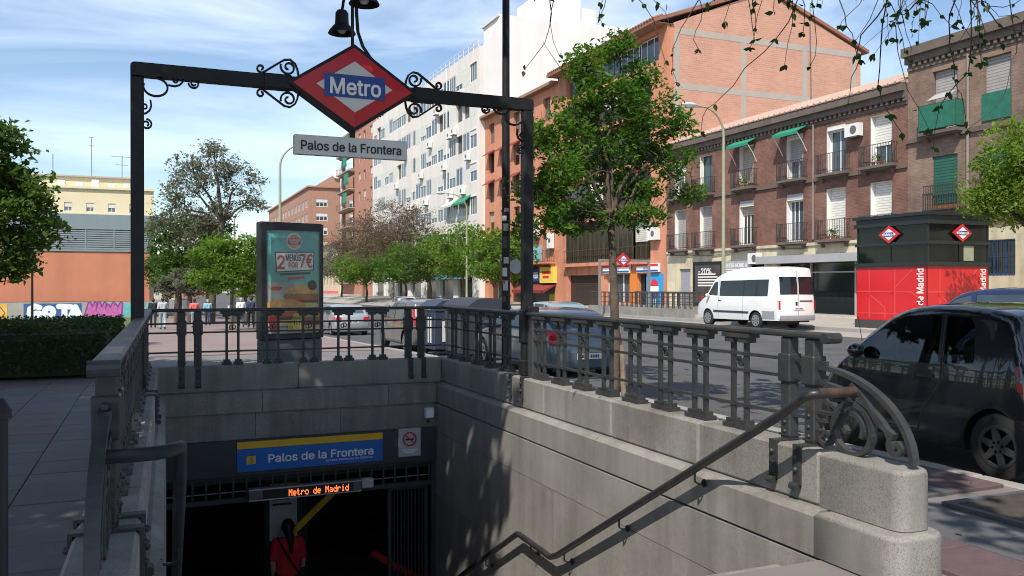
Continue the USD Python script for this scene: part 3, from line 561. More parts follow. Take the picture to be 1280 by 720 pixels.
for sy in (-1, 1):
    part(LMP, 'arm', tube([(xc, YG, 4.52), (xc, YG + sy*.10, 4.62), (xc, YG + sy*.25, 4.68), (xc, YG + sy*.42, 4.66), (xc, YG + sy*.50, 4.58)], .016, 8), IRD)
    b = lathe([(0, .25), (.05, .25), (.07, .22), (.075, .10), (.095, .08), (.135, 0.03), (.15, 0), (.14, 0), (.09, .06), (0, .07)], 20, (0, 0, 0)); b.apply_translation((xc, YG + sy*.52, 4.32)); b.fix_normals()
    part(LMP, 'bell_shade', b, IRD, smooth=40); bl = trimesh.creation.icosphere(subdivisions=2, radius=.05); bl.apply_translation((xc, YG + sy*.52, 4.37)); part(LMP, 'bulb', bl, MATS['lens_pale'], smooth=True)
# post at the left edge
BO = thing('bollard', 'black iron post at the left edge of the pavement beside the stairs', 'bollard')
part(BO, 'post', tube([(-.445, 3.02, -.02), (-.445, 3.02, 1.19)], .04, 14), IRD, smooth=40); part(BO, 'cap', lathe([(.0, 1.26), (.03, 1.25), (.05, 1.215), (.05, 1.19), (.035, 1.185)][::-1], 14, (-.445, 3.02, 0)), IRD, smooth=40)

# ================================================================ BUILDINGS
brick_mat('brick_red', (0.25, 0.10, 0.068), (0.165, 0.065, 0.047), (0.19, 0.14, 0.115), stain=.5); brick_mat('brick_brown', (0.28, 0.175, 0.125), (0.20, 0.122, 0.088), (0.23, 0.18, 0.15), stain=.5)
brick_mat('brick_orange', (0.56, 0.285, 0.195), (0.49, 0.24, 0.16), (0.50, 0.34, 0.27), bw=.5, rh=.14, stain=.12, ms=.02)
mat('plaster_orange', (0.58, 0.245, 0.145), 0.85, 0.09, 0.6, dirt=(0.46, 0.20, 0.125), streak=(1.6, .8)); mat('plaster_cream', (0.60, 0.53, 0.37), 0.85, 0.07, 0.7, dirt=(0.44, 0.38, 0.27), streak=(2.0, .75)); mat('plaster_white', (0.73, 0.72, 0.70), 0.85, 0.03, 0.3, dirt=(0.68, 0.67, 0.65), dscale=.2, streak=(.9, .93))
mat('panel_pale', (0.70, 0.655, 0.61), 0.85, 0.05, 0.3, dirt=(0.64, 0.60, 0.56), dscale=.3, streak=(1.1, .88)); mat('brick_far', (0.36, 0.20, 0.14), 0.9, 0.12, 0.8, dirt=(0.30, 0.165, 0.12)); mat('brick_far_red', (0.40, 0.19, 0.13), 0.9, 0.12, 0.8)
mat('cornice_dark', (0.13, 0.10, 0.085), 0.85, 0.25, 1.5); mat('concrete', (0.38, 0.34, 0.30), 0.85, 0.08, 1.0); mat('roof_tile', (0.44, 0.31, 0.25), 0.85, 0.18, 4, dirt=(0.36, .26, .21)); mat('stone_sill', (0.40, 0.36, 0.32), 0.8, 0.1, 2)
mat('white_frame', (0.72, 0.72, 0.70), 0.5, 0.04, 3); mat('reveal_white', (0.76, 0.74, 0.70), 0.8, 0.05, 2); mat('shutter_white', (0.66, 0.65, 0.60), 0.6, 0.06, 2); mat('shutter_grey', (0.33, 0.31, 0.30), 0.6, 0.12, 3); mat('shutter_beige', (0.42, 0.36, 0.29), 0.6, 0.1, 3)
mat('wood_orange', (0.33, 0.12, 0.03), 0.5, 0.2, 6); mat('green_cloth', (0.015, 0.13, 0.085), 0.8, 0.25, 5); mat('green_frame', (0.02, 0.10, 0.07), 0.5, 0.1, 5); mat('awning_green', (0.02, 0.23, 0.14), 0.75, 0.08, 3)
mat('bronze_frame', (0.07, 0.05, 0.035), 0.5, 0.15, 4); mat('ac_white', (0.70, 0.70, 0.67), 0.5, 0.05, 4); mat('ac_dark', (0.12, 0.12, 0.12), 0.5, 0.1, 20); mat('canopy_grey', (0.36, 0.36, 0.37), 0.5, 0.08, 2); mat('pipe', (0.23, 0.20, 0.18), 0.6, 0.1, 3); mat('balcony_iron', (0.045, 0.04, 0.038), 0.6, 0.15, 6)
mat('curtain', (0.55, 0.53, 0.48), 0.9, 0.15, 3)
M = MATS
def facade(t, pl, outline, holes, thick, mt, name='wall'):
    p = Polygon(outline)
    if holes: p = p.difference(shapely.union_all([sbox(*h) for h in holes]))
    return part(t, name, ext(p, thick, lambda u, v, w: pl(u, v, w)), mt)
def window(t, pl, u0, u1, v0, v1, w=.16, frame='white_frame', pane='glass_dark', fw=.07, mull=1, trans=(), shutter=None, sh=0.5, reveal=None):
    fr = [pl.box(u0, u1, v0, v0 + fw, w, w + .05), pl.box(u0, u1, v1 - fw, v1, w, w + .05), pl.box(u0, u0 + fw, v0 + fw, v1 - fw, w, w + .05), pl.box(u1 - fw, u1, v0 + fw, v1 - fw, w, w + .05)]
    for k in range(mull):
        um = u0 + (u1 - u0) * (k + 1) / (mull + 1); fr.append(pl.box(um - fw*.45, um + fw*.45, v0 + fw, v1 - fw, w + .004, w + .046))
    for f in trans:
        vm = v0 + (v1 - v0) * f; fr.append(pl.box(u0 + fw, u1 - fw, vm - fw*.4, vm + fw*.4, w + .006, w + .044))
    p = part(t, 'window', cat_(fr), M[frame])
    part(p, 'pane', pl.box(u0 + fw*.5, u1 - fw*.5, v0 + fw*.5, v1 - fw*.5, w + .022, w + .032), M[pane])
    if shutter: 
        n = max(4, int((v1 - v0) * sh / .12)); vb = v1 - (v1 - v0) * sh
        part(p, 'shutter', cat_([pl.box(u0 + .02, u1 - .02, vb + (v1 - vb)*k/n, vb + (v1 - vb)*(k + .9)/n, w - .035, w - .008) for k in range(n)]), M[shutter])
    if reveal: part(p, 'reveal', cat_([pl.box(u1 - .004, u1 + .03, v0, v1, .004, w), pl.box(u0 - .03, u0 + .004, v0, v1, .004, w), pl.box(u0, u1, v1 - .004, v1 + .03, .004, w)]), M[reveal])
    return p
def balcony(t, pl, u0, u1, v, d=.45, h=.95, slab='cornice_dark', bars=12, cloth=None):
    b = part(t, 'balcony', cat_([pl.box(u0, u1, v - .13, v, -d, -.002), pl.box(u0 + .05, u1 - .05, v - .2, v - .131, -d*.75, -.002), pl.box(u0 + .15, u0 + .25, v - .38, v - .201, -d*.5, -.002), pl.box(u1 - .25, u1 - .15, v - .38, v - .201, -d*.5, -.002)]), M[slab])
    r = []
    a, c = u0 + .03, u1 - .03; wd = -d + .03; k = .009
    for vv in (v + .08, v + h): r += [pl.box(a, c, vv - .014, vv + .014, wd - .012, wd + .012), pl.box(a - .012, a + .012, vv - .014, vv + .014, wd + .012, -.002), pl.box(c - .012, c + .012, vv - .014, vv + .014, wd + .012, -.002)]
    for i in range(bars + 1):
        uu = a + (c - a)*i/bars; r.append(pl.box(uu - k, uu + k, v, v + h - .014, wd - k, wd + k))
    for uu in (a, c):
        for i in (1, 2, 3): ww = wd + (-.002 - wd)*i/4; r.append(pl.box(uu - k, uu + k, v, v + h - .014, ww - k, ww + k))
    for uu in (a, c): r.append(pl.box(uu - .016, uu + .016, v, v + h + .06, wd - .016, wd + .016))
    part(b, 'railing', cat_(r), M['balcony_iron'])
    if cloth:
        part(b, 'screen_cloth', cat_([pl.box(a + .01, c - .01, v + .09, v + h - .02, wd - .026, wd - .016), pl.box(a - .026, a - .016, v + .09, v + h - .02, wd, -.03), pl.box(c + .016, c + .026, v + .09, v + h - .02, wd, -.03)]), M[cloth])
    return b
def ac_unit(t, pl, u, v, w=.85, h=.6, d=.32, off=.06):
    a = part(t, 'air_conditioner', pl.box(u - w/2, u + w/2, v - h/2, v + h/2, -off - d, -off), M['ac_white'])
    ring = np.array([pl(u - .12 + .19*math.cos(x), v + .19*math.sin(x), -off - d - .006) for x in np.linspace(0, 2*PI, 20)])
    part(a, 'fan_grille', cat_([tube(ring, .012, 5), ext(Point(0, 0).buffer(.18, quad_segs=6), .004, lambda p, q, ww: pl(u - .12 + p, v + q, -off - d - .005 + ww))]), M['ac_dark'])
    part(a, 'bracket', cat_([pl.box(u - w*.35, u - w*.3, v - h/2 - .05, v - h/2 - .001, -off - d, -.004), pl.box(u + w*.3, u + w*.35, v - h/2 - .05, v - h/2 - .001, -off - d, -.004)]), M['ac_dark'])
    return a
def solid(t, name, x0, x1, y0, y1, z0, z1, m): return part(t, name, bx(x0, x1, y0, y1, z0, z1), M[m])
PX = Plane('X', BX)

# ---- brown brick house at the right edge
B1 = thing('brick_house', 'brown brick house with green screened balconies at the right edge, taller than its red neighbour', 'house')
y0, y1, H1 = 15.0, 27.8, 12.0
ws1 = [(25.9, 'a'), (23.5, 'b'), (20.9, 'b'), (18.3, 'b')]
holes = []
for yy, _ in ws1: holes += [(yy - .62, 8.25, yy + .62, 10.75), (yy - .62, 4.85, yy + .62, 7.1)]
holes += [(22.7, 2.0, 24.3, 3.4), (19.5, 2.0, 21.0, 3.4)]
facade(B1, PX, [(y0, 3.9), (y1, 3.9), (y1, H1), (y0, H1)], [h for h in holes if h[1] > 4], .35, M['brick_brown'])
facade(B1, PX, [(y0, -.3), (y1, -.3), (y1, 3.898), (y0, 3.898)], [h for h in holes if h[1] < 4], .35, M['plaster_cream'], 'plinth_wall')
solid(B1, 'body', BX + .36, BX + 12, y0, y1 - .004, -.3, H1 - .01, 'glass_dark')
solid(B1, 'side_wall', BX + .355, BX + 12, y1 - .003, y1 + .2, 9.8, H1, 'brick_brown')
part(B1, 'cornice', cat_([PX.box(y0, y1 + .1, H1 - .35, H1 + .05, -.35, .3), PX.box(y0, y1 + .05, H1 - .65, H1 - .352, -.18, -.002), PX.box(y0, y1, H1 - .95, H1 - .80, -.06, -.002)]), M['cornice_dark'])
part(B1, 'cornice_blocks', kind='stuff', mat=M['cornice_dark'], mesh=cat_([PX.box(y0 + .3*i, y0 + .3*i + .14, H1 - .80, H1 - .652, -.15, -.003) for i in range(int((y1 - y0)/.3))]))
part(B1, 'roof', ext(Polygon([(BX - .3, H1 + .052), (BX + 6, H1 + 1.6), (BX + 12, H1 + .052)]), y1 - y0, lambda u, v, w: np.stack([u, y0 + w, v], -1)), M['roof_tile'])
part(B1, 'string_course', PX.box(y0, y1, 7.85, 8.05, -.12, -.002), M['cornice_dark'])
part(B1, 'downpipe', tube([(BX - .07, 24.75, 3.9), (BX - .07, 24.75, H1 - .9)], .055, 8), M['pipe'])
for i, (yy, k) in enumerate(ws1):
    window(B1, PX, yy - .62, yy + .62, 8.25, 10.75, w=.22, frame='white_frame', pane='glass_grey', shutter='shutter_grey', sh=.55 if i == 0 else .62)
    if i == 0:
        balcony(B1, PX, yy - .95, yy + .95, 8.12, d=.5, h=1.15, cloth='green_cloth'); part(B1, 'window_awning', cat_([ext(Polygon([(0, 0), (.04, .0), (.55, -.32), (.51, -.34)]), 1.0, lambda u, v, w: np.stack([BX - u, yy - .55 + w, 9.75 + v], -1))]), M['canopy_grey'])
    else: part(B1, 'screen_cloth', PX.box(yy - .62, yy + .62, 8.2, 9.3, -.06, -.02), M['green_cloth'])
    window(B1, PX, yy - .62, yy + .62, 4.85, 7.1, w=.1, frame='wood_orange', fw=.17, pane='glass_dark', shutter='green_frame', sh=.9)
    part(B1, 'window_railing', cat_([PX.box(yy - .9 + .12*j, yy - .88 + .12*j, 4.85, 5.85, -.2, -.18) for j in range(16)] + [PX.box(yy - .9, yy + .94, 5.83, 5.87, -.21, -.17), PX.box(yy - .9, yy + .94, 4.78, 4.84, -.25, -.002)]), M['balcony_iron'])
for a, b in ((22.7, 24.3), (19.5, 21.0)):
    window(B1, PX, a, b, 2.0, 3.4, w=.2, frame='blue_sign', pane='glass_dark', mull=2)
    part(B1, 'window_grille', cat_([PX.box(a + .02 + (b-a-.06)*j/9, a + .045 + (b-a-.06)*j/9, 2.0, 3.4, -.03, -.01) for j in range(10)] + [PX.box(a, b, v, v + .03, -.035, -.005) for v in (2.02, 2.7, 3.35)]), mat('grille_blue', (.02, .045, .09), .5, .1))

# ---- long red brick house
B2 = thing('brick_house', 'long red brick house of three storeys with iron balconies and two green awnings', 'house')
y0, y1, H2 = 27.8, 46.9, 10.55
cols = [45.4, 42.7, 38.9, 35.0, 32.1, 29.3]
W2 = .62; holes = []
for c in cols: holes += [(c - W2, 7.12, c + W2, 9.45), (c - W2, 3.86, c + W2, 6.35)]
facade(B2, PX, [(y0, 3.75), (y1, 3.75), (y1, H2), (y0, H2)], holes, .4, M['brick_red'])
ground = [(28.0, 0.05, 36.4, 3.05), (37.4, .3, 40.6, 3.0), (41.0, .6, 43.4, 3.0), (44.3, .05, 45.5, 2.6)]
facade(B2, PX, [(y0, -.5), (y1, -.5), (y1, 3.748), (y0, 3.748)], ground, .4, M['plaster_cream'], 'plinth_wall')
solid(B2, 'body', BX + .41, BX + 11, y0 + .004, y1 - .004, -.4, H2 - .01, 'glass_dark')
part(B2, 'cornice', cat_([PX.box(y0, y1, H2 - .32, H2 + .04, -.38, .3), PX.box(y0, y1, H2 - .60, H2 - .322, -.2, -.002), PX.box(y0, y1, H2 - .9, H2 - .75, -.05, -.002)]), M['cornice_dark'])
part(B2, 'cornice_blocks', kind='stuff', mat=M['cornice_dark'], mesh=cat_([PX.box(y0 + .32*i, y0 + .32*i + .15, H2 - .75, H2 - .602, -.16, -.003) for i in range(int((y1 - y0)/.32))]))
part(B2, 'roof', ext(Polygon([(BX - .42, H2 + .042), (BX + 5.5, H2 + 2.1), (BX + 11, H2 + .042)]), y1 - y0 - .01, lambda u, v, w: np.stack([u, y0 + w, v], -1)), M['roof_tile'])
part(B2, 'roof_tile_ridges', cat_([tube([(BX - .44, y0 + .3 + .42*i, H2 + .07), (BX + 5.4, y0 + .3 + .42*i, H2 + 2.08)], .07, 5) for i in range(45)]), M['roof_tile'], kind='stuff')
part(B2, 'string_course', PX.box(y0, y1, 6.82, 6.98, -.10, -.002), M['cornice_dark']); part(B2, 'string_course', PX.box(y0, y1, 3.60, 3.74, -.08, -.002), M['plaster_cream'])
part(B2, 'quoin', cat_([PX.box(y1 - .35, y1, 3.9 + .45*i, 4.2 + .45*i, -.03, -.002) for i in range(13)]), M['brick_red'])
for i, c in enumerate(cols):
    up, lo = [('glass_grey', 'shutter_white', .35), ('glass_blue', None, 0), ('glass_dark', 'shutter_beige', .9), ('glass_blue', 'shutter_grey', .55), ('glass_blue', None, 0), ('glass_blue', 'shutter_white', .6)][i], \
             [('glass_dark', 'shutter_grey', .95), ('glass_dark', 'shutter_grey', .98), ('glass_dark', 'shutter_beige', .22), ('glass_blue', None, 0), ('glass_grey', 'shutter_white', .97), ('glass_grey', 'shutter_white', .97)][i]
    fr_up = 'green_frame' if i in (1, 2) else 'white_frame'
    window(B2, PX, c - W2, c + W2, 7.12, 9.45 - (.22 if i in (3, 4) else 0), w=.3, frame=fr_up, pane=up[0], shutter=up[1], sh=up[2], reveal='reveal_white')
    window(B2, PX, c - W2, c + W2, 3.86, 6.35 - (.32 if i in (2, 3) else 0), w=.3, frame='green_frame' if i == 1 else 'white_frame', pane=lo[0], shutter=lo[1], sh=lo[2], reveal='reveal_white', mull=3 if i in (2, 3) else 1)
    if i in (2, 3): part(B2, 'shutter_box', PX.box(c - W2, c + W2, 6.03, 6.35, .02, .34), M['canopy_grey'])
    if i in (3, 4): part(B2, 'shutter_box', PX.box(c - W2, c + W2, 9.23, 9.45, .02, .34), M['shutter_white'])
    balcony(B2, PX, c - .98, c + .98, 7.10, d=.42); balcony(B2, PX, c - .98, c + .98, 3.84, d=.42)
    if i in (2, 3):
        a = part(B2, 'awning', ext(Polygon([(0, 0), (.03, .03), (.70, -.30), (.70, -.46), (.675, -.46), (.675, -.32)]), 1.9, lambda u, v, w: np.stack([BX - .002 - u, c - .95 + w, 9.78 + v], -1)), M['awning_green'])
        part(a, 'arm', cat_([tube([(BX - .68, c + s*.9, 9.42), (BX - .28, c + s*.9, 8.9), (BX - .02, c + s*.9, 8.45)], .018, 6) for s in (-1, 1)]), M['white_frame'])
part(B2, 'downpipe', tube([(BX - .06, 33.6, 3.9), (BX - .06, 33.6, H2 - .8)], .045, 8), M['pipe'])
part(B2, 'downpipe', tube([(BX - .06, 41.0, 3.9), (BX - .06, 41.0, H2 - .8)], .045, 8), M['pipe'])
ac_unit(B2, PX, 30.75, 8.95); ac_unit(B2, PX, 37.9, 3.05)
part(B2, 'cable', tube([(BX - .06, 46.5, 3.5), (BX - .06, 42, 3.35), (BX - .06, 38, 3.6), (BX - .06, 34, 3.45)], .03, 5), M['ac_dark'])
# shop front, right of the van
part(B2, 'canopy', cat_([PX.box(28.0, 37.2, 2.72, 3.12, -.75, -.002)]), M['canopy_grey'])
part(B2, 'shop_frame', cat_([PX.box(u, u + .09, .05, 2.72, .10, .2) for u in (28.0, 30.9, 33.9, 36.31)] + [PX.box(28.09, 36.31, 2.2, 2.27, .105, .195), PX.box(28.09, 36.31, .05, .14, .105, .195)]), M['canopy_grey'])
part(B2, 'shop_window', PX.box(28.0, 36.4, .06, 3.04, .21, .22), M['glass_dark'])
for (a, b) in ((28.2, 30.6), (31.3, 33.5)): part(B2, 'window_print', ext(Point((a+b)/2, 2.45).buffer(.09), .004, lambda u, v, w: PX(u, v, .203 + w)), M['blue_sign'])
PSN = thing('shop_sign', 'pale board with white lettering on the cream wall behind the van roof', 'sign')
part(PSN, 'board', PX.box(38.4, 41.0, 2.28, 2.98, -.07, -.004), mat('sign_board', (.36, .36, .38), .5, .05))
part(PSN, 'lettering', cat_([textp('SISTER HOME A', .21, PX, 39.8, 2.72, -.072, bold=True, width=2.1), PX.box(38.7, 40.9, 2.46, 2.50, -.076, -.072), PX.box(39.2, 40.8, 2.36, 2.40, -.076, -.072)]), M['white_paint'])
SB = thing('shop_poster', 'large black framed shop window poster with white print beside the van bonnet', 'poster')
PF = Plane('X', BX - .05)
part(SB, 'frame', cat_([PX.box(41.0, 44.0, .3, 3.0, -.04, -.003)]), M['black_paint'])
part(SB, 'print', PX.box(41.25, 43.75, .55, 2.8, -.046, -.041), mat('poster_dark', (.06, .055, .055), .3, .4, 1.5))
part(SB, 'lettering', cat_([textp('-20%', .36, PX, 42.75, 2.42, -.05, bold=True, width=1.3)] + [PX.box(43.4 - r2, 43.45, 2.2 - .17*k, 2.28 - .17*k, -.05, -.047) for k, r2 in enumerate((1.7, 1.9, 1.75, 1.85, 1.5))]), M['white_paint'])
part(SB, 'pictured_person', cat_([ext(Point(42.0, 1.38).buffer(.13).union(Polygon([(41.75, .7), (42.25, .7), (42.2, 1.15), (42.05, 1.25), (41.95, 1.25), (41.8, 1.15)])), .003, lambda u, v, w: PX(u, v, -.049 + w))]), mat('poster_tan', (.35, .24, .17), .4, .2))
part(SB, 'red_patch', PX.box(42.4, 43.4, .72, .92, -.05, -.047), M['red_sign'])
part(B2, 'door', PX.box(44.3, 45.5, .05, 2.6, .12, .2), mat('door_grey', (.28, .29, .33), .5, .1)); part(B2, 'door_panel', cat_([PX.box(44.4 + .56*i, 44.85 + .56*i, .3, 2.4, .105, .119) for i in (0, 1)]), M['door_grey'])

# ---- orange apartment house with glazed galleries and big brick gable
B3 = thing('apartment_house', 'orange apartment house with dark glazed galleries and a huge brick gable with pale bands', 'building')
y0, y1, H3 = 46.9, 63.0, 18.6
hs = []
rows = [(3.3, 6.1), (6.65, 9.4), (9.95, 12.7), (13.25, 15.9)]
for a, b in rows: hs.append((48.9, a, 61.3, b))
hs.append((47.9, 16.5, 61.5, 18.3))
gnd = [(48.6, 0, 50.4, 2.35), (51.6, .35, 54.8, 2.35), (56.0, 0, 61.2, 2.35)]
facade(B3, PX, [(y0, -.8), (y1, -.8), (y1, H3), (y0, H3)], hs + gnd, .5, M['plaster_orange'])
solid(B3, 'body', BX + 1.2, BX + 17, y0 + .6, y1 - .01, -.8, H3 - .05, 'glass_dark'); solid(B3, 'party_wall', BX + .5, BX + 1.19, y0 + .6, y0 + .7, -.8, H3 - .1, 'plaster_orange')
gm = 1.6
gx0, gx1 = BX, 47.6
apex = 21.8
PG = Plane('Y', y0)
facade(B3, PG, [(BX + .503, -.8), (gx1, -.8), (gx1, 18.55), ((gx0 + gx1)/2 - .3, apex), (BX + .503, 18.75)], [], .5, M['brick_orange'], 'gable_wall')
bands = [PG.box(BX + .9, gx1, v, v + .42, -.012, -.002) for v in (10.9, 14.45, 18.05)]
part(B3, 'concrete_band', cat_(bands), M['concrete'])
part(B3, 'concrete_pier', cat_([PG.box(u, u + .45, a, b, -.011, -.002) for u in (BX + .5, 36.9, 42.2, gx1 - .9) for a, b in ((9.5, 10.895), (11.325, 14.445), (14.875, 18.045))]), M['concrete'])
part(B3, 'cable', tube([(42.9, y0 - .05, 11), (42.95, y0 - .05, 15), (42.85, y0 - .05, 20)], .04, 5), M['ac_dark'])
rp = Polygon([(BX - 1.0, 18.62), ((gx0 + gx1)/2 - .3, apex + .05), (gx1 + .7, 18.5), (gx1 + .7, 18.72), ((gx0 + gx1)/2 - .3, apex + .32), (BX - 1.0, 18.86)])
part(B3, 'roof', ext(rp, y1 - y0 + .3, lambda u, v, w: np.stack([u, y0 - .15 + w, v], -1)), mat('roof_brown', (.26, .12, .08), .85, .2, 3))
part(B3, 'eaves_soffit', bx(BX - .98, BX + .48, y0 - .1, y1, 18.602, 18.625), mat('soffit', (.30, .17, .12), .8, .15, 3))
part(B3, 'eaves_tiles', cat_([tube([(BX - 1.06, y0 + .1 + .35*i, 18.88), (BX - .3, y0 + .1 + .35*i, 19.18)], .09, 5) for i in range(46)]), M['roof_brown'], kind='stuff')
for r, (a, b) in enumerate(rows):
    n = 6; wd = (61.3 - 48.9) / n
    part(B3, 'floor_band', PX.box(48.7, 61.5, a - .28, a - .02, -.42, -.003), M['plaster_orange'])
    for k in range(n):
        u0 = 48.9 + wd*k
        window(B3, PX, u0 + .04, u0 + wd - .04, a, b, w=-.12 if k > 0 else .1, frame='bronze_frame', pane='glass_bronze', mull=2, trans=(.35,), fw=.09, shutter='curtain' if (r*5 + k*3) % 7 == 0 else None, sh=.55)
    part(B3, 'gallery_railing', cat_([PX.box(48.9 + .31*j, 48.92 + .31*j, a, a + .95, -.40, -.38) for j in range(40)] + [PX.box(48.9, 61.3, a + .93, a + .97, -.41, -.37), PX.box(48.9, 61.3, a + .05, a + .08, -.41, -.37)]), M['bronze_frame'])
for k in range(5): window(B3, PX, 48.1 + 2.68*k, 50.6 + 2.68*k, 16.5, 18.3, w=.3, frame='white_frame' if k < 2 else 'bronze_frame', pane='glass_blue', mull=2)
ac_unit(B3, PX, 48.2, 5.0, w=1.2, h=.85)
part(B3, 'pillar', PX.box(50.45, 51.5, -.8, 2.6, -.06, -.002), mat('pillar_orange', (.62, .19, .03), .6, .08))
part(B3, 'shop_window', PX.box(51.6, 54.8, .35, 2.35, .2, .22), M['glass_blue']); part(B3, 'shop_frame', cat_([PX.box(51.6 + 1.04*i, 51.68 + 1.04*i, .35, 2.35, .15, .198) for i in range(4)]), M['white_frame'])
part(B3, 'shop_door', PX.box(49.9, 50.4, 0, 2.35, .2, .25), M['black_paint'])
part(B3, 'garage_door', PX.box(56.0, 61.2, -.8, 2.35, .3, .35), mat('garage_brown', (.05, .035, .03), .6, .2, 3))
part(B3, 'garage_slats', cat_([PX.box(56.0, 61.2, -.6 + .14*i, -.53 + .14*i, .28, .298) for i in range(20)]), M['garage_brown'])
mat('remax_red', (.60, .03, .05), .5, .05); mat('remax_blue', (.02, .09, .35), .5, .05); mat('sky_blue', (.03, .30, .62), .5, .08)
for (a, b) in ((51.3, 55.0), (47.6, 50.3)):
    s = thing('shop_sign', f'white shop sign with red and blue stripes over the {"wide shop window" if a > 50 else "narrow shop door"}', 'sign')
    part(s, 'board', PX.box(a, b, 2.45, 3.05, -.25, -.065), M['white_paint']); part(s, 'red_stripe', PX.box(a, b, 2.84, 3.0, -.256, -.251), M['remax_red']); part(s, 'blue_stripe', PX.box(a, b, 2.48, 2.6, -.256, -.251), M['remax_blue'])
    part(s, 'lettering', textp('RE/MAX', .17, PX, (a+b)/2, 2.71, -.252, bold=True), M['remax_blue'])
s = thing('balloon_sign', 'sky blue upright sign with a red white and blue balloon beside the shop door', 'sign')
part(s, 'board', PX.box(47.3, 49.3, -.3, 2.35, -.08, -.003), M['sky_blue'])
bc = (48.3, 1.35)
for nm, mm, q in (('balloon_red', 'remax_red', lambda z: z > bc[1] + .15), ('balloon_white', 'white_paint', None), ('balloon_blue', 'remax_blue', None)):
    ell = shapely.affinity.scale(Point(*bc).buffer(.55), .95, 1.15)
    zone = {'balloon_red': sbox(46, bc[1] + .16, 51, 4), 'balloon_white': sbox(46, bc[1] - .2, 51, bc[1] + .16), 'balloon_blue': sbox(46, -1, 51, bc[1] - .2)}[nm]
    part(s, nm, ext(ell.intersection(zone), .005, lambda u, v, w: PX(u, v, -.087 + w)), M[mm])
part(s, 'basket', PX.box(48.15, 48.45, .4, .62, -.087, -.082), M['white_paint'])

# ---- second orange house
B4 = thing('apartment_house', 'plain orange apartment house between the galleries and the tall white block', 'building')
y0, y1, H4 = 63.0, 79.6, 18.2
hs = []; cl = [65.2, 68.4, 71.6, 74.8, 77.8]
for c in cl:
    for k in range(5): hs.append((c - .7, 3.9 + 2.9*k, c + .7, 5.9 + 2.9*k))
gnd = [(63.6, -.6, 68.4, 2.2), (69.4, -.6, 73.5, 2.2), (74.5, -.6, 78.6, 2.2)]
facade(B4, PX, [(y0, -1.2), (y1, -1.2), (y1, H4), (y0, H4)], hs + gnd, .5, M['plaster_orange'])
solid(B4, 'body', BX + .51, BX + 16, y0 + .01, y1 - .01, -1.2, H4 - .02, 'glass_dark')
part(B4, 'roof', cat_([bx(BX - .6, BX + 16, y0 + .06, y1, H4 + .002, H4 + .25), bx(BX + 3, BX + 14, y0 + 2, y1 - 2, H4 + .252, H4 + 1.5)]), M['soffit'])
for c in cl:
    for k in range(5):
        window(B4, PX, c - .7, c + .7, 3.9 + 2.9*k, 5.9 + 2.9*k, w=.25, frame='bronze_frame', pane='glass_grey' if (k + int(c)) % 2 else 'glass_dark', shutter='shutter_beige' if (k*3 + int(c)) % 4 == 0 else None, sh=.5)
        if k in (2, 3): part(B4, 'awning', ext(Polygon([(0, 0), (.7, -.5), (.7, -.55), (0, -.1)]), 1.7, lambda u, v, w: np.stack([BX - .003 - u, c - .85 + w, 6.15 + 2.9*k + v], -1)), mat('awning_red', (.20, .03, .03), .8, .1))
ac_unit(B4, PX, 67.1, 6.5, w=1.4, h=1.6, d=.5); ac_unit(B4, PX, 64.0, 5.3, w=.8, h=1.3)
balcony(B4, PX, 63.4, 69.6, 3.5, d=.8, slab='plaster_orange', bars=14, cloth=None); part(B4, 'hanging_cloth', PX.box(64.4, 69.4, 3.6, 4.9, -.86, -.83), mat('cloth_blue', (.22, .45, .52), .9, .15, 3))
s = thing('shop_sign', 'blue shop sign with white letters over the red awning', 'sign')
part(s, 'board', PX.box(66.0, 69.9, 1.9, 2.95, -.3, -.004), M['blue_sign']); part(s, 'lettering', textp('LOCUTORIO', .5, PX, 67.95, 2.42, -.302, bold=True, width=3.3), M['white_paint'])
s = thing('shop_sign', 'yellow shop sign next to the blue one', 'sign')
part(s, 'board', PX.box(63.2, 65.8, 1.75, 3.1, -.36, -.004), mat('sign_yellow', (.8, .6, .1), .5, .05)); part(s, 'print', cat_([PX.box(63.6, 65.3, 2.5, 2.75, -.366, -.361), PX.box(64.0, 65.2, 2.15, 2.35, -.366, -.361)]), M['remax_red'])
part(B4, 'shop_awning', ext(Polygon([(0, 0), (1.2, -.55), (1.2, -.8), (0, -.1)]), 6.6, lambda u, v, w: np.stack([BX - .005 - u, 63.3 + w, 1.7 + v], -1)), M['awning_red'])
part(B4, 'shop_window', PX.box(63.6, 68.4, -.6, 2.2, .25, .27), M['glass_grey']); part(B4, 'shop_display', cat_([PX.box(63.9, 65.1, -.6, .8, .2, .24)]), mat('display_lime', (.5, .6, .05), .6, .1))
part(B4, 'satellite_dish', ext(Point(0, 0).buffer(.55, quad_segs=6), .08, lambda u, v, w: np.stack([BX - .6 + w, 67.4 + u, 3.2 + v], -1)), M['ac_white'])

# ---- tall white block
B5 = thing('apartment_block', 'tall white apartment block with long window bands, air conditioners and a blank white gable', 'building')
y0, y1 = 79.6, 124.0; H5 = 25.6
xb = BX - .6
PW = Plane('X', xb)
rowz = [(22.35, 24.3), (18.95, 20.9), (15.55, 17.5), (12.15, 14.1), (8.75, 10.7), (5.35, 7.3)]
n = 20; segs = [(y0 + .7 + (y1 - y0 - 1.2)*k/n, y0 + .7 + (y1 - y0 - 1.2)*(k + 1)/n) for k in range(n)]
hs = [(s0 + .03, a, s1 - (.03 if k % 5 else .22), b) for a, b in rowz for k, (s0, s1) in enumerate(segs)]
facade(B5, PW, [(y0, 3.6), (y1, 3.6), (y1, H5), (y0, H5)], hs, .4, M['panel_pale'])
facade(B5, PW, [(y0, -2), (y1, -2), (y1, 3.598), (y0, 3.598)], [(y0 + 2 + 6*k, -1.6, y0 + 6.5 + 6*k, 2.4) for k in range(7)], .4, M['plaster_white'], 'ground_storey')
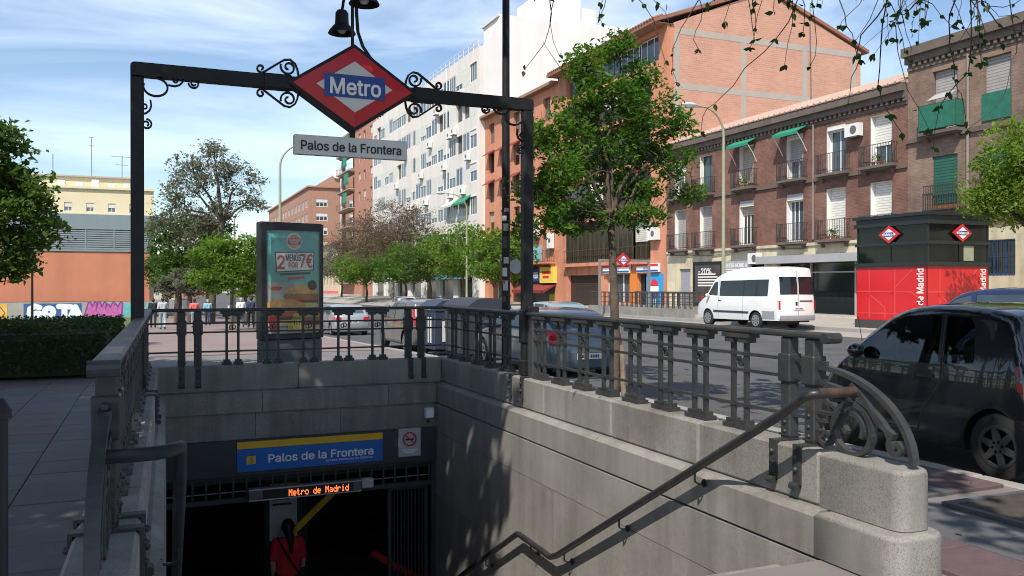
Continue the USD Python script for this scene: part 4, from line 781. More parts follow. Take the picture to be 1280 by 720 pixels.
solid(B5, 'body', xb + .41, xb + 18, y0 + .3, y1 - .01, -2, H5 - .3, 'glass_dark')
PGw = Plane('Y', y0)
facade(B5, PGw, [(xb + .403, -2), (xb + 18, -2), (xb + 18, 29.4), (xb + 2.4, 29.0), (xb + .403, 25.55)], [], .29, M['plaster_white'], 'gable_wall')
part(B5, 'attic', cat_([bx(xb + 2.4, xb + 18, y0 + .3, y0 + 5, H5 - .29, 28.95), bx(xb + 7.5, xb + 18, y0 + 5.002, y1, H5 - .29, 28.95)]), M['plaster_white'])
part(B5, 'attic_roof', bx(xb + 2.2, xb + 18, y0 + .3, y0 + 5.2, 28.96, 29.15), M['panel_pale'])
part(B5, 'stair_tower', cat_([bx(xb + 8, xb + 13, y0 + 3, y0 + 9, 28.955, 33.0), bx(xb + 13.01, xb + 15, y0 + 3.2, y0 + 8, 28.955, 32.0)]), M['plaster_white'])
part(B5, 'roof_railing', cat_([PW.box(y0 + .5 + 1.5*i, y0 + .55 + 1.5*i, H5, H5 + .9, .1, .15) for i in range(29)] + [PW.box(y0 + .5, y1 - .5, H5 + v, H5 + v + .05, .1, .15) for v in (.4, .85)]), M['white_frame'])
part(B5, 'roof_antenna', cat_([tube([(xb + 2, 108, 25), (xb + 2, 108, 29)], .06, 5), tube([(xb + 2, 107, 28.4), (xb + 2, 109, 28.4)], .04, 5), tube([(xb + 2, 107.2, 27.8), (xb + 2, 108.8, 27.8)], .04, 5), tube([(xb + 2, 113, 25), (xb + 2, 113, 28.6)], .06, 5), tube([(xb + 2, 112, 28.1), (xb + 2, 114, 28.1)], .04, 5)]), M['white_frame'])
r5 = random.Random(11)
for i, (a, b) in enumerate(rowz):
    for k, (s0, s1) in enumerate(segs):
        ch_ = r5.random(); kind = 'open' if ch_ < .13 else ('grey' if ch_ < .55 else ('blue' if ch_ < .86 else 'dark'))
        window(B5, PW, s0 + .03, s1 - (.03 if k % 5 else .22), a, b, w=.02 if kind != 'open' else .3, frame='white_frame' if kind != 'open' else 'dark_grey', pane={'open': 'glass_dark', 'grey': 'glass_grey', 'blue': 'glass_blue', 'dark': 'glass_dark'}[kind], mull=r5.choice((1, 1, 2)), fw=.09,
               shutter='shutter_white' if kind != 'open' and r5.random() < .5 else None, sh=r5.choice((.3, .45, .7, 1.0)))
    for k in (0, 1):        # glazed corner boxes at the near end of each window band
        pass
for (u, v) in ((82.5, 15.2), (84.5, 21.9 - .4), (86.8, 18.5), (88.2, 18.3), (90.2, 15.1), (93, 21.8), (95.5, 18.4), (99, 15.2), (101, 11.7), (103, 11.7), (88, 11.8), (106, 18.4), (110, 15.1), (84, 11.8), (97, 11.8)): ac_unit(B5, PW, u, v - .35, w=1.05, h=.75, d=.42)
part(B5, 'downpipe', tube([(xb - .08, 89.5, 4), (xb - .08, 89.5, H5)], .06, 6), M['white_frame']); part(B5, 'downpipe', tube([(xb - .08, 103, 4), (xb - .08, 103, H5)], .06, 6), M['panel_pale'])
for a, b in rowz[:5]:
    part(B5, 'corner_window', cat_([bx(xb - .09, xb - .003, y0 + .82, y0 + 2.6, b - .08, b + .02)]), M['white_frame'])
for k in range(2):
    part(B5, 'awning', ext(Polygon([(0, 0), (.9, -.75), (.9, -.95), (0, -.1)]), 3.4, lambda u, v, w: np.stack([xb - .003 - u, 82.0 + 4*k + w, 10.9 - 3.4*k*0 + v], -1)), M['awning_green'] if k == 0 else M['curtain'])
for k in range(7): part(B5, 'shop_window', PW.box(y0 + 2 + 6*k, y0 + 6.5 + 6*k, -1.6, 2.4, .3, .32), M['glass_blue' if k % 2 else 'glass_dark'])
part(B5, 'shop_canopy', PW.box(83, 95, 2.2, 2.9, -1.0, -.005), mat('canopy_blue', (.12, .26, .34), .6, .1)); part(B5, 'shop_canopy', PW.box(101, 110, 2.3, 2.8, -.8, -.005), M['remax_red'])

# ---- narrow reddish block with balconies
B6 = thing('apartment_block', 'narrow reddish block with stacked balconies and green blinds left of the white block', 'building')
y0, y1, H6 = 124.0, 150.0, 27.0
hs = []; cw = [(126.5, 128.2), (131, 132.6), (134.5, 136)]
for k in range(8):
    z = 2.6 + 3.1*k
    for a, b in cw: hs.append((a, z, b, z + 1.6))
    hs.append((139.0, z - .6, 148.2, z + 2.0))
facade(B6, PX, [(y0, -2.6), (y1, -2.6), (y1, H6), (y0, H6)], hs, .5, M['brick_far_red'])
solid(B6, 'body', BX + 2.2, BX + 16, y0 + .05, y1 - .01, -2.6, H6 - .05, 'brick_far_red'); part(B6, 'corner_strip', PX.box(y1 - 1.2, y1, -2.6, H6, -.05, -.003), M['plaster_white'])
part(B6, 'roof', bx(BX - .3, BX + 16, y0, y1, H6 + .003, H6 + .3), M['concrete']); solid(B6, 'attic', BX + 4, BX + 14, y0 + 4, y1 - 4, H6 + .31, H6 + 2.4, 'plaster_white')
for k in range(8):
    z = 2.6 + 3.1*k
    for i, (a, b) in enumerate(cw): window(B6, PX, a, b, z, z + 1.6, w=.2, pane='glass_grey', shutter='shutter_white' if (k + i) % 2 else None, sh=.7)
    balcony(B6, PX, 138.6, 148.6, z - .65, d=1.1, h=1.0, slab='concrete', bars=16)
    part(B6, 'balcony_door', PX.box(140, 144, z - .6, z + 1.6, 1.9, 2.0), M['glass_dark'])
    if k in (4, 6, 7, 5): part(B6, 'green_blind', PX.box(139.2 if k % 2 else 140.5, 142.6 if k % 2 else 143.5, z + .1, z + 2.0, -1.0, -.96), M['awning_green'])
# ---- low old house and the far brown block
B7 = thing('low_house', 'low cream house with red tiled roof behind the balcony block', 'house')
y0, y1 = 150.1, 176.0
hs = [(y0 + 2 + 3.2*i, z, y0 + 3.4 + 3.2*i, z + 2.1) for i in range(7) for z in (1.6, 5.4)]
facade(B7, PX, [(y0, -3), (y1, -3), (y1, 9.0), (y0, 9.0)], hs, .4, M['plaster_cream']); solid(B7, 'body', BX + .41, BX + 10, y0, y1, -3, 8.9, 'glass_dark')
part(B7, 'roof', ext(Polygon([(BX - .7, 9.02), (BX + 5, 11), (BX + 10.5, 9.02)]), y1 - y0, lambda u, v, w: np.stack([u, y0 + w, v], -1)), mat('roof_red', (.36, .11, .07), .85, .15, 2))
for h in hs: window(B7, PX, h[0], h[2], h[1], h[3], w=.2, frame='bronze_frame', pane='glass_dark')
part(B7, 'balcony', cat_([PX.box(y0 + 1, y1 - 2, 4.9, 5.1, -.9, -.004)] + [PX.box(y0 + 1 + .5*i, y0 + 1.05 + .5*i, 5.1, 6.0, -.88, -.84) for i in range(46)]), M['cornice_dark'])
part(B7, 'shop_canopy', PX.box(y0 + 2, y0 + 12, -.2, .5, -1.6, -.004), mat('canopy_pink', (.55, .15, .15), .7, .1))
B8 = thing('apartment_block', 'far brown brick block with rows of white windows and a satellite dish on its roof', 'building')
x0, x1, yf, H8 = 31.5, 52.0, 185.0, 22.6
PB = Plane('Y', yf); hs = []
for k in range(7):
    for u in (34.0, 41.2): hs.append((u - 1.1, .2 + 3.05*k, u + 1.4, 1.9 + 3.05*k))
facade(B8, PB, [(x0 + .4, -4), (x1, -4), (x1, H8), (x0 + .4, H8)], hs, .4, M['brick_far'])
for h in hs: window(B8, PB, h[0], h[2], h[1], h[3], w=.12, pane='glass_blue', shutter='shutter_white', sh=.45, mull=2, fw=.12)
PBx = Plane('X', x0); hs2 = [(yf + 2.5 + 5*i, .2 + 3.05*k, yf + 5.2 + 5*i, 1.9 + 3.05*k) for i in range(13) for k in range(7)]
facade(B8, PBx, [(yf, -4), (yf + 68, -4), (yf + 68, H8), (yf, H8)], hs2, .39, M['brick_far'], 'side_wall')
for h in hs2: window(B8, PBx, h[0], h[2], h[1], h[3], w=.12, pane='glass_blue', fw=.15, mull=1)
solid(B8, 'body', x0 + .42, x1, yf + .42, yf + 68, -4, H8 - .05, 'glass_dark')
part(B8, 'roof', cat_([bx(x0 - .4, x1, yf - .4, yf + 68, H8 + .003, H8 + .35)]), M['brick_far']); solid(B8, 'penthouse', x0 + 6, x1, yf + 3, yf + 30, H8 + .36, H8 + 3.4, 'brick_far'); solid(B8, 'roof_tower', x0 + 10, x0 + 13, yf + 4, yf + 8, H8 + 3.41, H8 + 5.2, 'brick_far')
part(B8, 'satellite_dish', ext(Point(0, 0).buffer(1.1, quad_segs=6), .1, lambda u, v, w: np.stack([x0 + 6.5 + u, yf + 2.5 + w, H8 + 3.6 + v], -1)), M['ac_white'])
# ---- left building
B9 = thing('sports_hall', 'cream building with grey louvre band and blank orange wall above the graffiti', 'building')
x0, x1, yf, H9 = -34.0, 0.4, 112.0, 13.2
PL = Plane('Y', yf); wx = [-1.9 - 2.32*i for i in range(13)]
facade(B9, PL, [(x0, 9.9), (x1, 9.9), (x1, H9), (x0, H9)], [(u - .42, 10.25, u + .42, 11.3) for u in wx], .35, mat('cream_wall', (.68, .59, .40), .85, .05, .5))
for u in wx: window(B9, PL, u - .42, u + .42, 10.25, 11.3, w=.1, pane='glass_grey', shutter='shutter_white', sh=.5, fw=.07)
part(B9, 'cornice', PL.box(x0, x1 + .1, H9 - .25, H9 + .02, -.25, .3), M['cream_wall'])
solid(B9, 'attic', x0 + 2, x1 - 2.2, yf + 2, yf + 14, H9, H9 + 1.3, 'cream_wall'); part(B9, 'attic_roof', bx(x0 + 1.7, x1 - 1.9, yf + 1.7, yf + 14, H9 + 1.31, H9 + 1.5), M['concrete'])
part(B9, 'roof_clutter', cat_([cbox(u, u + .8, yf + .5, yf + 1.3, H9 + .021, H9 + .021 + h, .05) for u, h in ((-3, .6), (-4.6, .4), (-6.4, .9), (-8.1, .5), (-10, .7), (-12, .5))]), M['ac_white'])
solid(B9, 'body', x0, x1, yf + .36, yf + 40, -3, H9 - .01, 'cream_wall')
yl = yf - 1.2; P2 = Plane('Y', yl)
mat('wall_salmon', (.52, .20, .115), .85, .06, .5, dirt=(.44, .17, .10), dscale=.15, streak=(.5, .86)); mat('metal_blue', (.19, .24, .26), .5, .06, .8); mat('louvre', (.22, .26, .29), .5, .08, .8)
solid(B9, 'orange_wall', x0, x1 - .5, yl, yf - .01, -.35, 5.5, 'wall_salmon')
part(B9, 'wall_cap', P2.box(x0, x1 - .4, 5.505, 5.75, -.12, 1.1), M['metal_blue'])
part(B9, 'louvre_back', P2.box(x0, x1 - .5, 5.755, 8.1, .15, 1.1), M['dark_grey'])
for i in range(9): part(B9, 'louvre_slat', P2.box(x0, x1 - .5, 5.8 + .255*i, 5.97 + .255*i, .02, .14), M['louvre'])
part(B9, 'louvre_post', cat_([P2.box(u, u + .14, 5.755, 8.1, -.03, .018) for u in np.arange(x0, x1 - .5, 3.0)]), M['louvre'])
solid(B9, 'metal_band', x0, x1 - .5, yl - .05, yf - .012, 8.105, 9.88, 'metal_blue')
for i, (u, h) in enumerate(((-9.6, 3.4), (-5.4, 6.3), (-2.0, 3.6))):
    a = thing('roof_antenna', ['short thin mast on the cream roof next to the big tree', 'tallest thin mast on the cream roof', 'mast with cross bars on the cream roof near the gantry post'][i], 'antenna')
    zz = H9 + 1.505
    part(a, 'mast', tube([(u - 1.2, yf + 4, zz), (u - 1.2, yf + 4, zz + h*.8)], .05, 5), M['pipe'])
    if i: part(a, 'cross_bar', cat_([tube([(u - 1.2 - d, yf + 4, zz + h*.8 - .1 - q), (u - 1.2 + d, yf + 4, zz + h*.8 - .1 - q)], .035, 5) for q, d in ((0, .3 if i == 1 else 1.2), (1.0, .3 if i == 1 else .7))]), M['pipe'])
GW = thing('graffiti_wall', 'low wall covered in white, pink and teal graffiti below the orange wall', 'wall')
PGf = Plane('Y', yl - 2.5)
part(GW, 'wall', PGf.box(x0, x1, -2.9, -.36, 0, .3), mat('wall_grey', (.34, .32, .30), .85, .15, 1.0))
mat('graf_white', (.75, .77, .8), .6, .05, 3); mat('graf_blue', (.04, .10, .30), .6, .2, 3); mat('graf_pink', (.50, .12, .36), .6, .25, 3); mat('graf_teal', (.12, .42, .42), .6, .25, 3); mat('graf_yellow', (.70, .42, .06), .6, .2, 2); mat('graf_purple', (.18, .05, .22), .6, .2, 2)
part(GW, 'blue_paint', PGf.box(-13.0, -7.2, -2.6, -.5, -.008, -.002), M['graf_blue'])
gl = ext(shapely.union_all([q.buffer(.30) for q in (LineString([(-11.45, -.95), (-11.9, -.80), (-12.35, -1.1), (-12.4, -1.7), (-12.0, -2.1), (-11.5, -1.95), (-11.45, -1.6), (-11.8, -1.6)]), Point(-10.5, -1.45).buffer(.42).exterior, LineString([(-9.5, -.85), (-8.3, -.9)]), LineString([(-8.95, -.9), (-8.95, -2.1)]), LineString([(-8.35, -2.1), (-7.85, -.9), (-7.35, -2.1)]), LineString([(-8.1, -1.7), (-7.6, -1.7)]))]), .006, lambda u, v, w: PGf(u, v, -.016 + w)); part(GW, 'white_letters', gl, M['graf_white'])
rg = random.Random(2)
pk = shapely.union_all([Polygon([(u, -2.4), (u + .5, -.6 + rg.uniform(-.2, .1)), (u + .75, -1.3), (u + 1.1, -.55), (u + 1.0, -2.3), (u + .6, -1.8)]) for u in (-6.9, -5.9, -5.0, -4.2)])
part(GW, 'pink_letters', ext(pk.buffer(.10).buffer(-.04), .005, lambda u, v, w: PGf(u, v, -.012 + w)), M['graf_pink']); part(GW, 'purple_outline', ext(pk.buffer(.22), .003, lambda u, v, w: PGf(u, v, -.0065 + w)), M['graf_purple'])
tl = shapely.union_all([Polygon([(u, -2.5), (u + .2, -.5), (u + 1.2, -.6), (u + .9, -1.4), (u + 1.3, -2.4), (u + .6, -1.9)]) for u in (-3.0, -1.7, -.6)])
part(GW, 'teal_letters', ext(tl.intersection(sbox(-40, -3, x1, 0)), .005, lambda u, v, w: PGf(u, v, -.012 + w)), M['graf_teal'])
part(GW, 'yellow_panel', PGf.box(-19.5, -14.6, -2.7, -.5, -.01, -.002), M['graf_yellow']); part(GW, 'yellow_marks', cat_([tube([PGf(-19 + .9*i, -2.4, -.015), PGf(-18.4 + .9*i, -1.5, -.015), PGf(-18.9 + .9*i, -.8, -.015)], .05, 5) for i in range(5)]), M['graf_purple'])
# far buildings that close the avenue left of the trees
for i, (a, b, y, h, lab) in enumerate(((-8, .2, 160, 7.5, 'distant grey house closing the left side of the tree lined walk'), (-2, 8.0, 300, 9, 'most distant pale house at the end of the tree lined walk'), (8.2, 26, 330, 13, 'distant brick house behind the walk trees'))):
    t = thing('distant_house', lab, 'house'); pl = Plane('Y', y)
    hs = [(a + 1 + 2.6*k, -2 + 3*j, a + 2.2 + 2.6*k, -.4 + 3*j) for k in range(int((b - a - 1)/2.6)) for j in range(int((h + 2)/3))]
    facade(t, pl, [(a, -4), (b, -4), (b, h), (a, h)], hs, .3, M[('wall_grey', 'plaster_cream', 'brick_far')[i]])
    for q in hs: window(t, pl, q[0], q[2], q[1], q[3], w=.1, pane='glass_grey')
    solid(t, 'body', a, b, y + .31, y + 10, -4, h - .05, 'dark_grey'); part(t, 'roof', bx(a - .3, b + .3, y - .3, y + 10, h + .003, h + .3), M['concrete'])

# ---- red metro lift kiosk
K = thing('lift_kiosk', 'red metro lift kiosk with dark glass top on the far pavement', 'kiosk')
kx0, kx1, ky0, ky1 = 24.7, 27.7, 21.3, 24.5; zk = -.02
mat('kiosk_red', (.58, .015, .02), .35, .06, 1.5); mat('kiosk_line', (.62, .06, .06), .4, .05, 2); mat('kiosk_frame', (.012, .018, .018), .4, .1, 4); mat('kiosk_glass', (.005, .009, .008), .04, .3, 2, spec=.35)
part(K, 'plinth', bx(kx0 - .05, kx1 + .05, ky0 - .05, ky1 + .05, zk - .3, zk + .32), M['dark_grey'])
part(K, 'red_body', bx(kx0, kx1, ky0, ky1, zk + .322, 2.25), M['kiosk_red'])
part(K, 'frame', cat_([bx(kx0 - .06, kx1 + .06, ky0 - .06, ky1 + .06, 2.253, 2.40), bx(kx0 - .05, kx1 + .05, ky0 - .05, ky1 + .05, 3.02, 3.14), bx(kx0 - .08, kx1 + .08, ky0 - .08, ky1 + .08, 3.72, 3.86), bx(kx0 - .02, kx1 + .02, ky0 - .02, ky1 + .02, 3.865, 4.02), bx(kx0 - .12, kx1 + .12, ky0 - .12, ky1 + .12, 4.025, 4.14)]
     + [bx(u, u + .06, v, v + .06, 2.402, 3.72) for u in (kx0, kx1 - .06) for v in (ky0, ky1 - .06)]), M['kiosk_frame'])
KF = Plane('X', kx0); KS = Plane('Y', ky0)
for v0, v1 in ((2.403, 3.018), (3.143, 3.717)):
    for a in (0, 1):
        um = (ky0 + ky1)/2
        part(K, 'pane', KF.box(ky0 + .08 if a == 0 else um + .02, um - .02 if a == 0 else ky1 - .08, v0, v1, .02, .04), M['kiosk_glass'])
        um = (kx0 + kx1)/2; part(K, 'pane', KS.box(kx0 + .08 if a == 0 else um + .02, um - .02 if a == 0 else kx1 - .08, v0, v1, .02, .04), M['kiosk_glass'])
part(K, 'core', bx(kx0 + .06, kx1 - .06, ky0 + .06, ky1 - .06, 2.402, 3.86), M['black_paint'])
part(K, 'lit_panel', KS.box(kx1 - 1.25, kx1 - .75, 2.45, 2.98, .012, .018), mat('pale_panel', (.3, .31, .22), .5, .1))
for pl, c0, c1 in ((KF, ky0, ky1), (KS, kx0, kx1)):
    w_ = c1 - c0; f = (lambda a: c1 - a*w_) if pl is KF else (lambda a: c0 + a*w_)      # a: 0 at the left as seen
    ln = []
    def seg(a, b, t_=.022):
        p = [(f(q[0]), q[1]) for q in (a, b)]; ln.append(LineString(p).buffer(t_, cap_style='flat'))
    for a in (.19, .56): seg((a, .34), (a, 2.2))
    seg((.0, 1.35), (.78, 1.35)); seg((.0, .55), (.9, .55)); seg((.56, 1.5), (.82, 2.2)); seg((.19, 1.25), (.42, .75)); seg((.42, .75), (.42, .34)); seg((.78, 1.35), (.97, .9))
    part(K, 'route_lines', ext(shapely.union_all(ln), .006, lambda u, v, w: pl(u, v, -.008 + w)), M['kiosk_line'])
    part(K, 'station_dots', ext(shapely.union_all([Point(f(a), z).buffer(.07) for a, z in ((.19, 1.25), (.52, 1.35))]), .006, lambda u, v, w: pl(u, v, -.016 + w)), M['kiosk_red'])
    part(K, 'lettering', textp('Metro de Madrid', .27, pl, f(.90), 1.12, -.004, bold=True, rot=True, width=2.1), M['white_paint'])
    part(K, 'edge_trim', pl.box(*sorted((f(.985), f(.995))), .34, 2.2, -.012, -.002), M['kiosk_frame'])
    lc = (f(.50) if pl is KF else f(.52), 3.42)
    lz = lambda s: Polygon([(lc[0] - .47*s, lc[1]), (lc[0], lc[1] - .32*s), (lc[0] + .47*s, lc[1]), (lc[0], lc[1] + .32*s)])
    lg = part(K, 'emblem', ext(lz(1.0), .06, lambda u, v, w: pl(u, v, -.10 + w)), M['red_sign'])
    part(lg, 'emblem_white', ext(lz(.66), .006, lambda u, v, w: pl(u, v, -.107 + w)), M['white_paint']); part(lg, 'emblem_band', pl.box(lc[0] - .22, lc[0] + .22, lc[1] - .075, lc[1] + .075, -.114, -.1075), M['blue_sign'])
    part(lg, 'emblem_text', textp('Metro', .09, pl, lc[0], lc[1], -.115, bold=True, width=.36), M['white_paint'])
# ---- second metro entrance across the street
ME = thing('metro_entrance', 'far metro entrance with railing, thin portal and small red lozenge across the street', 'station entrance')
ez = gz(25, 42)
part(ME, 'wall', cat_([bx(24.0, 24.2, 34.2, 44.5, ez - .2, ez + .42), bx(27.0, 27.2, 34.2, 44.5, ez - .2, ez + .42), bx(24.0, 27.2, 44.51, 44.7, ez - .2, ez + .42)]), M['granite_light'])
for x in (24.1, 27.1):
    pts = [(x, 34.3, ez + 1.2), (x, 44.5, ez + 1.2)]
    part(ME, 'railing', cat_([tube(pts, .035, 6), tube([(x, 34.3, ez + .95), (x, 44.5, ez + .95)], .018, 5), tube([(x, 34.3, ez + .65), (x, 44.5, ez + .65)], .018, 5)] + [bx(x - .02, x + .02, 34.3 + .5*i + d, 34.34 + .5*i + d, ez + .42, ez + 1.2) for i in range(21) for d in (0, .14)]), M['balcony_iron'])
part(ME, 'portal', cat_([bx(23.25, 23.37, 42.0, 42.12, ez - .1, 3.05), bx(26.5, 26.62, 42.0, 42.12, ez - .1, 3.05), bx(23.37, 26.5, 42.0, 42.12, 2.92, 3.05)]), M['pipe'])
part(ME, 'scroll_wing', cat_([bar2([(34.2 - .7*math.sin(a), ez + .4 + .55*math.cos(a)) for a in np.linspace(0, PI/2, 10)], .06, .05, lambda u, v, w: np.stack(np.broadcast_arrays(24.1 + np.asarray(w, float), u, v), -1))]), M['balcony_iron'])
lc = (24.75, 3.0); PQ = Plane('Y', 41.95); lz = lambda s: Polygon([(lc[0] - .5*s, lc[1]), (lc[0], lc[1] - .42*s), (lc[0] + .5*s, lc[1]), (lc[0], lc[1] + .42*s)])
lg = part(ME, 'emblem', ext(lz(1.0), .08, lambda u, v, w: PQ(u, v, -.1 + w)), M['red_sign']); part(lg, 'emblem_white', ext(lz(.6), .006, lambda u, v, w: PQ(u, v, -.107 + w)), M['white_paint']); part(lg, 'emblem_band', PQ.box(lc[0] - .25, lc[0] + .25, lc[1] - .09, lc[1] + .09, -.114, -.1075), M['blue_sign'])
part(lg, 'emblem_text', textp('Metro', .11, PQ, lc[0], lc[1], -.115, bold=True, width=.42), M['white_paint'])

# ================================================================ VEHICLES
class Car:
    def __init__(s, L, W, H, belt, sil, arches, wr, windows, z0=.2, rf=.07, tumble=.16, bow=.12, step=.16):
        s.L, s.W, s.H, s.belt, s.arches, s.wr, s.windows, s.z0, s.rf, s.tumble, s.bow, s.step = L, W, H, belt, arches, wr, windows, z0, rf, tumble, bow, step
        sil = [tuple(q) if len(q) > 2 else (*q, 'b') for q in sil]
        for _ in range(2):        # rounds the outline's corners
            o = [sil[0]]
            for a, b in zip(sil[:-1], sil[1:]): o += [(a[0]*.75 + b[0]*.25, a[1]*.75 + b[1]*.25, a[2]), (a[0]*.25 + b[0]*.75, a[1]*.25 + b[1]*.75, a[2])]
            sil = o + [sil[-1]]
        s.sil = sil; s.line = LineString([(p[0], p[1]) for p in sil])
        bf = [s.line.buffer(rf*k, quad_segs=6) for k in (.08, .25, .5, .75, 1.0)]; s.rings = [bf[0]] + [b.difference(a) for a, b in zip(bf, bf[1:])] + [sbox(-9, -9, 9, 9).difference(bf[-1])]
        s.poly = Polygon([(p[0], p[1]) for p in sil]).buffer(0)
    def hw(s, x, z):
        x, z = np.asarray(x, float), np.asarray(z, float); a = np.clip(np.abs(x) / (s.L/2), 0, 1)
        w = s.W/2 * (1 - .10*a**4)
        lo = np.clip((s.belt*.70 - z) / (s.belt*.70), 0, 1); up = np.clip((z - s.belt) / (s.H - s.belt), 0, 1); md = np.clip((z - s.belt*.7) / (s.belt*.3), 0, 1)
        return w * (1 - .09*lo**2) * (1 - .025*md**2) * (1 - s.tumble*up)
    def bend(s, P):
        P = np.array(P, float); a = np.clip((np.abs(P[..., 0]) / (s.L/2) - .55) / .45, 0, 1)
        P[..., 0] -= np.sign(P[..., 0]) * s.bow * (np.abs(P[..., 1]) / (s.W/2))**2.2 * a*a*(3 - 2*a); return P
    def side(s, poly, off, sgn, step=None, skin=True):
        """maps a polygon of the side view onto the flank"""
        st = step or s.step; poly = shapely.make_valid(poly).buffer(0); vs, fs, n = [], [], 0; x0, z0, x1, z1 = poly.bounds
        for xa in np.arange(math.floor(x0/st)*st, x1, st):
            for za in np.arange(math.floor(z0/st)*st, z1, st):
                c0 = poly.intersection(sbox(xa, za, xa + st, za + st))
                if c0.is_empty: continue
                near = skin and c0.distance(s.line) < s.rf
                for gg in [g_ for c in ([c0.intersection(r_) for r_ in s.rings] if near else [c0]) for g_ in getattr(c, 'geoms', [c])]:
                    if gg.geom_type != 'Polygon' or gg.area < 1e-6: continue
                    v, f = trimesh.creation.triangulate_polygon(gg, engine='earcut'); vs.append(v); fs.append(f + n); n += len(v)
        v = np.vstack(vs); f = np.vstack(fs); y = s.hw(v[:, 0], v[:, 1])
        if skin:
            d = np.minimum(shapely.distance(s.line, shapely.points(v)), s.rf); y = y - (s.rf - np.sqrt(np.maximum(s.rf**2 - (s.rf - d)**2, 0)))
        P = s.bend(np.stack([v[:, 0], sgn*(y + off), v[:, 1]], -1)); m = trimesh.Trimesh(P, f, process=False); m.merge_vertices(digits_vertex=5)
        nn = m.face_normals[:, 1].mean()
        if nn * sgn < 0: m.invert()
        return m
    def strip(s, pts, v0=-1, v1=1, off=0.0, n=9, crown=.025):
        p = []
        for a, b in zip(pts[:-1], pts[1:]):
            k = max(1, int(math.hypot(b[0]-a[0], b[1]-a[1]) / s.step))
            p += [(a[0] + (b[0]-a[0])*i/k, a[1] + (b[1]-a[1])*i/k) for i in range(k)]
        p.append(pts[-1]); p = np.array([(q[0], q[1]) for q in p], float)
        t = np.gradient(p, axis=0); t /= np.linalg.norm(t, axis=1, keepdims=True); nr = np.stack([t[:, 1], -t[:, 0]], 1)
        if nr[:, 1].sum() < 0 and p[:, 1].mean() > s.belt: nr = -nr
        nr = np.where(((nr * (p - np.array([0, s.belt*.5]))).sum(1) < 0)[:, None], -nr, nr)
        w = s.hw(p[:, 0], p[:, 1]) - s.rf; v = np.linspace(v0, v1, n); cr = crown * (1 - v**2)
        if off == 0: P = np.stack([p[:, :1] + nr[:, :1]*cr, w[:, None]*v, p[:, 1:] + nr[:, 1:]*cr], -1)
        else: P = np.stack([p[:, :1] + nr[:, :1]*(cr + off), w[:, None]*v, p[:, 1:] + nr[:, 1:]*(cr + off)], -1)
        m = quads(s.bend(P)); c = m.triangles_center - np.array([0, 0, s.belt*.5])
        if (m.face_normals * c).sum() < 0: m.invert()
        return m
    def at_end(s, end, z):
        q = [(p[0], p[1]) for p in s.sil if p[0]*end > s.L*.18]; q = sorted(q, key=lambda a: a[1]); return float(np.interp(z, [a[1] for a in q], [a[0] for a in q]))
    def end_patch(s, end, z0, z1, y0, y1, off=.006, n=5):
        zz = np.linspace(z0, z1, 4); yy = np.linspace(y0, y1, n)
        P = np.array([[(s.at_end(end, z) + end*(off + .025*(1 - (y/(s.W/2))**2)), y, z) for y in yy] for z in zz]); m = quads(s.bend(P))
        if m.face_normals[:, 0].mean() * end < 0: m.invert()
        return m
def wheel(parent, x, y, r, w, rim, spokes=5, sgn=1):
    prof = [(r*.60, -w/2), (r*.80, -w/2 - .004), (r*.95, -w/2 + .012), (r, -w*.3), (r, w*.3), (r*.95, w/2 - .012), (r*.80, w/2 + .004), (r*.60, w/2)]
    t = part(parent, 'wheel', lathe([(a, b) for a, b in prof], 28, (x, y, r), 'y'), M['rubber'], smooth=40)
    o = sgn*w/2
    ms = [lathe([(r*.62, 0), (r*.60, .02)], 24, (x, y + o*.93, r), 'y'), lathe([(0, 0), (r*.62, .0)], 24, (x, y + o*.45, r), 'y')]
    rimm = [lathe([(r*.54, -.01), (r*.64, -.01), (r*.64, .012), (r*.54, .012), (r*.54, -.01)], 28, (x, y + o*.95, r), 'y'), lathe([(0, -.02), (r*.13, -.02), (r*.13, .02), (0, .022)], 12, (x, y + o*.88, r), 'y')]
    for k in range(spokes):
        a = 2*PI*k/spokes + .3; c, s_ = math.cos(a), math.sin(a)
        q = np.array([(r*.1, -.035), (r*.58, -.022), (r*.58, .022), (r*.1, .035)]); pl = Polygon([(c*u - s_*v, s_*u + c*v) for u, v in q])
        e = trimesh.creation.extrude_polygon(pl, .03, engine='earcut'); v = np.array(e.vertices); e.vertices = np.stack([x + v[:, 0], y + o*.80 + v[:, 2]*1.0, r + v[:, 1]], -1); e.fix_normals(); rimm.append(e)
    part(t, 'rim', cat_(rimm), rim); part(t, 'hub_disc', ms[1], M['black_paint'])
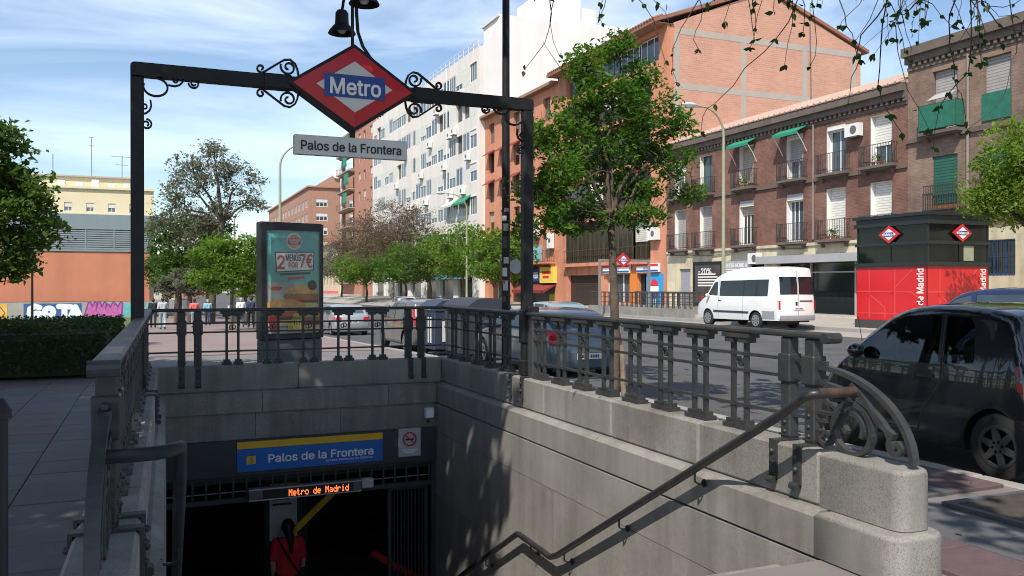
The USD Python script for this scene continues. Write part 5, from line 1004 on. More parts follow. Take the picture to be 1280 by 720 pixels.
def build_car(name, label, catg, C, loc, rz, paint, glass='glass_dark', rim=None, group=None, interior=False, bumper=None, plate=True, tails=None, heads=None, seams=(), handles=(), spokes=5, mirror=True, black_low=False, dark_c=None, rack=False):
    t = thing(name, label, catg, loc, rz, group); rim = rim or M['alloy']
    hole = shapely.union_all([Point(x, C.wr).buffer(C.wr + .055, quad_segs=10) for x in C.arches])
    wins = [Polygon(w).buffer(0).buffer(-.03).buffer(.03, quad_segs=4) for w in C.windows]
    sp = C.poly.difference(hole).difference(shapely.union_all(wins)).intersection(sbox(-9, C.z0, 9, 9))
    ms = [C.side(sp, 0, s) for s in (-1, 1)]
    runs = []; cur = [C.sil[0]]
    for a, b in zip(C.sil[:-1], C.sil[1:]):
        cur.append(b); tag = a[2] if len(a) > 2 else 'b'; nxt = b[2] if len(b) > 2 else 'b'
        if nxt != tag or b is C.sil[-1]: runs.append((tag, cur)); cur = [b]
    for tag, pts in runs:
        if tag == 'b': ms.append(C.strip(pts))
        else: ms += [C.strip(pts, -1, -.90, n=3), C.strip(pts, .90, 1, n=3)]
    bm = cat_(ms); bm.merge_vertices(digits_vertex=4)
    part(t, 'body', bm, paint, smooth=32)
    for tag, pts in runs:
        if tag == 'g': part(t, 'windscreen' if pts[0][0] > 0 else 'rear_window', C.strip(pts, -.90, .90, n=9), M[glass], smooth=True)
    for w in wins:
        for s in (-1, 1): part(t, 'side_window', C.side(w, -.008, s, skin=False), M[glass], smooth=True)
    part(t, 'underbody', cat_([bx(-C.L/2 + .25, C.L/2 - .25, -C.W/2 + .24, C.W/2 - .24, C.z0 - .03, C.belt*.62)] + [bx(x - C.wr - .1, x + C.wr + .1, -C.W/2 + .22, C.W/2 - .22, .18, C.wr*2 + .1) for x in C.arches]), M['black_paint'])
    for x in C.arches:
        for s in (-1, 1):
            wheel(t, x, s*(C.W/2 - .125), C.wr, .19, rim, spokes, s)
            al = Point(x, C.wr).buffer(C.wr + .06, quad_segs=10).difference(Point(x, C.wr).buffer(C.wr + .035, quad_segs=10)).intersection(sbox(-9, C.z0 + .02, 9, 9)).intersection(C.poly)
            part(t, 'wheel_arch', C.side(al, .004, s, skin=False), M['black_paint'])
    for sm in seams:
        ln = LineString(sm).buffer(.007, cap_style='flat').intersection(C.poly)
        for s in (-1, 1): part(t, 'door_seam', C.side(ln, .003, s, skin=False), M['black_paint'])
    for (x, z) in handles:
        for s in (-1, 1): part(t, 'door_handle', C.side(sbox(x - .09, z - .014, x + .09, z + .014), .018, s, skin=False), dark_c or M['black_paint'])
    if bumper:
        for e in (-1, 1): part(t, 'bumper', C.end_patch(e, C.z0 + .04, C.z0 + .20, -C.W*.42, C.W*.42, .012, 9), M[bumper])
    if plate:
        for e in (-1, 1):
            pz = plate if isinstance(plate, float) else .5
            p = part(t, 'number_plate', C.end_patch(e, pz, pz + .11, -.26, .26, .02, 4), M['plate'])
            if e < 0: part(p, 'plate_characters', cat_([C.end_patch(e, pz + .025, pz + .085, yy, yy + .035, .023, 2) for yy in (-.20, -.15, -.10, -.05, .03, .08, .13)]), M['dark_grey'])
    for k, (z0, z1, y0, sx) in enumerate(tails or []):
        for s in (-1, 1):
            a, b = sorted((s*y0, s*(C.W/2 - C.rf - .03))); part(t, 'tail_light', C.end_patch(-1, z0, z1, a, b, .012, 5), M['red_lens'])
            if sx: xx = C.at_end(-1, (z0 + z1)/2); part(t, 'tail_light', C.side(Polygon([(xx + .03, z0), (xx + sx*.75, z0 + .02), (xx + sx, z1), (C.at_end(-1, z1) + .03, z1)]), .006, s, skin=False), M['red_lens'])
    for (z0, z1, y0, sx) in heads or []:
        for s in (-1, 1):
            a, b = sorted((s*y0, s*(C.W/2 - C.rf - .03))); part(t, 'headlight', C.end_patch(1, z0, z1, a, b, .012, 5), M['clear_lens'])
    if mirror:
        mx = max(w[0] for w in C.windows[0]) - .12 if C.windows else 0
        for s in (-1, 1):
            c = trimesh.creation.icosphere(subdivisions=2, radius=1.0); c.apply_scale((.07, .10, .075)); c.apply_translation((mx, s*(C.W/2 + .07), C.belt + .07)); part(t, 'mirror', c, paint, smooth=True)
    if rack:
        for s in (-1, 1): part(t, 'roof_rail', tube([(x, s*(C.W/2*.70), C.H + (.035 if abs(x + .4) < 1.1 else 0)) for x in (.5, .3, 0, -.6, -1.2, -1.4)], .018, 6), M['black_paint'])
    if interior:
        part(t, 'interior_tub', bx(-C.L/2 + .35, C.L/2 - .75, -C.W/2 + .14, C.W/2 - .14, .30, C.belt - .22), M['black_paint'])
        part(t, 'dashboard', cbox(.42, .80, -C.W/2 + .16, C.W/2 - .16, C.belt - .28, C.belt - .02, .05), M['dark_grey'])
        for s in (-1, 1):
            st = part(t, 'seat', cat_([cbox(-.42, .10, s*.34 - .24, s*.34 + .24, .50, .68, .06), cbox(-.60, -.40, s*.34 - .24, s*.34 + .24, .60, 1.22, .07)]), M['dark_grey']); part(st, 'headrest', cbox(-.60, -.48, s*.34 - .13, s*.34 + .13, 1.235, 1.40, .05), M['dark_grey'])
        a = np.linspace(0, 2*PI, 26); ring = np.stack([.36 + .07*np.sin(a), .34 + .19*np.cos(a), 1.0 + .19*np.sin(a)*.93], -1); part(t, 'steering_wheel', cat_([tube(ring, .016, 6, False), tube([(.36, .16, 1.0), (.36, .52, 1.0)], .02, 5), tube([(.36, .34, 1.0), (.62, .34, .92)], .03, 6)]), M['black_paint'])
    return t
def paint(n, c, rough=.3, coat=1.0, metal=0.0): return mat('paint_' + n, c, rough, 0.03, 1.5, coat=coat, metal=metal)
# small two-seater in the foreground
smart = Car(2.70, 1.56, 1.54, .98, [(1.28, .22), (1.35, .38), (1.33, .60), (1.22, .80), (.98, .96), (.86, 1.0, 'g'), (.60, 1.22, 'g'), (.28, 1.44), (.10, 1.505), (-.20, 1.54), (-.65, 1.53), (-1.0, 1.47), (-1.09, 1.42, 'g'), (-1.24, 1.05), (-1.30, .90), (-1.34, .62), (-1.34, .40), (-1.28, .24)],
            [.93, -.94], .30, [[(.72, 1.02), (.66, 1.10), (.30, 1.355), (.08, 1.425), (-.30, 1.44), (-.32, .98), (.60, .97)], [(-.38, .985), (-.365, 1.44), (-.60, 1.43), (-.66, 1.36), (-.70, 1.02)]], z0=.21, step=.10, rf=.085, tumble=.15, bow=.16)
SMX, SMY = 7.62, 6.13
pane_mat('pane', (.50, .56, .57))
sm = build_car('small_car', 'small black two seat car parked at the kerb behind the scrolled railing end', 'car', smart, (SMX, SMY, -.13), 90, paint('black', (.006, .007, .009), .18), 'pane', mat('rim_dark', (.09, .09, .095), .35, .05, metal=.6), interior=True, plate=.42,
               tails=[(.78, .88, .54, .10), (.92, 1.02, .54, .08)], heads=[(.62, .78, .40, 0)], seams=[[(.72, .98), (.70, .60), (.62, .34)], [(-.34, 1.46), (-.36, .98), (-.36, .80), (-.16, .52), (-.10, .33), (.62, .33)], [(.72, .965), (-.36, .965)]], handles=[(-.20, .86)], spokes=6)
part(sm, 'aerial', tube([(.78, .55, 1.0), (.86, .56, 1.40)], .004, 5), M['black_paint'])
# blue hatchback seen from behind
hatch = Car(4.15, 1.74, 1.44, .93, [(2.0, .22), (2.07, .42), (2.03, .62), (1.88, .74), (1.15, .93), (.98, .97, 'g'), (.30, 1.36), (.10, 1.41), (-.40, 1.44), (-1.0, 1.42), (-1.50, 1.34), (-1.58, 1.30, 'g'), (-1.93, .98), (-2.0, .90), (-2.05, .70), (-2.07, .45), (-2.0, .24)],
            [1.28, -1.28], .31, [[(.88, .96), (.28, 1.30), (.0, 1.35), (-.08, .95)], [(-.16, .95), (-.08, 1.355), (-.90, 1.35), (-1.0, .95)], [(-1.08, .97), (-1.0, 1.34), (-1.32, 1.27), (-1.60, 1.04)]], z0=.2)
low = Car(4.15, 1.74, 1.33, .88, [(2.0, .22), (2.07, .40), (2.03, .58), (1.88, .70), (1.15, .87), (.98, .90, 'g'), (.30, 1.25), (.10, 1.29), (-.40, 1.32), (-.95, 1.29), (-1.25, 1.22, 'g'), (-1.82, .97), (-1.98, .90), (-2.05, .68), (-2.07, .42), (-2.0, .24)],
            [1.28, -1.28], .31, [[(.88, .90), (.28, 1.20), (.0, 1.245), (-.08, .89)], [(-.16, .89), (-.08, 1.245), (-.85, 1.22), (-.95, .90)], [(-1.03, .92), (-.95, 1.20), (-1.12, 1.16), (-1.48, 1.0)]], z0=.2)
build_car('hatchback', 'light blue hatchback parked behind the right railing, seen from the rear', 'car', low, (7.55, 16.1, -.14 + gz(7.5, 16.1)), 90, paint('steel_blue', (.085, .12, .155), .3), 'glass_dark', bumper=None, plate=.40,
          tails=[(.66, .94, .56, .28)], heads=[(.58, .72, .5, 0)], seams=[[(-.12, 1.36), (-.12, .95), (-.14, .28)], [(.86, .95), (.80, .35)]], handles=[(-.22, .86), (-1.1, .88)])
saloon = Car(4.45, 1.72, 1.42, .93, [(2.15, .22), (2.22, .42), (2.18, .62), (2.0, .76), (1.05, .94), (.90, .97, 'g'), (.25, 1.33), (.05, 1.38), (-.45, 1.42), (-.95, 1.38), (-1.10, 1.35, 'g'), (-1.65, 1.03), (-1.75, 1.01), (-2.12, .98), (-2.20, .90), (-2.22, .60), (-2.2, .42), (-2.12, .25)],
            [1.36, -1.32], .30, [[(.80, .96), (.22, 1.28), (-.02, 1.32), (-.10, .95)], [(-.18, .95), (-.10, 1.325), (-.80, 1.31), (-1.25, 1.02), (-1.05, .95)]], z0=.2)
build_car('saloon_car', 'silver saloon car driving away right of the advertising panel', 'car', saloon, (8.35, 40.0, -.13 + gz(8.3, 40)), 90, paint('silver', (.36, .37, .38), .35, metal=.3), 'glass_blue', plate=.60, bumper='paint_silver', tails=[(.68, .88, .50, .2)], heads=[(.6, .74, .5, 0)], seams=[[(-.14, 1.32), (-.14, .3)]])
mpv = Car(4.25, 1.72, 1.56, .95, [(2.05, .22), (2.12, .45), (2.08, .66), (1.90, .80), (1.20, .98), (1.05, 1.0, 'g'), (.35, 1.42), (.15, 1.49), (-.4, 1.55), (-1.1, 1.54), (-1.78, 1.48), (-1.86, 1.42, 'g'), (-2.05, 1.0), (-2.10, .92), (-2.12, .60), (-2.12, .40), (-2.05, .25)],
          [1.30, -1.28], .31, [[(.95, .99), (.33, 1.37), (.0, 1.44), (-.06, .97)], [(-.14, .97), (-.08, 1.445), (-.95, 1.45), (-1.0, .97)], [(-1.08, .97), (-1.03, 1.45), (-1.70, 1.40), (-1.85, 1.02)]], z0=.2)
build_car('estate_car', 'grey estate car with roof rails parked beside the blue waste container', 'car', mpv, (7.75, 25.6, -.13 + gz(7.7, 25.6)), 90, paint('grey', (.11, .115, .12), .35, metal=.3), 'glass_grey', plate=.55, bumper='dark_grey', tails=[(.85, 1.35, .70, .12)], heads=[(.62, .78, .5, 0)], seams=[[(-.10, 1.44), (-.10, .3)], [(-1.04, 1.44), (-1.0, .6)]], handles=[(-.25, .88), (-1.15, .88)], rack=True)
build_car('hatchback', 'pale teal hatchback driving away in the middle of the road, seen over the blue hatchback', 'car', hatch, (14.6, 30.3, -.13 + gz(14.6, 30)), 90, paint('teal', (.20, .30, .33), .3), 'glass_dark', plate=.42, tails=[(.82, 1.22, .66, .25)], heads=[(.58, .72, .5, 0)], seams=[[(-.12, 1.36), (-.14, .28)]])
build_car('saloon_car', 'silver saloon car on the road partly hidden behind the right gantry post', 'car', saloon, (14.0, 37.5, -.13 + gz(14, 37.5)), 90, paint('silver_blue', (.33, .37, .42), .35, metal=.3), 'glass_blue', plate=.60, tails=[(.68, .88, .50, .2)], heads=[(.6, .74, .5, 0)])
build_car('hatchback', 'dark red hatchback on the road just left of the gantry post', 'car', hatch, (16.6, 48, -.13 + gz(16.6, 48)), 90, paint('dark_red', (.09, .035, .04), .3), 'glass_dark', plate=.42, tails=[(.82, 1.22, .66, .25)])
suv = Car(4.3, 1.80, 1.68, 1.05, [(2.05, .25), (2.13, .50), (2.08, .80), (1.95, .92), (1.15, 1.06), (1.0, 1.1, 'g'), (.45, 1.52), (.25, 1.60), (-.3, 1.67), (-1.2, 1.66), (-1.85, 1.58), (-1.93, 1.5, 'g'), (-2.08, 1.1), (-2.12, 1.0), (-2.14, .6), (-2.1, .28)],
          [1.32, -1.30], .34, [[(.90, 1.09), (.42, 1.46), (.1, 1.55), (.0, 1.07)], [(-.08, 1.07), (0, 1.555), (-.95, 1.57), (-1.0, 1.07)], [(-1.08, 1.07), (-1.03, 1.57), (-1.72, 1.52), (-1.85, 1.12)]], z0=.24)
build_car('sports_utility_car', 'blue car on the road behind the small black car, only its roof in view', 'car', suv, (15.0, 11.2, -.13), 90, paint('blue', (.01, .02, .065), .3), 'glass_blue', plate=.6, tails=[(.9, 1.2, .66, .15)], heads=[(.7, .85, .5, 0)])
GC = 'distant cars on the avenue'
for (x, y, c, lab) in ((10.5, 72, (.62, .63, .64), 'white estate car far down the avenue'), (13.8, 66, (.70, .70, .70), 'brightest white car far down the avenue'), (11.0, 58, (.12, .12, .13), 'dark car behind the silver saloon, far down the avenue'), (8.0, 92, (.4, .42, .44), 'most distant grey car by the far trees'), (17.5, 60, (.16, .05, .05), 'dark maroon car beyond the waste containers'), (19.8, 70, (.5, .5, .5), 'pale car under the small green trees')):
    n = paint('far_%d' % y, c, .35); build_car('distant_car', lab, 'car', mpv if y in (72, 60) else saloon, (x, y, -.13 + gz(x, y)), 90, n, 'glass_blue', plate=.55, tails=[(.75, .95, .55, 0)], mirror=False)
# white van
van = Car(5.30, 1.97, 2.42, 1.22, [(2.58, .30), (2.65, .52), (2.60, .78), (2.45, 1.0), (1.98, 1.22), (1.90, 1.26, 'g'), (1.36, 1.92), (1.22, 2.02), (.85, 2.18), (.2, 2.33), (-.6, 2.41), (-1.8, 2.42), (-2.45, 2.37), (-2.52, 2.28), (-2.62, 1.25), (-2.64, .9), (-2.64, .48), (-2.6, .36)],
          [1.72, -1.35], .34, [[(1.72, 1.30), (1.30, 1.82), (1.08, 1.86), (1.04, 1.27)], [(.92, 1.26), (.92, 1.88), (-2.05, 1.93), (-2.05, 1.28)]], z0=.32, tumble=.13, bow=.10)
vt = build_car('minibus', 'white passenger van with dark windows parked before the red brick house', 'van', van, (22.55, 27.9, -.12), 90, paint('white', (.78, .78, .77), .35), 'glass_dark', rim=mat('steel_rim', (.40, .40, .40), .4, .05, metal=.5), plate=.76, spokes=8,
               tails=[(.80, 1.12, .80, .05)], heads=[(.72, .95, .55, 0)], seams=[[(.98, 2.1), (.98, .40)], [(-.60, 1.9), (-.60, .45)]], handles=[(.86, 1.08)])
for s in (-1, 1):
    part(vt, 'side_moulding', van.side(sbox(-.95, .60, 1.30, .68), .012, s, skin=False), M['dark_grey'])
    part(vt, 'rear_quarter_trim', van.side(sbox(-2.45, .42, -1.76, .72), .010, s, skin=False), mat('van_grey', (.30, .31, .33), .5, .05))
for a, b in ((-.80, -.035), (.035, .80)):
    part(vt, 'rear_door_window', van.end_patch(-1, 1.36, 2.02, a, b, .012, 6), M['glass_dark'])
part(vt, 'rear_door_seam', van.end_patch(-1, .52, 2.25, -.008, .008, .008, 2), M['black_paint']); part(vt, 'rear_bumper', van.end_patch(-1, .36, .56, -.85, .85, .05, 7), M['van_grey'])
part(vt, 'door_lock', van.end_patch(-1, .95, 1.07, .06, .16, .02, 2), M['black_paint']); part(vt, 'lamp_bar', van.end_patch(-1, 1.08, 1.13, -.72, -.05, .012, 3), M['dark_grey'])
# ---- waste containers
def container(label, x, y, l, w, h, body, lid, group=None):
    z = -.13 + gz(x, y); t = thing('waste_container', label, 'waste container', (x, y, z))
    P = Polygon([(-l/2 + .08, .18), (l/2 - .08, .18), (l/2, h*.80), (-l/2, h*.80)])
    part(t, 'body', ext(P.buffer(-.03).buffer(.03), w - .1, lambda u, v, ww: np.stack([-(w - .1)/2 + ww, u, v], -1)), M[body])
    part(t, 'rib', cat_([bx(-w/2 + .02, -w/2 + .05, -l/2 + .2 + i*(l - .45)/4, -l/2 + .28 + i*(l - .45)/4, .25, h*.76) for i in range(5)]), M[body])
    D2 = Polygon([(-w/2, h*.80), (w/2, h*.80), (w/2 - .02, h*.88), (w*.28, h*.98), (0, h), (-w*.28, h*.98), (-w/2 + .02, h*.88)])
    part(t, 'lid', ext(D2.buffer(-.03).buffer(.03, quad_segs=4), l + .04, lambda u, v, ww: np.stack([u, -l/2 - .02 + ww, v], -1)), M[lid], smooth=35)
    for sx in (-1, 1):
        for sy in (-1, 1): part(t, 'wheel', lathe([(0, -.03), (.09, -.03), (.09, .03), (0, .03)], 12, (sx*(w/2 - .15), sy*(l/2 - .2), .09), 'x'), M['rubber'])
    part(t, 'handle', tube([(-w/2 - .01, -l*.3, h*.82), (-w/2 - .07, -l*.28, h*.82), (-w/2 - .07, l*.28, h*.82), (-w/2 - .01, l*.3, h*.82)], .018, 6), M['dark_grey'])
    return t
mat('bin_slate', (.035, .038, .046), .5, .1, 3); mat('bin_lid', (.03, .033, .042), .6, .12, 3); mat('bin_blue', (.035, .05, .085), .5, .1, 3); mat('bin_blue_lid', (.03, .042, .07), .6, .1, 3)
container('slate grey waste container with domed lid, nearest to the stairs', 7.55, 20.0, 1.85, 1.15, 1.55, 'bin_slate', 'bin_lid')
cb2 = container('dark blue paper container with white stickers behind the grey one', 7.45, 22.2, 1.35, 1.05, 1.52, 'bin_blue', 'bin_blue_lid')
part(cb2, 'sticker', cat_([bx(-.5, -.482, -.45, -.05, .35, 1.05), bx(-.3, .05, -.715, -.695, .4, .95)]), M['white_sign'])

# ================================================================ STREET FURNITURE
A = thing('advertising_panel', 'black framed street poster panel for burger menus behind the stairs', 'advertising panel', (2.48, 16.7, gz(2.6, 16.9)), 14)
PA = Plane('Y', -.11); aw = .62
part(A, 'foot', cbox(-aw + .01, aw - .01, -.10, .13, -.03, .62, .01), mat('panel_foot', (.075, .08, .085), .5, .08, 3))
part(A, 'casing', cat_([cbox(-aw, aw, -.10, .15, .625, 2.86, .02)]), M['black_paint'])
part(A, 'frame', cat_([PA.box(-aw, -aw + .10, .70, 2.80, -.03, .009), PA.box(aw - .08, aw, .70, 2.80, -.03, .009), PA.box(-aw, aw, 2.70, 2.84, -.031, .008), PA.box(-aw, aw, .64, .72, -.031, .008)]), M['black_paint'])
mat('ad_teal', (.09, .40, .37), .35, .08, 1.2); mat('ad_green', (.13, .26, .05), .5, .35, 22); mat('ad_bun', (.66, .34, .10), .45, .25, 14); mat('ad_patty', (.13, .06, .03), .6, .4, 25); mat('ad_bread', (.70, .52, .22), .5, .3, 16); mat('ad_grey', (.36, .40, .36), .5, .2, 4); mat('ad_red', (.50, .03, .03), .4, .06); mat('ad_tomato', (.48, .10, .06), .4, .2, 20)
pn = lambda poly, o, nm, mm: part(A, nm, ext(poly, .002, lambda u, v, w: PA(u, v, -.001 - o*.003 - w)), M[mm])
ps = lambda a, b, c, d: sbox(a, b, c, d)
pn(ps(-.52, .74, .54, 2.70), 0, 'poster_ground', 'ad_teal'); pn(ps(-.52, .74, .54, 1.72), 1, 'poster_table', 'ad_grey')
el = lambda x, z, a, b: shapely.affinity.scale(Point(x, z).buffer(1, quad_segs=10), a, b)
pn(el(.03, 2.50, .155, .165), 1, 'logo_ring', 'white_sign'); pn(el(.03, 2.50, .115, .125), 2, 'logo_bun', 'ad_bun'); pn(ps(-.10, 2.44, .16, 2.56), 3, 'logo_band', 'ad_red')
for i, s_ in enumerate(('BURGER', 'KING')): part(A, 'logo_lettering', textp(s_, .042, PA, .03, 2.525 - .05*i, -.0145, bold=True, width=.22 if i == 0 else .15, depth=.002), M['white_paint'])
pn(Polygon([(-.33, 1.90), (.43, 1.95), (.44, 2.31), (-.35, 2.29)]), 2, 'price_outline', 'black_paint'); pn(Polygon([(-.31, 1.92), (.41, 1.965), (.42, 2.29), (-.33, 2.27)]), 3, 'price_board', 'white_paint')
for s_, h_, u_, v_, w_, mm in (('2', .25, -.235, 2.095, .15, 'ad_red'), ('7€', .25, .275, 2.13, .26, 'ad_red'), ('MENÚS', .12, .01, 2.185, .30, 'black_paint'), ('POR', .10, .01, 2.045, .19, 'ad_red')):
    part(A, 'price_lettering', textp(s_, h_, PA, u_, v_, -.0135, bold=True, width=w_, depth=.003), M[mm])
pn(Polygon([(-.26, 1.845), (.36, 1.875), (.36, 1.915), (-.26, 1.885)]), 2, 'strapline', 'black_paint'); pn(Polygon([(-.09, 1.76), (.24, 1.79), (.24, 1.83), (-.09, 1.80)]), 2, 'red_flash', 'ad_red')
def burger(cx, cz, sc, o):
    pn(el(cx, cz + .10*sc, .34*sc, .12*sc).intersection(ps(-2, cz + .06*sc, 2, 4)).intersection(ps(-.52, 0, .54, 3)), o, 'bun', 'ad_bun'); pn(shapely.union_all([el(cx - .3*sc + .1*sc*k, cz + .03*sc, .07*sc, .05*sc) for k in range(7)]).intersection(ps(-.52, 0, .54, 3)), o + 1, 'lettuce', 'ad_green')
    pn(ps(cx - .30*sc, cz - .03*sc, cx + .30*sc, cz + .015*sc).buffer(.02).intersection(ps(-.52, 0, .54, 3)), o + 2, 'tomato', 'ad_tomato'); pn(ps(cx - .32*sc, cz - .10*sc, cx + .32*sc, cz - .045*sc).buffer(.02).intersection(ps(-.52, 0, .54, 3)), o + 1, 'patty', 'ad_patty'); pn(ps(cx - .30*sc, cz - .17*sc, cx + .30*sc, cz - .12*sc).buffer(.02).intersection(ps(-.52, 0, .54, 3)), o + 2, 'bread', 'ad_bread')
burger(.18, 1.42, 1.0, 2); burger(-.16, 1.12, 1.25, 5); burger(.30, .98, .9, 8)
pn(shapely.union_all([Polygon([(-.10 + .045*k, .80), (-.07 + .045*k, .80), (-.09 + .05*k, 1.0), (-.12 + .05*k, 1.0)]) for k in range(7)]), 11, 'chips', 'sign_yellow'); pn(Polygon([(-.46, .80), (-.30, .80), (-.27, 1.05), (-.49, 1.05)]), 11, 'cup', 'ad_red'); pn(el(-.32, 1.60, .11, .04), 3, 'sauce', 'ad_red'); pn(el(.40, 1.66, .09, .10), 3, 'drink', 'black_paint')
part(A, 'glass', PA.box(-.52, .54, .73, 2.70, -.062, -.060), pane_mat('poster_glass', (.97, .97, .97), .8, 1.3))
BP = thing('lamp_post', 'tall black post plastered with stickers outside the right stair railing', 'lamp post', (4.62, 11.05, 0))
part(BP, 'pole', tube([(0, 0, -.03), (0, 0, 1.0), (0, 0, 4.0), (0, 0, 9.5)], [.062, .062, .055, .045], 14), M['iron_dark'], smooth=40); part(BP, 'base', lathe([(.11, -.02), (.11, .25), (.075, .32), (.065, .5)], 14), M['iron_dark'], smooth=30)
for i, (z, h, a, mm) in enumerate(((1.72, .12, -2.3, 'white_sign'), (1.90, .09, -1.9, 'sign_grey'), (2.12, .16, -2.2, 'dark_grey'), (2.36, .10, -2.0, 'sign_grey'), (2.50, .07, -2.4, 'white_sign'), (1.52, .14, -2.1, 'sign_grey'), (1.36, .08, -2.6, 'dark_grey'), (2.63, .05, -1.8, 'sign_grey'), (1.62, .05, -2.7, 'ad_red'))):
    th = np.linspace(a - .6, a + .6, 7); P = np.array([[((.0628) * math.cos(q), (.0628)*math.sin(q), zz) for zz in (z, z + h)] for q in th]); m = quads(P)
    if (m.face_normals[:, 0]*m.triangles_center[:, 0] + m.face_normals[:, 1]*m.triangles_center[:, 1]).mean() < 0: m.invert()
    part(BP, 'sticker', m, M[mm])
part(BP, 'traffic_disc', ext(Point(.14, 1.86).buffer(.10, quad_segs=8), .006, lambda u, v, w: np.stack([u, -.02 + w, v], -1)), M['sign_grey'])
def street_lamp(label, x, y, sgn, h=9.3, arm=2.0, group=None):
    z = gz(x, y); t = thing('street_lamp', label, 'street lamp', (x, y, z))
    part(t, 'pole', tube([(0, 0, -.05), (0, 0, 1.2), (0, 0, h*.55), (0, 0, h - 1.3)], [.10, .09, .08, .06], 10), M['lamp_pole'], smooth=40)
    a = np.linspace(0, PI/2, 10); pts = [(sgn*arm*.72*(1 - math.cos(q)), 0, h - 1.3 + 1.2*math.sin(q)) for q in a] + [(sgn*arm*.9, 0, h - .07)]
    part(t, 'arm', tube(pts, np.linspace(.06, .035, len(pts)), 8), M['lamp_pole'], smooth=40)
    hd = trimesh.creation.icosphere(subdivisions=2, radius=1); hd.apply_scale((.42, .16, .11)); hd.apply_translation((sgn*(arm + .25), 0, h - .06)); q = part(t, 'lamp_head', hd, M['lamp_head'], smooth=True)
    gl = trimesh.creation.icosphere(subdivisions=2, radius=1); gl.apply_scale((.26, .12, .08)); gl.apply_translation((sgn*(arm + .3), 0, h - .12)); part(q, 'lamp_glass', gl, M['clear_lens'], smooth=True)
    part(t, 'base_box', cbox(-.13, .13, -.13, .13, -.05, .7, .02), M['lamp_pole'])
street_lamp('ochre street lamp with curved arm standing left of the white van', 23.9, 31.6, -1, 9.7, 1.6); street_lamp('street lamp pole rising behind the advertising panel, arm hidden by the name board', 6.1, 44.5, 1, 9.6, 1.6)
street_lamp('thin street lamp before the white block, arm pointing left', 23.9, 65.5, -1, 9.2, 2.0); street_lamp('street lamp half hidden in the tall grey green tree, arm pointing right', 6.1, 70, 1, 9.2, 2.2)
LA = thing('park_lantern', 'dark old style park lantern beside the big left tree', 'street lamp', (-5.05, 45.0, gz(-5, 45)))
part(LA, 'post', lathe([(.12, -.03), (.12, .4), (.06, .5), (.045, 2.9), (.07, 3.0), (.04, 3.05)], 12), M['iron_dark'], smooth=30); part(LA, 'lantern_glass', lathe([(.10, 3.06), (.20, 3.50), (.19, 3.51)], 8), M['glass_grey']); part(LA, 'lantern_roof', lathe([(.24, 3.515), (.12, 3.65), (.03, 3.72), (.02, 3.85), (0, 3.86)], 8), M['iron_dark'])
WB = thing('litter_pillar', 'dark slim pillar standing on the walk left of the advertising panel', 'pillar', (5.15, 44.5, gz(5, 44))); part(WB, 'pillar', cbox(-.25, .25, -.25, .25, -.05, 1.75, .03), M['dark_grey']); part(WB, 'cap', cbox(-.30, .30, -.30, .30, 1.76, 1.90, .03), M['black_paint'])

# ================================================================ PLANTS
def leafquads(c, size, rng, up=.9, asp=.55):
    """rhombic leaves, two triangles each, folded a little along the midrib; blades tend to face upwards"""
    n = len(c); nn = rng.normal(size=(n, 3)) + np.array([0, 0, up*1.5]); nn /= np.linalg.norm(nn, axis=1, keepdims=True); d = np.cross(nn, rng.normal(size=(n, 3))); d /= np.maximum(np.linalg.norm(d, axis=1, keepdims=True), 1e-6); s = np.cross(nn, d)
    sz = size * np.exp(rng.normal(size=(n, 1))*.33).clip(.5, 2.0); a = c - d*sz*.5; b = c + d*sz*.5 - nn*sz*.10; l = c + s*sz*asp*.5 + nn*sz*.10; r = c - s*sz*asp*.5 + nn*sz*.10
    V = np.stack([a, l, b, r], 1).reshape(-1, 3); i = np.arange(n)*4; return trimesh.Trimesh(V, np.vstack([np.stack([i, i+1, i+2], 1), np.stack([i, i+2, i+3], 1)]), process=False)
def cloud_points(clusters, n, rng, hollow=.45, clump=1.2, cut=.46, seed=0):
    vol = np.array([c[1][0]*c[1][1]*c[1][2] for c in clusters])**.75; out = []
    for (ctr, rad), k in zip(clusters, (n*vol/vol.sum()).astype(int)):
        d = rng.normal(size=(k*3, 3)); d /= np.linalg.norm(d, axis=1, keepdims=True); r = rng.uniform(hollow**3, 1, (k*3, 1))**(1/3) * (1 + .12*rng.normal(size=(k*3, 1)))
        p = np.array(ctr) + d*r*np.array(rad); f = meshkit.fbm(p*clump + 31.7, 3, seed); p = p[f + rng.uniform(-.06, .06, len(p)) > cut][:k]; out.append(p)
    return np.vstack(out)
def limbs(base, top_pts, r0, rng, wob=.12, n=6, split=None):
    """tapered limbs from a fork to the clump centres"""
    ms = []
    for q in top_pts:
        b, q = np.array(base, float), np.array(q, float); mid = [b + (q - b)*f + np.array([0, 0, np.linalg.norm(q - b)*.10*math.sin(PI*f)]) + rng.normal(size=3)*wob*math.sin(PI*f) for f in np.linspace(0, 1, n)]
        ms.append(tube(mid, np.linspace(r0, r0*.18, n), 6, True))
        for k in range(2):
            f = rng.integers(n//2, n - 1); s = mid[f]; e = s + rng.normal(size=3)*np.linalg.norm(q - b)*.28 + np.array([0, 0, .1]); ms.append(tube([s, (s + e)/2 + rng.normal(size=3)*.05, e], [r0*.35, r0*.22, r0*.08], 5))
    return cat_(ms)
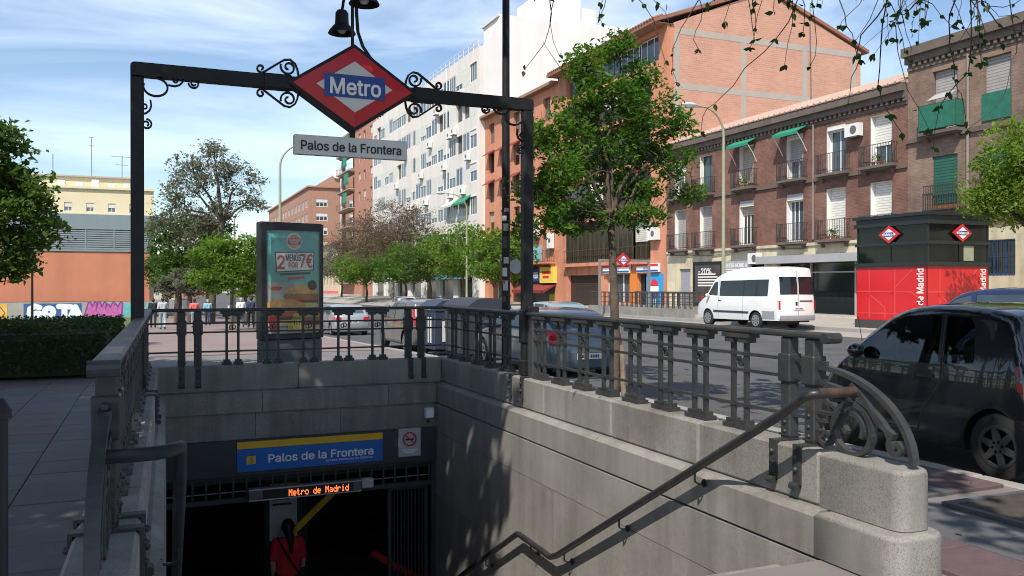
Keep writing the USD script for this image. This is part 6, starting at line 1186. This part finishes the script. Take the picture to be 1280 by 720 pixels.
def tree(label, loc, trunk, fork, clusters, n, leaf, lm, seed, r=.12, bark='bark', clump=1.2, cut=.46, hollow=.45, group=None, rl=None, name='street_tree', catg='tree', twigs=0):
    rng = np.random.default_rng(seed); t = thing(name, label, catg, loc, 0, group)
    k = len(trunk); part(t, 'trunk', tube(trunk, np.linspace(r*1.15, r*.75, k), 10), M[bark], smooth=50)
    part(t, 'limbs', limbs(fork, [c[0] for c in clusters], rl or r*.6, rng), M[bark], smooth=50)
    if twigs:
        P = cloud_points(clusters, twigs, rng, .3, clump, cut - .05, seed); Q = []
        for p in P: c = min(clusters, key=lambda c: np.linalg.norm(p - np.array(c[0])))[0]; v = (p - np.array(c)); v = v/max(np.linalg.norm(v), .1); s = p - v*leaf*4 + rng.normal(size=3)*leaf*.6; Q.append(tube([s, (s+p)/2 + rng.normal(size=3)*leaf*.4, p + rng.normal(size=3)*leaf*.5], [leaf*.10, leaf*.07, leaf*.04], 3, False))
        part(t, 'twigs', cat_(Q), M['twig'], kind='stuff')
    if n: part(t, 'crown', leafquads(cloud_points(clusters, n, rng, hollow, clump, cut, seed), leaf, rng), MATS[lm], kind='stuff')
    return t
leaf_mat('leaf_fresh', (.085, .19, .025), (.26, .42, .07), 2.0, .5); leaf_mat('leaf_bright', (.13, .24, .03), (.32, .45, .09), 1.0, .48); leaf_mat('leaf_dark', (.03, .065, .013), (.09, .16, .035), .9, .3); leaf_mat('leaf_olive', (.19, .20, .13), (.33, .35, .23), .8, .48); leaf_mat('leaf_brown', (.21, .16, .10), (.35, .28, .18), .8, .4)
leaf_mat('leaf_lime', (.17, .27, .035), (.38, .48, .10), 1.0, .5); leaf_mat('leaf_near', (.03, .07, .012), (.09, .17, .025), 5.0, .4); leaf_mat('leaf_mid', (.08, .155, .025), (.20, .30, .06), .7, .42)
# main tree by the right railing
tx, ty = 5.62, 9.74
tree('young green street tree with forked trunk behind the right stair railing', (tx, ty, 0), [(0, 0, -.05), (.02, 0, .8), (.0, .02, 1.6), (-.04, .02, 2.45)], (-.04, .02, 2.45),
     [((-0.1, 0.0, 4.02), (0.516, 0.54, 0.45)), ((-0.38, 0.2, 2.42), (0.43, 0.45, 0.2)), ((0.26, -0.2, 2.5), (0.344, 0.45, 0.18)), ((-1.18, 0.1, 2.35), (0.258, 0.36000000000000004, 0.2)), ((-0.78, -0.2, 2.45), (0.344, 0.45, 0.2)), ((-0.54, 0.1, 3.7), (0.43, 0.54, 0.4)), ((0.484, -0.1, 3.8), (0.447, 0.54, 0.42)), ((0.78, 0.0, 3.25), (0.413, 0.54, 0.3)), ((-0.86, -0.1, 3.1), (0.43, 0.54, 0.3)), ((-0.1, 0.3, 3.4), (0.602, 0.63, 0.4)), ((0.06, 0.0, 4.62), (0.258, 0.315, 0.34)), ((-0.34, 0.1, 4.42), (0.344, 0.405, 0.32)), ((-1.116, 0, 2.8), (0.31, 0.45, 0.26)), ((0.436, 0.1, 4.35), (0.292, 0.405, 0.28)), ((0.356, 0.2, 2.9), (0.43, 0.54, 0.22)), ((-0.58, 0.2, 2.72), (0.43, 0.45, 0.24)), ((1.076, -0.1, 2.85), (0.224, 0.315, 0.18)), ((-1.02, 0.1, 3.55), (0.241, 0.36000000000000004, 0.22)), ((0.98, 0, 3.75), (0.241, 0.36000000000000004, 0.24))],
     15000, .066, 'leaf_fresh', 7, r=.062, rl=.028, clump=3.0, cut=.475, hollow=.05, twigs=600)
for m_ in (1,): part('/World/street_tree', 'stake', tube([(.09, -.10, -.02), (.08, -.06, .8)], .035, 8), M['bark_pale'])
# big tree at the left edge
tree('large dark green tree at the left edge beside the cream building', (-4.65, 28.4, gz(-5, 29)), [(0, 0, -.1), (.1, 0, 1.2), (0, .1, 2.6)], (0, .1, 2.6),
     [((-.5, 0, 5.7), (1.7, 1.8, 1.5)), ((.55, -.2, 4.4), (1.5, 1.6, 1.2)), ((.5, .2, 5.7), (1.15, 1.2, 1.0)), ((-1.3, 0, 4.0), (1.8, 1.8, 1.4)), ((.2, 0, 2.9), (1.5, 1.4, .8)), ((1.25, 0, 3.6), (1.15, 1.1, .75)), ((-.4, 0, 6.9), (.9, .9, .9)), ((-1.8, 0, 6.6), (1.4, 1.4, 1.4)), ((-.9, 0, 2.1), (1.3, 1.4, .7)), ((.9, 0, 2.5), (.8, .8, .5)), ((1.2, 0, 4.9), (.9, .9, .8))],
     17000, .19, 'leaf_mid', 12, r=.22, clump=1.3, cut=.46, hollow=.4, twigs=300)
# hedge
rh = np.random.default_rng(4)
def hedge_pts(n):
    p = rh.uniform((-12.5, 17.0, 0.02), (-.52, 20.6, 1.14), (n, 3)); k = meshkit.fbm(p*1.6, 3, 3); top = .87 + .16*meshkit.fbm(p*np.array([.9, .9, 0]) + 5, 3, 5); d = np.minimum.reduce([p[:, 1] - 17.0, top - p[:, 2], -.52 - p[:, 0] + .25*k])
    return p[(p[:, 2] < top) & (d < .22) & (d > -.02 + .08*k)]
hp = hedge_pts(95000)[:32000]
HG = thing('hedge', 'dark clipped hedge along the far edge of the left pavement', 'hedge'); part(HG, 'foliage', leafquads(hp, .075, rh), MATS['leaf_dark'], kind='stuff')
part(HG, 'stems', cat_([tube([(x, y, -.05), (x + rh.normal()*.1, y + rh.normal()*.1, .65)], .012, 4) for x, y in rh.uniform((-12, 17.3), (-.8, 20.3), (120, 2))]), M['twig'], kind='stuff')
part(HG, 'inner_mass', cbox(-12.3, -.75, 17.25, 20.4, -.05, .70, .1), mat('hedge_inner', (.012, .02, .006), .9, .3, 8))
# potted plants on the red house's balconies
for (yy, zz, n_, w_) in ((38.9, 7.1, 260, .5), (32.1, 3.84, 200, .35), (42.7, 7.1, 220, .45), (29.3, 7.1, 150, .3)):
    t = thing('balcony_plant', {38.9: 'pot plants on the upper balcony under the left green awning', 32.1: 'pot plants on the lower balcony nearest the kiosk', 42.7: 'pot plants on the second upper balcony from the orange house', 29.3: 'small pot plants on the upper balcony nearest the brown house'}[yy], 'plant')
    part(t, 'pot', cat_([lathe([(0, 0), (.07, 0), (.10, .16), (0, .15)], 8, (BX - .28, yy + k*.3 - .4, zz + .003)) for k in range(3)]), mat('terracotta', (.35, .14, .08), .8, .1, 5))
    part(t, 'foliage', leafquads(rh.normal(size=(n_, 3))*np.array([.06, w_*.6, .12]) + np.array([BX - .28, yy - .1, zz + .32]), .09, rh), MATS['leaf_mid'], kind='stuff')
# trees of the walk
def zt(x, y): return gz(x, y)
tree('tall sparse grey green tree rising above the walk', (4.0, 64, zt(4, 64)), [(0, 0, -.1), (.1, 0, 2.5), (.5, 0, 5.5), (.7, 0, 7.2)], (.7, 0, 7.2), [((.2, 0, 11.2), (1.9, 1.9, 1.5)), ((-1.6, 0, 9.6), (1.9, 1.9, 1.4)), ((2.0, 0, 10.2), (1.7, 1.7, 1.4)), ((-2.6, .3, 8.2), (1.6, 1.6, 1.3)), ((3.1, 0, 8.9), (1.1, 1.2, .9)), ((-.6, 0, 7.6), (1.7, 1.7, 1.3)), ((-1.6, 0, 6.3), (1.6, 1.6, 1.2)), ((.2, 0, 12.4), (1.1, 1.1, .7)), ((-1.7, 0, 11.2), (1.2, 1.2, .9)), ((-3.4, 0, 7.0), (1.1, 1.2, 1.0)), ((1.2, 0, 8.4), (1.4, 1.4, 1.0)), ((-.4, 0, 5.0), (1.3, 1.2, .8))], 8000, .20, 'leaf_olive', 21, r=.24, rl=.13, clump=1.2, cut=.50, hollow=.05, twigs=350)
tree('bright green young tree left of the advertising panel', (3.85, 46, zt(4, 46)), [(0, 0, -.1), (0, 0, 1.0), (.05, 0, 2.2)], (.05, 0, 2.2), [((-1.3, 0, 3.7), (.9, .9, .6)), ((1.5, .2, 4.2), (.8, .9, .6)), ((-.6, .2, 4.5), (.9, .9, .6)), ((-1.5, 0, 2.7), (.8, .8, .5)), ((.2, 0, 3.9), (1.0, 1.0, .65)), ((-.6, 0, 3.2), (.9, .9, .6)), ((.9, 0, 3.3), (.85, .9, .7)), ((.1, 0, 2.6), (1.1, 1.0, .6)), ((1.1, 0, 2.3), (.7, .7, .5)), ((-.9, 0, 2.2), (.6, .6, .4)), ((.7, 0, 4.6), (.6, .6, .4))], 9500, .15, 'leaf_bright', 22, r=.10, clump=1.5, cut=.43, hollow=.1)
tree('rounded olive green tree on the left of the walk', (2.7, 68, zt(2.7, 68)), [(0, 0, -.1), (0, 0, 1.5), (.1, 0, 3.0)], (.1, 0, 3.0), [((-1.6, 0, 6.9), (1.6, 1.6, 1.1)), ((1.8, 0, 7.2), (1.5, 1.5, 1.1)), ((.4, 0, 6.9), (1.9, 1.9, 1.3)), ((-1.4, 0, 5.3), (1.6, 1.6, 1.3)), ((1.5, 0, 5.4), (1.9, 1.8, 1.4)), ((.2, 0, 4.2), (2.3, 2, 1.2)), ((-1.2, 0, 3.6), (1.2, 1.2, .8))], 9000, .24, 'leaf_mid', 23, r=.2, clump=1.0, cut=.43, hollow=.15)
tree('brownish low tree at the left side of the walk, next to the gantry post', (1.6, 62, zt(2, 62)), [(0, 0, -.1), (0, 0, 1.2), (.1, 0, 2.4)], (.1, 0, 2.4), [((.2, 0, 2.9), (1.3, 1.2, .7)), ((1.1, 0, 2.5), (1.0, 1.0, .6)), ((-.5, 0, 2.4), (.9, .9, .6)), ((.6, 0, 3.5), (.8, .8, .5))], 3400, .2, 'leaf_olive', 24, r=.13, clump=1.2, cut=.46, hollow=.1, twigs=350)
gp = 'background trees along the walk'
for i, (x, y, s, lm, lab) in enumerate(((4.9, 84, 1.0, 'leaf_dark', 'dark green tree in the background of the walk, right of its middle'), (1.5, 96, 1.0, 'leaf_mid', 'mid green background tree where the walk narrows'), (6.0, 104, 1.15, 'leaf_dark', 'dark tall background tree at the right of the walk'), (3.6, 122, 1.2, 'leaf_mid', 'furthest green tree closing the view along the walk'), (0.2, 130, 1.1, 'leaf_dark', 'dark far tree beside the grey house corner'), (5.6, 57, .62, 'leaf_bright', 'small bright tree just left of the advertising panel top'))):
    tree(lab, (x, y, zt(x, y)), [(0, 0, -.1), (.1, 0, 1.8*s), (0, 0, 3.2*s)], (0, 0, 3.2*s), [((.2, 0, 6.3*s), (1.8*s, 1.8*s, 1.3*s)), ((-1.2*s, 0, 5.2*s), (1.6*s, 1.6*s, 1.2*s)), ((1.4*s, 0, 5.0*s), (1.8*s, 1.7*s, 1.2*s)), ((0, 0, 3.9*s), (2.2*s, 2*s, 1.0*s))], 4200, .27, lm, 40 + i, r=.2*s, clump=.9, cut=.44, hollow=.2)
# trees on the far pavement before the white block
for i, (x, y, h, w, lm, nn, lab) in enumerate(((25.0, 61, 6.0, 3.0, 'leaf_bright', 6200, 'bright green tree just left of the sticker covered post'), (25.2, 70, 7.2, 3.6, 'leaf_bright', 6600, 'light green tree under the white block, right of the brown ones'), (25, 79, 6.8, 3.8, 'leaf_mid', 6600, 'mid green tree in the middle of the far row'), (24.5, 91, 11.2, 5.4, 'leaf_brown', 9500, 'tall brown nearly bare tree before the white block'), (25, 107, 10.2, 5.2, 'leaf_brown', 7500, 'brown nearly bare tree at the left end of the white block'), (23.0, 97, 6.2, 4.2, 'leaf_bright', 6000, 'small bright green tree under the left brown tree'), (24, 84, 6.0, 3.8, 'leaf_fresh', 6000, 'deep green bushy tree under the right brown tree'), (24.5, 118, 8.0, 4.2, 'leaf_olive', 4200, 'greyish tree by the low cream house'))):
    c = [((0, 0, h*.86), (w*.6, w*.6, h*.15)), ((-w*.5, 0, h*.68), (w*.55, w*.55, h*.17)), ((w*.5, 0, h*.66), (w*.58, w*.55, h*.17)), ((0, w*.3, h*.60), (w*.7, w*.6, h*.17)), ((-w*.2, -w*.5, h*.55), (w*.55, w*.5, h*.15)), ((w*.3, -w*.4, h*.78), (w*.45, w*.45, h*.15)), ((0, -w*.75, h*.62), (w*.5, w*.5, h*.16)), ((0, w*.85, h*.62), (w*.5, w*.5, h*.16))]
    tree(lab, (x, y, zt(x, y)), [(0, 0, -.1), (.1, 0, h*.17), (0, .1, h*.32)], (0, .1, h*.32), c + [((0, 0, h*.42), (w*.75, w*.75, h*.13)), ((w*.6, w*.3, h*.45), (w*.4, w*.4, h*.12)), ((-w*.6, -w*.3, h*.45), (w*.4, w*.4, h*.12))], nn, .25 if lm != 'leaf_brown' else .19, lm, 60 + i, r=.14, bark='bark_pale' if lm == 'leaf_brown' else 'bark', clump=.9, cut=.45, hollow=.15, twigs=2600 if lm == 'leaf_brown' else 250)
tree('light green tree beside the red kiosk at the right edge', (24.3, 17.1, -.02), [(0, 0, -.1), (0, 0, 1.6), (.05, 0, 3.0)], (.05, 0, 3.0), [((0, .4, 5.9), (1.3, 1.4, .8)), ((0, 1.5, 4.9), (1.1, 1.1, .8)), ((.2, .3, 4.7), (1.6, 1.6, .9)), ((-.2, -1.2, 5.3), (1.5, 1.5, 1.0)), ((0, 1.0, 3.95), (1.0, 1.1, .6)), ((0, -.6, 4.0), (1.3, 1.4, .7)), ((0, 1.9, 4.2), (.6, .6, .5))], 15000, .12, 'leaf_lime', 31, r=.13, clump=1.5, cut=.44, hollow=.15)
# plane trees outside the frame to the left, which shade the stairs and the pavement
big = [((2.3, -.3, 7.2), (2.6, 2.2, 1.1)), ((0, 0, 7.8), (3.0, 2.9, 1.5)), ((-2, 1.2, 7.0), (2.6, 2.6, 1.4)), ((.4, 2.2, 7.6), (2.6, 2.2, 1.2)), ((.2, -2.2, 7.4), (2.4, 2.0, 1.2)), ((1.9, 1.4, 7.9), (2.6, 2.2, 1.1))]
tree('widest leafy plane tree, its crown reaching over the metro stairs from the left', (-4.6, 8.6, 0), [(0, 0, -.1), (.1, 0, 2.0), (0, 0, 5.9)], (0, 0, 5.9), big + [((3.9, -.8, 7.2), (1.4, 1.8, .8)), ((4.9, -2.0, 7.4), (1.3, 1.5, .7)), ((5.1, -.2, 8.0), (1.5, 2.0, .9)), ((7.8, 2.2, 8.2), (2.1, 2.1, .9)), ((5.2, 3.6, 8.2), (2.2, 1.9, .9)), ((3.4, 1.6, 7.6), (1.6, 1.9, .9)), ((3.2, -3.4, 7.6), (1.3, 1.3, .8))], 15000, .34, 'leaf_dark', 50, r=.30, rl=.2, clump=.8, cut=.37, hollow=.1)
sh = tree('leafy plane tree just outside the left edge, beside the hedge end', (-6.4, 13.6, 0), [(0, 0, -.1), (.1, 0, 2.0), (0, 0, 4.2)], (0, 0, 4.2), big, 6500, .36, 'leaf_dark', 51, r=.26, clump=.8, cut=.36, hollow=.1)
for (x, y, rz, lab) in ((-7.4, 0.6, 200, 'leafy plane tree outside the left edge, nearest beside the viewer'), (-8.5, 7.4, 100, 'leafy plane tree outside the left edge, second row by the pavement'), (-9.0, 18.4, 60, 'leafy plane tree outside the left edge, behind the hedge'), (-11.8, 13.0, 250, 'leafy plane tree furthest outside the left edge'), (-6.3, 4.4, 20, 'leafy plane tree outside the left edge, between the viewer and the widest one')): copy_of(sh, 'street_tree', lab, 'tree', (x, y, 0), rz, 'plane trees left of the picture')
tree('leafy kerb tree behind the viewer on the right, outside the picture', (5.9, -2.2, 0), [(0, 0, -.05), (0, 0, 2.0), (-.1, 0, 4.0)], (-.1, 0, 4.0), [((-1.8, 1.3, 7.0), (2.2, 1.9, 1.0)), ((-.2, .3, 7.4), (2.0, 2.0, 1.1)), ((-2.2, 2.9, 7.3), (1.4, 1.3, .8)), ((.8, 2.2, 6.9), (1.8, 1.6, 1.0)), ((-4.0, 1.6, 7.2), (1.2, 1.5, .9)), ((-4.0, 3.8, 7.4), (1.0, 1.4, .8))], 5600, .27, 'leaf_dark', 52, r=.2, clump=.9, cut=.40, hollow=.1)
# tree at the right edge whose twigs hang into the picture
T1 = thing('street_tree', 'street tree at the right edge whose leafy twigs hang into the top of the picture', 'tree')
part(T1, 'trunk', tube([(6.08, 4.0, -.05), (6.06, 4.0, 1.2), (6.03, 4.02, 2.4), (5.98, 4.1, 3.7)], [.16, .13, .12, .11], 12), M['bark'], smooth=50)
r1 = np.random.default_rng(77)
mains = [[(5.98, 4.1, 3.7), (5.4, 4.15, 4.15), (4.6, 4.35, 4.25), (3.7, 4.75, 4.25), (3.0, 5.0, 4.2), (2.3, 5.3, 4.15)], [(5.98, 4.1, 3.7), (5.5, 4.6, 4.0), (5.0, 5.3, 4.5), (4.4, 6.0, 4.7)], [(5.98, 4.1, 3.7), (5.7, 3.6, 4.5), (5.5, 3.2, 5.8)], [(5.98, 4.1, 3.7), (6.3, 4.3, 4.6), (6.9, 4.6, 5.8)], [(5.4, 4.15, 4.15), (4.7, 3.9, 4.05), (4.1, 3.9, 4.05), (3.4, 4.3, 4.0)]]
for mpts in mains: part(T1, 'limb', tube(mpts, np.linspace(.07, .016, len(mpts)), 8), M['bark'], smooth=50)
part(T1, 'limb', limbs((5.98, 4.1, 3.7), [(5.9, 3.2, 6.6), (7.1, 4.8, 6.6), (5.4, 1.2, 6.8), (7.2, 2.2, 7.3), (6.6, 6.4, 6.9)], .07, r1), M['bark'], smooth=50)
part(T1, 'crown', leafquads(cloud_points([((5.9, 3.2, 6.6), (2.4, 2.2, 1.3)), ((7.1, 4.8, 6.6), (2.2, 2.2, 1.2)), ((5.4, 1.2, 6.8), (2.0, 1.9, 1.2)), ((7.2, 2.2, 7.3), (2.2, 2.2, 1.2)), ((6.6, 6.4, 6.9), (1.8, 1.6, 1.0)), ((5.2, 5.6, 6.8), (1.4, 1.3, .8))], 7500, r1, .1, .8, .40, 9), .26, r1), MATS['leaf_near'], kind='stuff')
tw, leafv = [], []
def twig(start, n, drift, seed):
    r_ = np.random.default_rng(seed); p = np.array(start, float); pts = [p.copy()]; v = np.array([drift[0], drift[1], drift[2]], float)
    for k in range(n):
        v = v*.8 + r_.normal(size=3)*.022 + np.array([0, 0, -.012]); p = p + v; pts.append(p.copy())
    return np.array(pts)
starts = []
for mi, cnt in ((0, 32), (1, 6), (4, 24)):
    mp_ = np.array(mains[mi])
    for k in range(cnt):
        f = (1 - r1.uniform(0, 1)**.75*.8)*(len(mp_) - 1) if mi else (.2 + .58*r1.uniform(0, 1) + .22*(r1.uniform(0, 1) < .3))*(len(mp_) - 1); i = min(int(f), len(mp_) - 2); starts.append(mp_[i] + (mp_[i+1] - mp_[i])*(f - i))
mL = []
for k, s in enumerate(starts):
    pts = twig(s, int(r1.integers(8, 18)), (r1.normal()*.05 - .01, r1.normal()*.035 + .01, -.057 + r1.normal()*.015), 500 + k); tw.append(tube(pts, np.linspace(.0065, .0022, len(pts)), 4, False))
    if r1.random() < .6:
        b = twig(pts[len(pts)//3], int(r1.integers(6, 10)), (r1.normal()*.06, r1.normal()*.05, -.03), 900 + k); tw.append(tube(b, np.linspace(.004, .0018, len(b)), 4, False)); mL.append(b)
    mL.append(pts)
part(T1, 'twigs', cat_(tw), M['twig'], kind='stuff')
def bigleaf(p, d, L, r_):
    """one pointed leaf with a folded midrib, hanging from p along d"""
    d = d/np.linalg.norm(d); s = np.cross(d, r_.normal(size=3)); s /= np.linalg.norm(s); n = np.cross(d, s); prof = [(0, .0), (.12, .16), (.32, .30), (.52, .29), (.75, .16), (1, 0)]
    V, F = [], []
    for f, w in prof: c = p + d*L*f - n*L*.16*f*f; V += [c, c + s*w*L + n*w*L*.25, c - s*w*L + n*w*L*.25]
    for i in range(len(prof) - 1): a, b = 3*i, 3*i + 3; F += [[a, a+1, b+1], [a, b+1, b], [a, b+2, a+2], [a, b, b+2]]
    return trimesh.Trimesh(V, F, process=False)
cl = []
for b in mL:
    for j in range(len(b)):
        tip = j == len(b) - 1
        if tip or r1.random() < .30:
            for q in range(int(r1.integers(1, 4)) + (1 if tip else 0)): cl.append(bigleaf(b[j] + r1.normal(size=3)*.004, r1.normal(size=3)*.75 + np.array([0, 0, -.8]), r1.uniform(.032, .060), r1))
r1.shuffle(cl)
for m_ in cl[:290]: part(T1, 'leaf', m_, MATS['leaf_near'])
if len(cl) > 290: part(T1, 'leaves', cat_(cl[290:]), MATS['leaf_near'], kind='stuff')
TP = thing('tree_pit', 'earth square of the tree at the right edge of the pavement', 'tree pit'); part(TP, 'soil', bx(5.42, 6.28, 3.55, 4.45, -.08, -.012), mat('soil', (.055, .045, .035), .95, .3, 10, bump=.8, bscale=30))
part(TP, 'edging', cat_([bx(5.36, 5.415, 3.5, 4.5, -.08, .004), bx(6.285, 6.34, 3.5, 4.5, -.08, .004), bx(5.42, 6.28, 3.5, 3.545, -.08, .004), bx(5.42, 6.28, 4.455, 4.5, -.08, .004)]), M['tile_grey_a'])
# fallen litter of leaves on the near pavement
pl_ = r1.uniform((4.15, 2.5, .004), (6.3, 9.0, .008), (60, 3)); lf = leafquads(pl_, .05, r1); lf.vertices[:, 2] = np.clip(lf.vertices[:, 2]*.15 + .006, .006, .02); single('fallen_leaves', lf, M['twig'], kind='stuff')

# ================================================================ PEOPLE
def chain(bones, ref, it=4):
    ms = []
    for a, ra, b, rb in bones:
        A_ = m3.Manifold.sphere(ra, 14).translate(list(map(float, a))); B_ = m3.Manifold.sphere(rb, 14).translate(list(map(float, b))); ms.append(m3.Manifold.batch_hull([A_, B_]))
    u = m3.Manifold.batch_boolean(ms, m3.OpType.Add).refine_to_length(ref); q = u.to_mesh(); m = trimesh.Trimesh(q.vert_properties[:, :3], q.tri_verts, process=False); m.merge_vertices()
    trimesh.smoothing.filter_taubin(m, iterations=it); return m
def person(label, loc, rz, shirt, trousers, hair, h=1.70, ph=.2, ref=.035, long_hair=False, bag=False, arms='walk', sleeves=.55, male=True, crop=False):
    t = thing('person', label, 'person', loc, rz); s = h/1.70; V = lambda x, y, z: np.array([x*s, y*s, z*s])
    sw = .185 if male else .165; hw = .10
    hipL, hipR = V(-hw, 0, .92), V(hw, 0, .92); kL, kR = V(-hw - .01, ph*.65, .51), V(hw + .01, -ph*.25, .50); aL, aR = V(-hw, ph, .09), V(hw, -ph*1.35, .14); tL, tR = V(-hw - .015, ph + .17, .045), V(hw + .015, -ph*1.35 + .13, .05)
    shL, shR = V(-sw, .0, 1.40), V(sw, .0, 1.40); eL, eR = V(-sw - .05, -ph*.45, 1.12), V(sw + .05, ph*.35, 1.12)
    wL, wR = V(-sw - .04, -ph*.5 + .08, .88), V(sw + .04, ph*.6 + .09, .89)
    if arms == 'bent': eR, wR = V(sw + .05, .02, 1.12), V(sw*.5, .24, 1.20)
    neck, head = V(0, .01, 1.44), V(0, .03, 1.585)
    body = [(hipL, .095*s, hipR, .095*s), (V(0, 0, .96), .10*s, V(0, .01, 1.15), .095*s), (V(-.06, 0, 1.15), .085*s, V(-.09, 0, 1.34), .085*s), (V(.06, 0, 1.15), .085*s, V(.09, 0, 1.34), .085*s), (V(-.09, 0, 1.36), .075*s, V(.09, 0, 1.36), .075*s),
            (V(-.08, 0, 1.40), .06*s, shL, .058*s), (V(.08, 0, 1.40), .06*s, shR, .058*s), (V(0, 0, 1.38), .062*s, head - V(0, .0, .08), .052*s), (head - V(0, .012, 0), .086*s, head + V(0, -.012, .035), .090*s), (head + V(0, .02, -.07), .050*s, head + V(0, .0, .0), .078*s), (head + V(0, .088, -.018), .013*s, head + V(0, .082, .012), .010*s), (head + V(-.085, -.005, -.02), .014*s, head + V(-.088, -.012, .01), .017*s), (head + V(.085, -.005, -.02), .014*s, head + V(.088, -.012, .01), .017*s)]
    limb = []
    for sh_, e, w in ((shL, eL, wL), (shR, eR, wR)):
        limb += [(sh_, .052*s, e, .040*s), (e, .040*s, w, .028*s)]; d = (w - e)/np.linalg.norm(w - e); sx = np.sign(sh_[0]); side = np.array([0, 1, 0]); pm = w + d*.055*s
        limb += [(w, .027*s, pm, .034*s)]
        for k, l in enumerate((.078, .085, .080, .062)): o = side*(.026 - .0175*k)*s; limb += [(pm + o, .0105*s, pm + o + d*l*s*.55 + np.array([-sx*.006, .006, 0])*s, .0095*s), (pm + o + d*l*s*.55 + np.array([-sx*.006, .006, 0])*s, .0095*s, pm + o + d*l*s + np.array([-sx*.018, .012, 0])*s, .0075*s)]
        limb += [(w + d*.025*s + side*.02*s, .012*s, w + d*.065*s + side*.05*s + np.array([-sx*.01, 0, 0])*s, .0095*s)]
    for hp_, k, a, tt in ((hipL, kL, aL, tL), (hipR, kR, aR, tR)): limb += [(hp_, .088*s, k, .058*s), (k, .058*s, a, .040*s), (a, .042*s, tt, .034*s)]
    part(t, 'body', chain(body + limb, ref*.8 if not crop else .02), M['skin'], smooth=True)
    sh = [(V(-.07, 0, .97), .115*s, V(.07, 0, .97), .115*s), (V(-.05, 0, .97), .118*s, V(-.05, .01, 1.15), .114*s), (V(.05, 0, .97), .118*s, V(.05, .01, 1.15), .114*s), (V(-.07, 0, 1.15), .102*s, V(-.09, 0, 1.34), .105*s), (V(.07, 0, 1.15), .102*s, V(.09, 0, 1.34), .105*s), (V(-.09, 0, 1.36), .085*s, V(.09, 0, 1.36), .085*s)]
    for sh_, e, w in ((shL, eL, wL), (shR, eR, wR)):
        sh.append((V(np.sign(sh_[0])*.08, 0, 1.39), .072*s, sh_, .068*s)); sh.append((sh_, .068*s, sh_ + (e - sh_)*min(1, sleeves/.55), .055*s))
        if sleeves > .6: sh.append((e, .052*s, e + (w - e)*.92, .040*s))
    part(t, 'top', chain(sh, ref), shirt, smooth=True)
    tr = [(hipL, .108*s, hipR, .108*s)]
    for hp_, k, a in ((hipL, kL, aL), (hipR, kR, aR)): tr += [(hp_, .104*s, k, .073*s), (k, .073*s, a + V(0, 0, .02), .058*s)]
    part(t, 'trousers', chain(tr, ref), trousers, smooth=True)
    part(t, 'shoe', chain([(aL - V(0, .03, .035), .048*s, tL + V(0, .02, 0), .043*s)], ref), M['black_paint'], smooth=True); part(t, 'shoe', chain([(aR - V(0, .03, .035), .048*s, tR + V(0, .02, 0), .043*s)], ref), M['black_paint'], smooth=True)
    hr = [(head + V(0, -.03, .03), .096*s, head + V(0, .0, .05), .092*s), (head + V(0, -.055, -.03), .07*s, head + V(0, -.02, .05), .09*s)]
    if long_hair: hr += [(head + V(0, -.07, .0), .075*s, head + V(.03, -.09, -.13), .055*s), (head + V(.03, -.09, -.13), .055*s, head + V(.06, -.11, -.33), .03*s)]
    part(t, 'hair', chain(hr, ref), hair, smooth=True)
    if bag: part(t, 'bag_strap', tube([V(-.15, -.02, 1.47), V(-.10, -.115, 1.40), V(.0, -.135, 1.22), V(.10, -.135, 1.05), V(.17, -.10, .95)], .016, 6), M['black_paint']); part(t, 'shoulder_bag', cbox(.15*s, .26*s, -.14*s, .14*s, .72*s, .98*s, .03), M['black_paint'])
    return t
mat('cloth_red', (.60, .02, .03), .85, .08, 6); mat('cloth_white', (.66, .66, .66), .85, .06, 6); mat('cloth_grey', (.40, .42, .44), .85, .08, 6); mat('cloth_navy', (.03, .045, .09), .85, .1, 6); mat('cloth_jeans', (.06, .11, .20), .85, .15, 9); mat('cloth_black', (.02, .02, .022), .85, .1, 6); mat('cloth_coral', (.62, .13, .11), .85, .08, 6); mat('cloth_blue', (.12, .17, .27), .85, .1, 6); mat('cloth_sage', (.30, .38, .40), .85, .1, 5)
person('person in a red top with dark ponytail and bag strap, entering the dark metro doorway', (1.80, 12.35, HZ + .0), -8, M['cloth_red'], M['cloth_black'], M['hair_dark'], 1.66, .12, .024, True, True, male=False, sleeves=.45, crop=True)
for x, y, sh, tr, hr, lab, h, ph in ((5.2, 49.5, 'cloth_navy', 'cloth_black', 'hair_dark', 'person in navy jacket and black trousers walking away, left of the white shirt', 1.74, .22), (5.55, 48.2, 'cloth_white', 'cloth_jeans', 'hair_grey', 'person in a white shirt and blue jeans walking away near the advertising panel', 1.72, .18), (4.85, 51.5, 'cloth_white', 'cloth_navy', 'hair_grey', 'person in a pale shirt half hidden behind the navy jacket', 1.7, .2),
                                     (2.35, 52.5, 'cloth_coral', 'cloth_sage', 'hair_dark', 'person in a coral red top on the walk, between the two thick railing posts', 1.66, .2), (3.35, 57.0, 'cloth_blue', 'cloth_navy', 'hair_grey', 'person in a dull blue shirt further along the walk', 1.66, .16), (.62, 50.0, 'cloth_grey', 'cloth_sage', 'hair_dark', 'person in a light grey top nearest to the left gantry post', 1.72, .2), (.15, 54, 'cloth_black', 'cloth_black', 'hair_dark', 'person in black close behind the left gantry post', 1.72, .15)):
    person(lab, (x, y, gz(x, y)), 0, M[sh], M[tr], M[hr], h, ph, .05, sleeves=.95 if sh in ('cloth_navy', 'cloth_white', 'cloth_black') else .5)
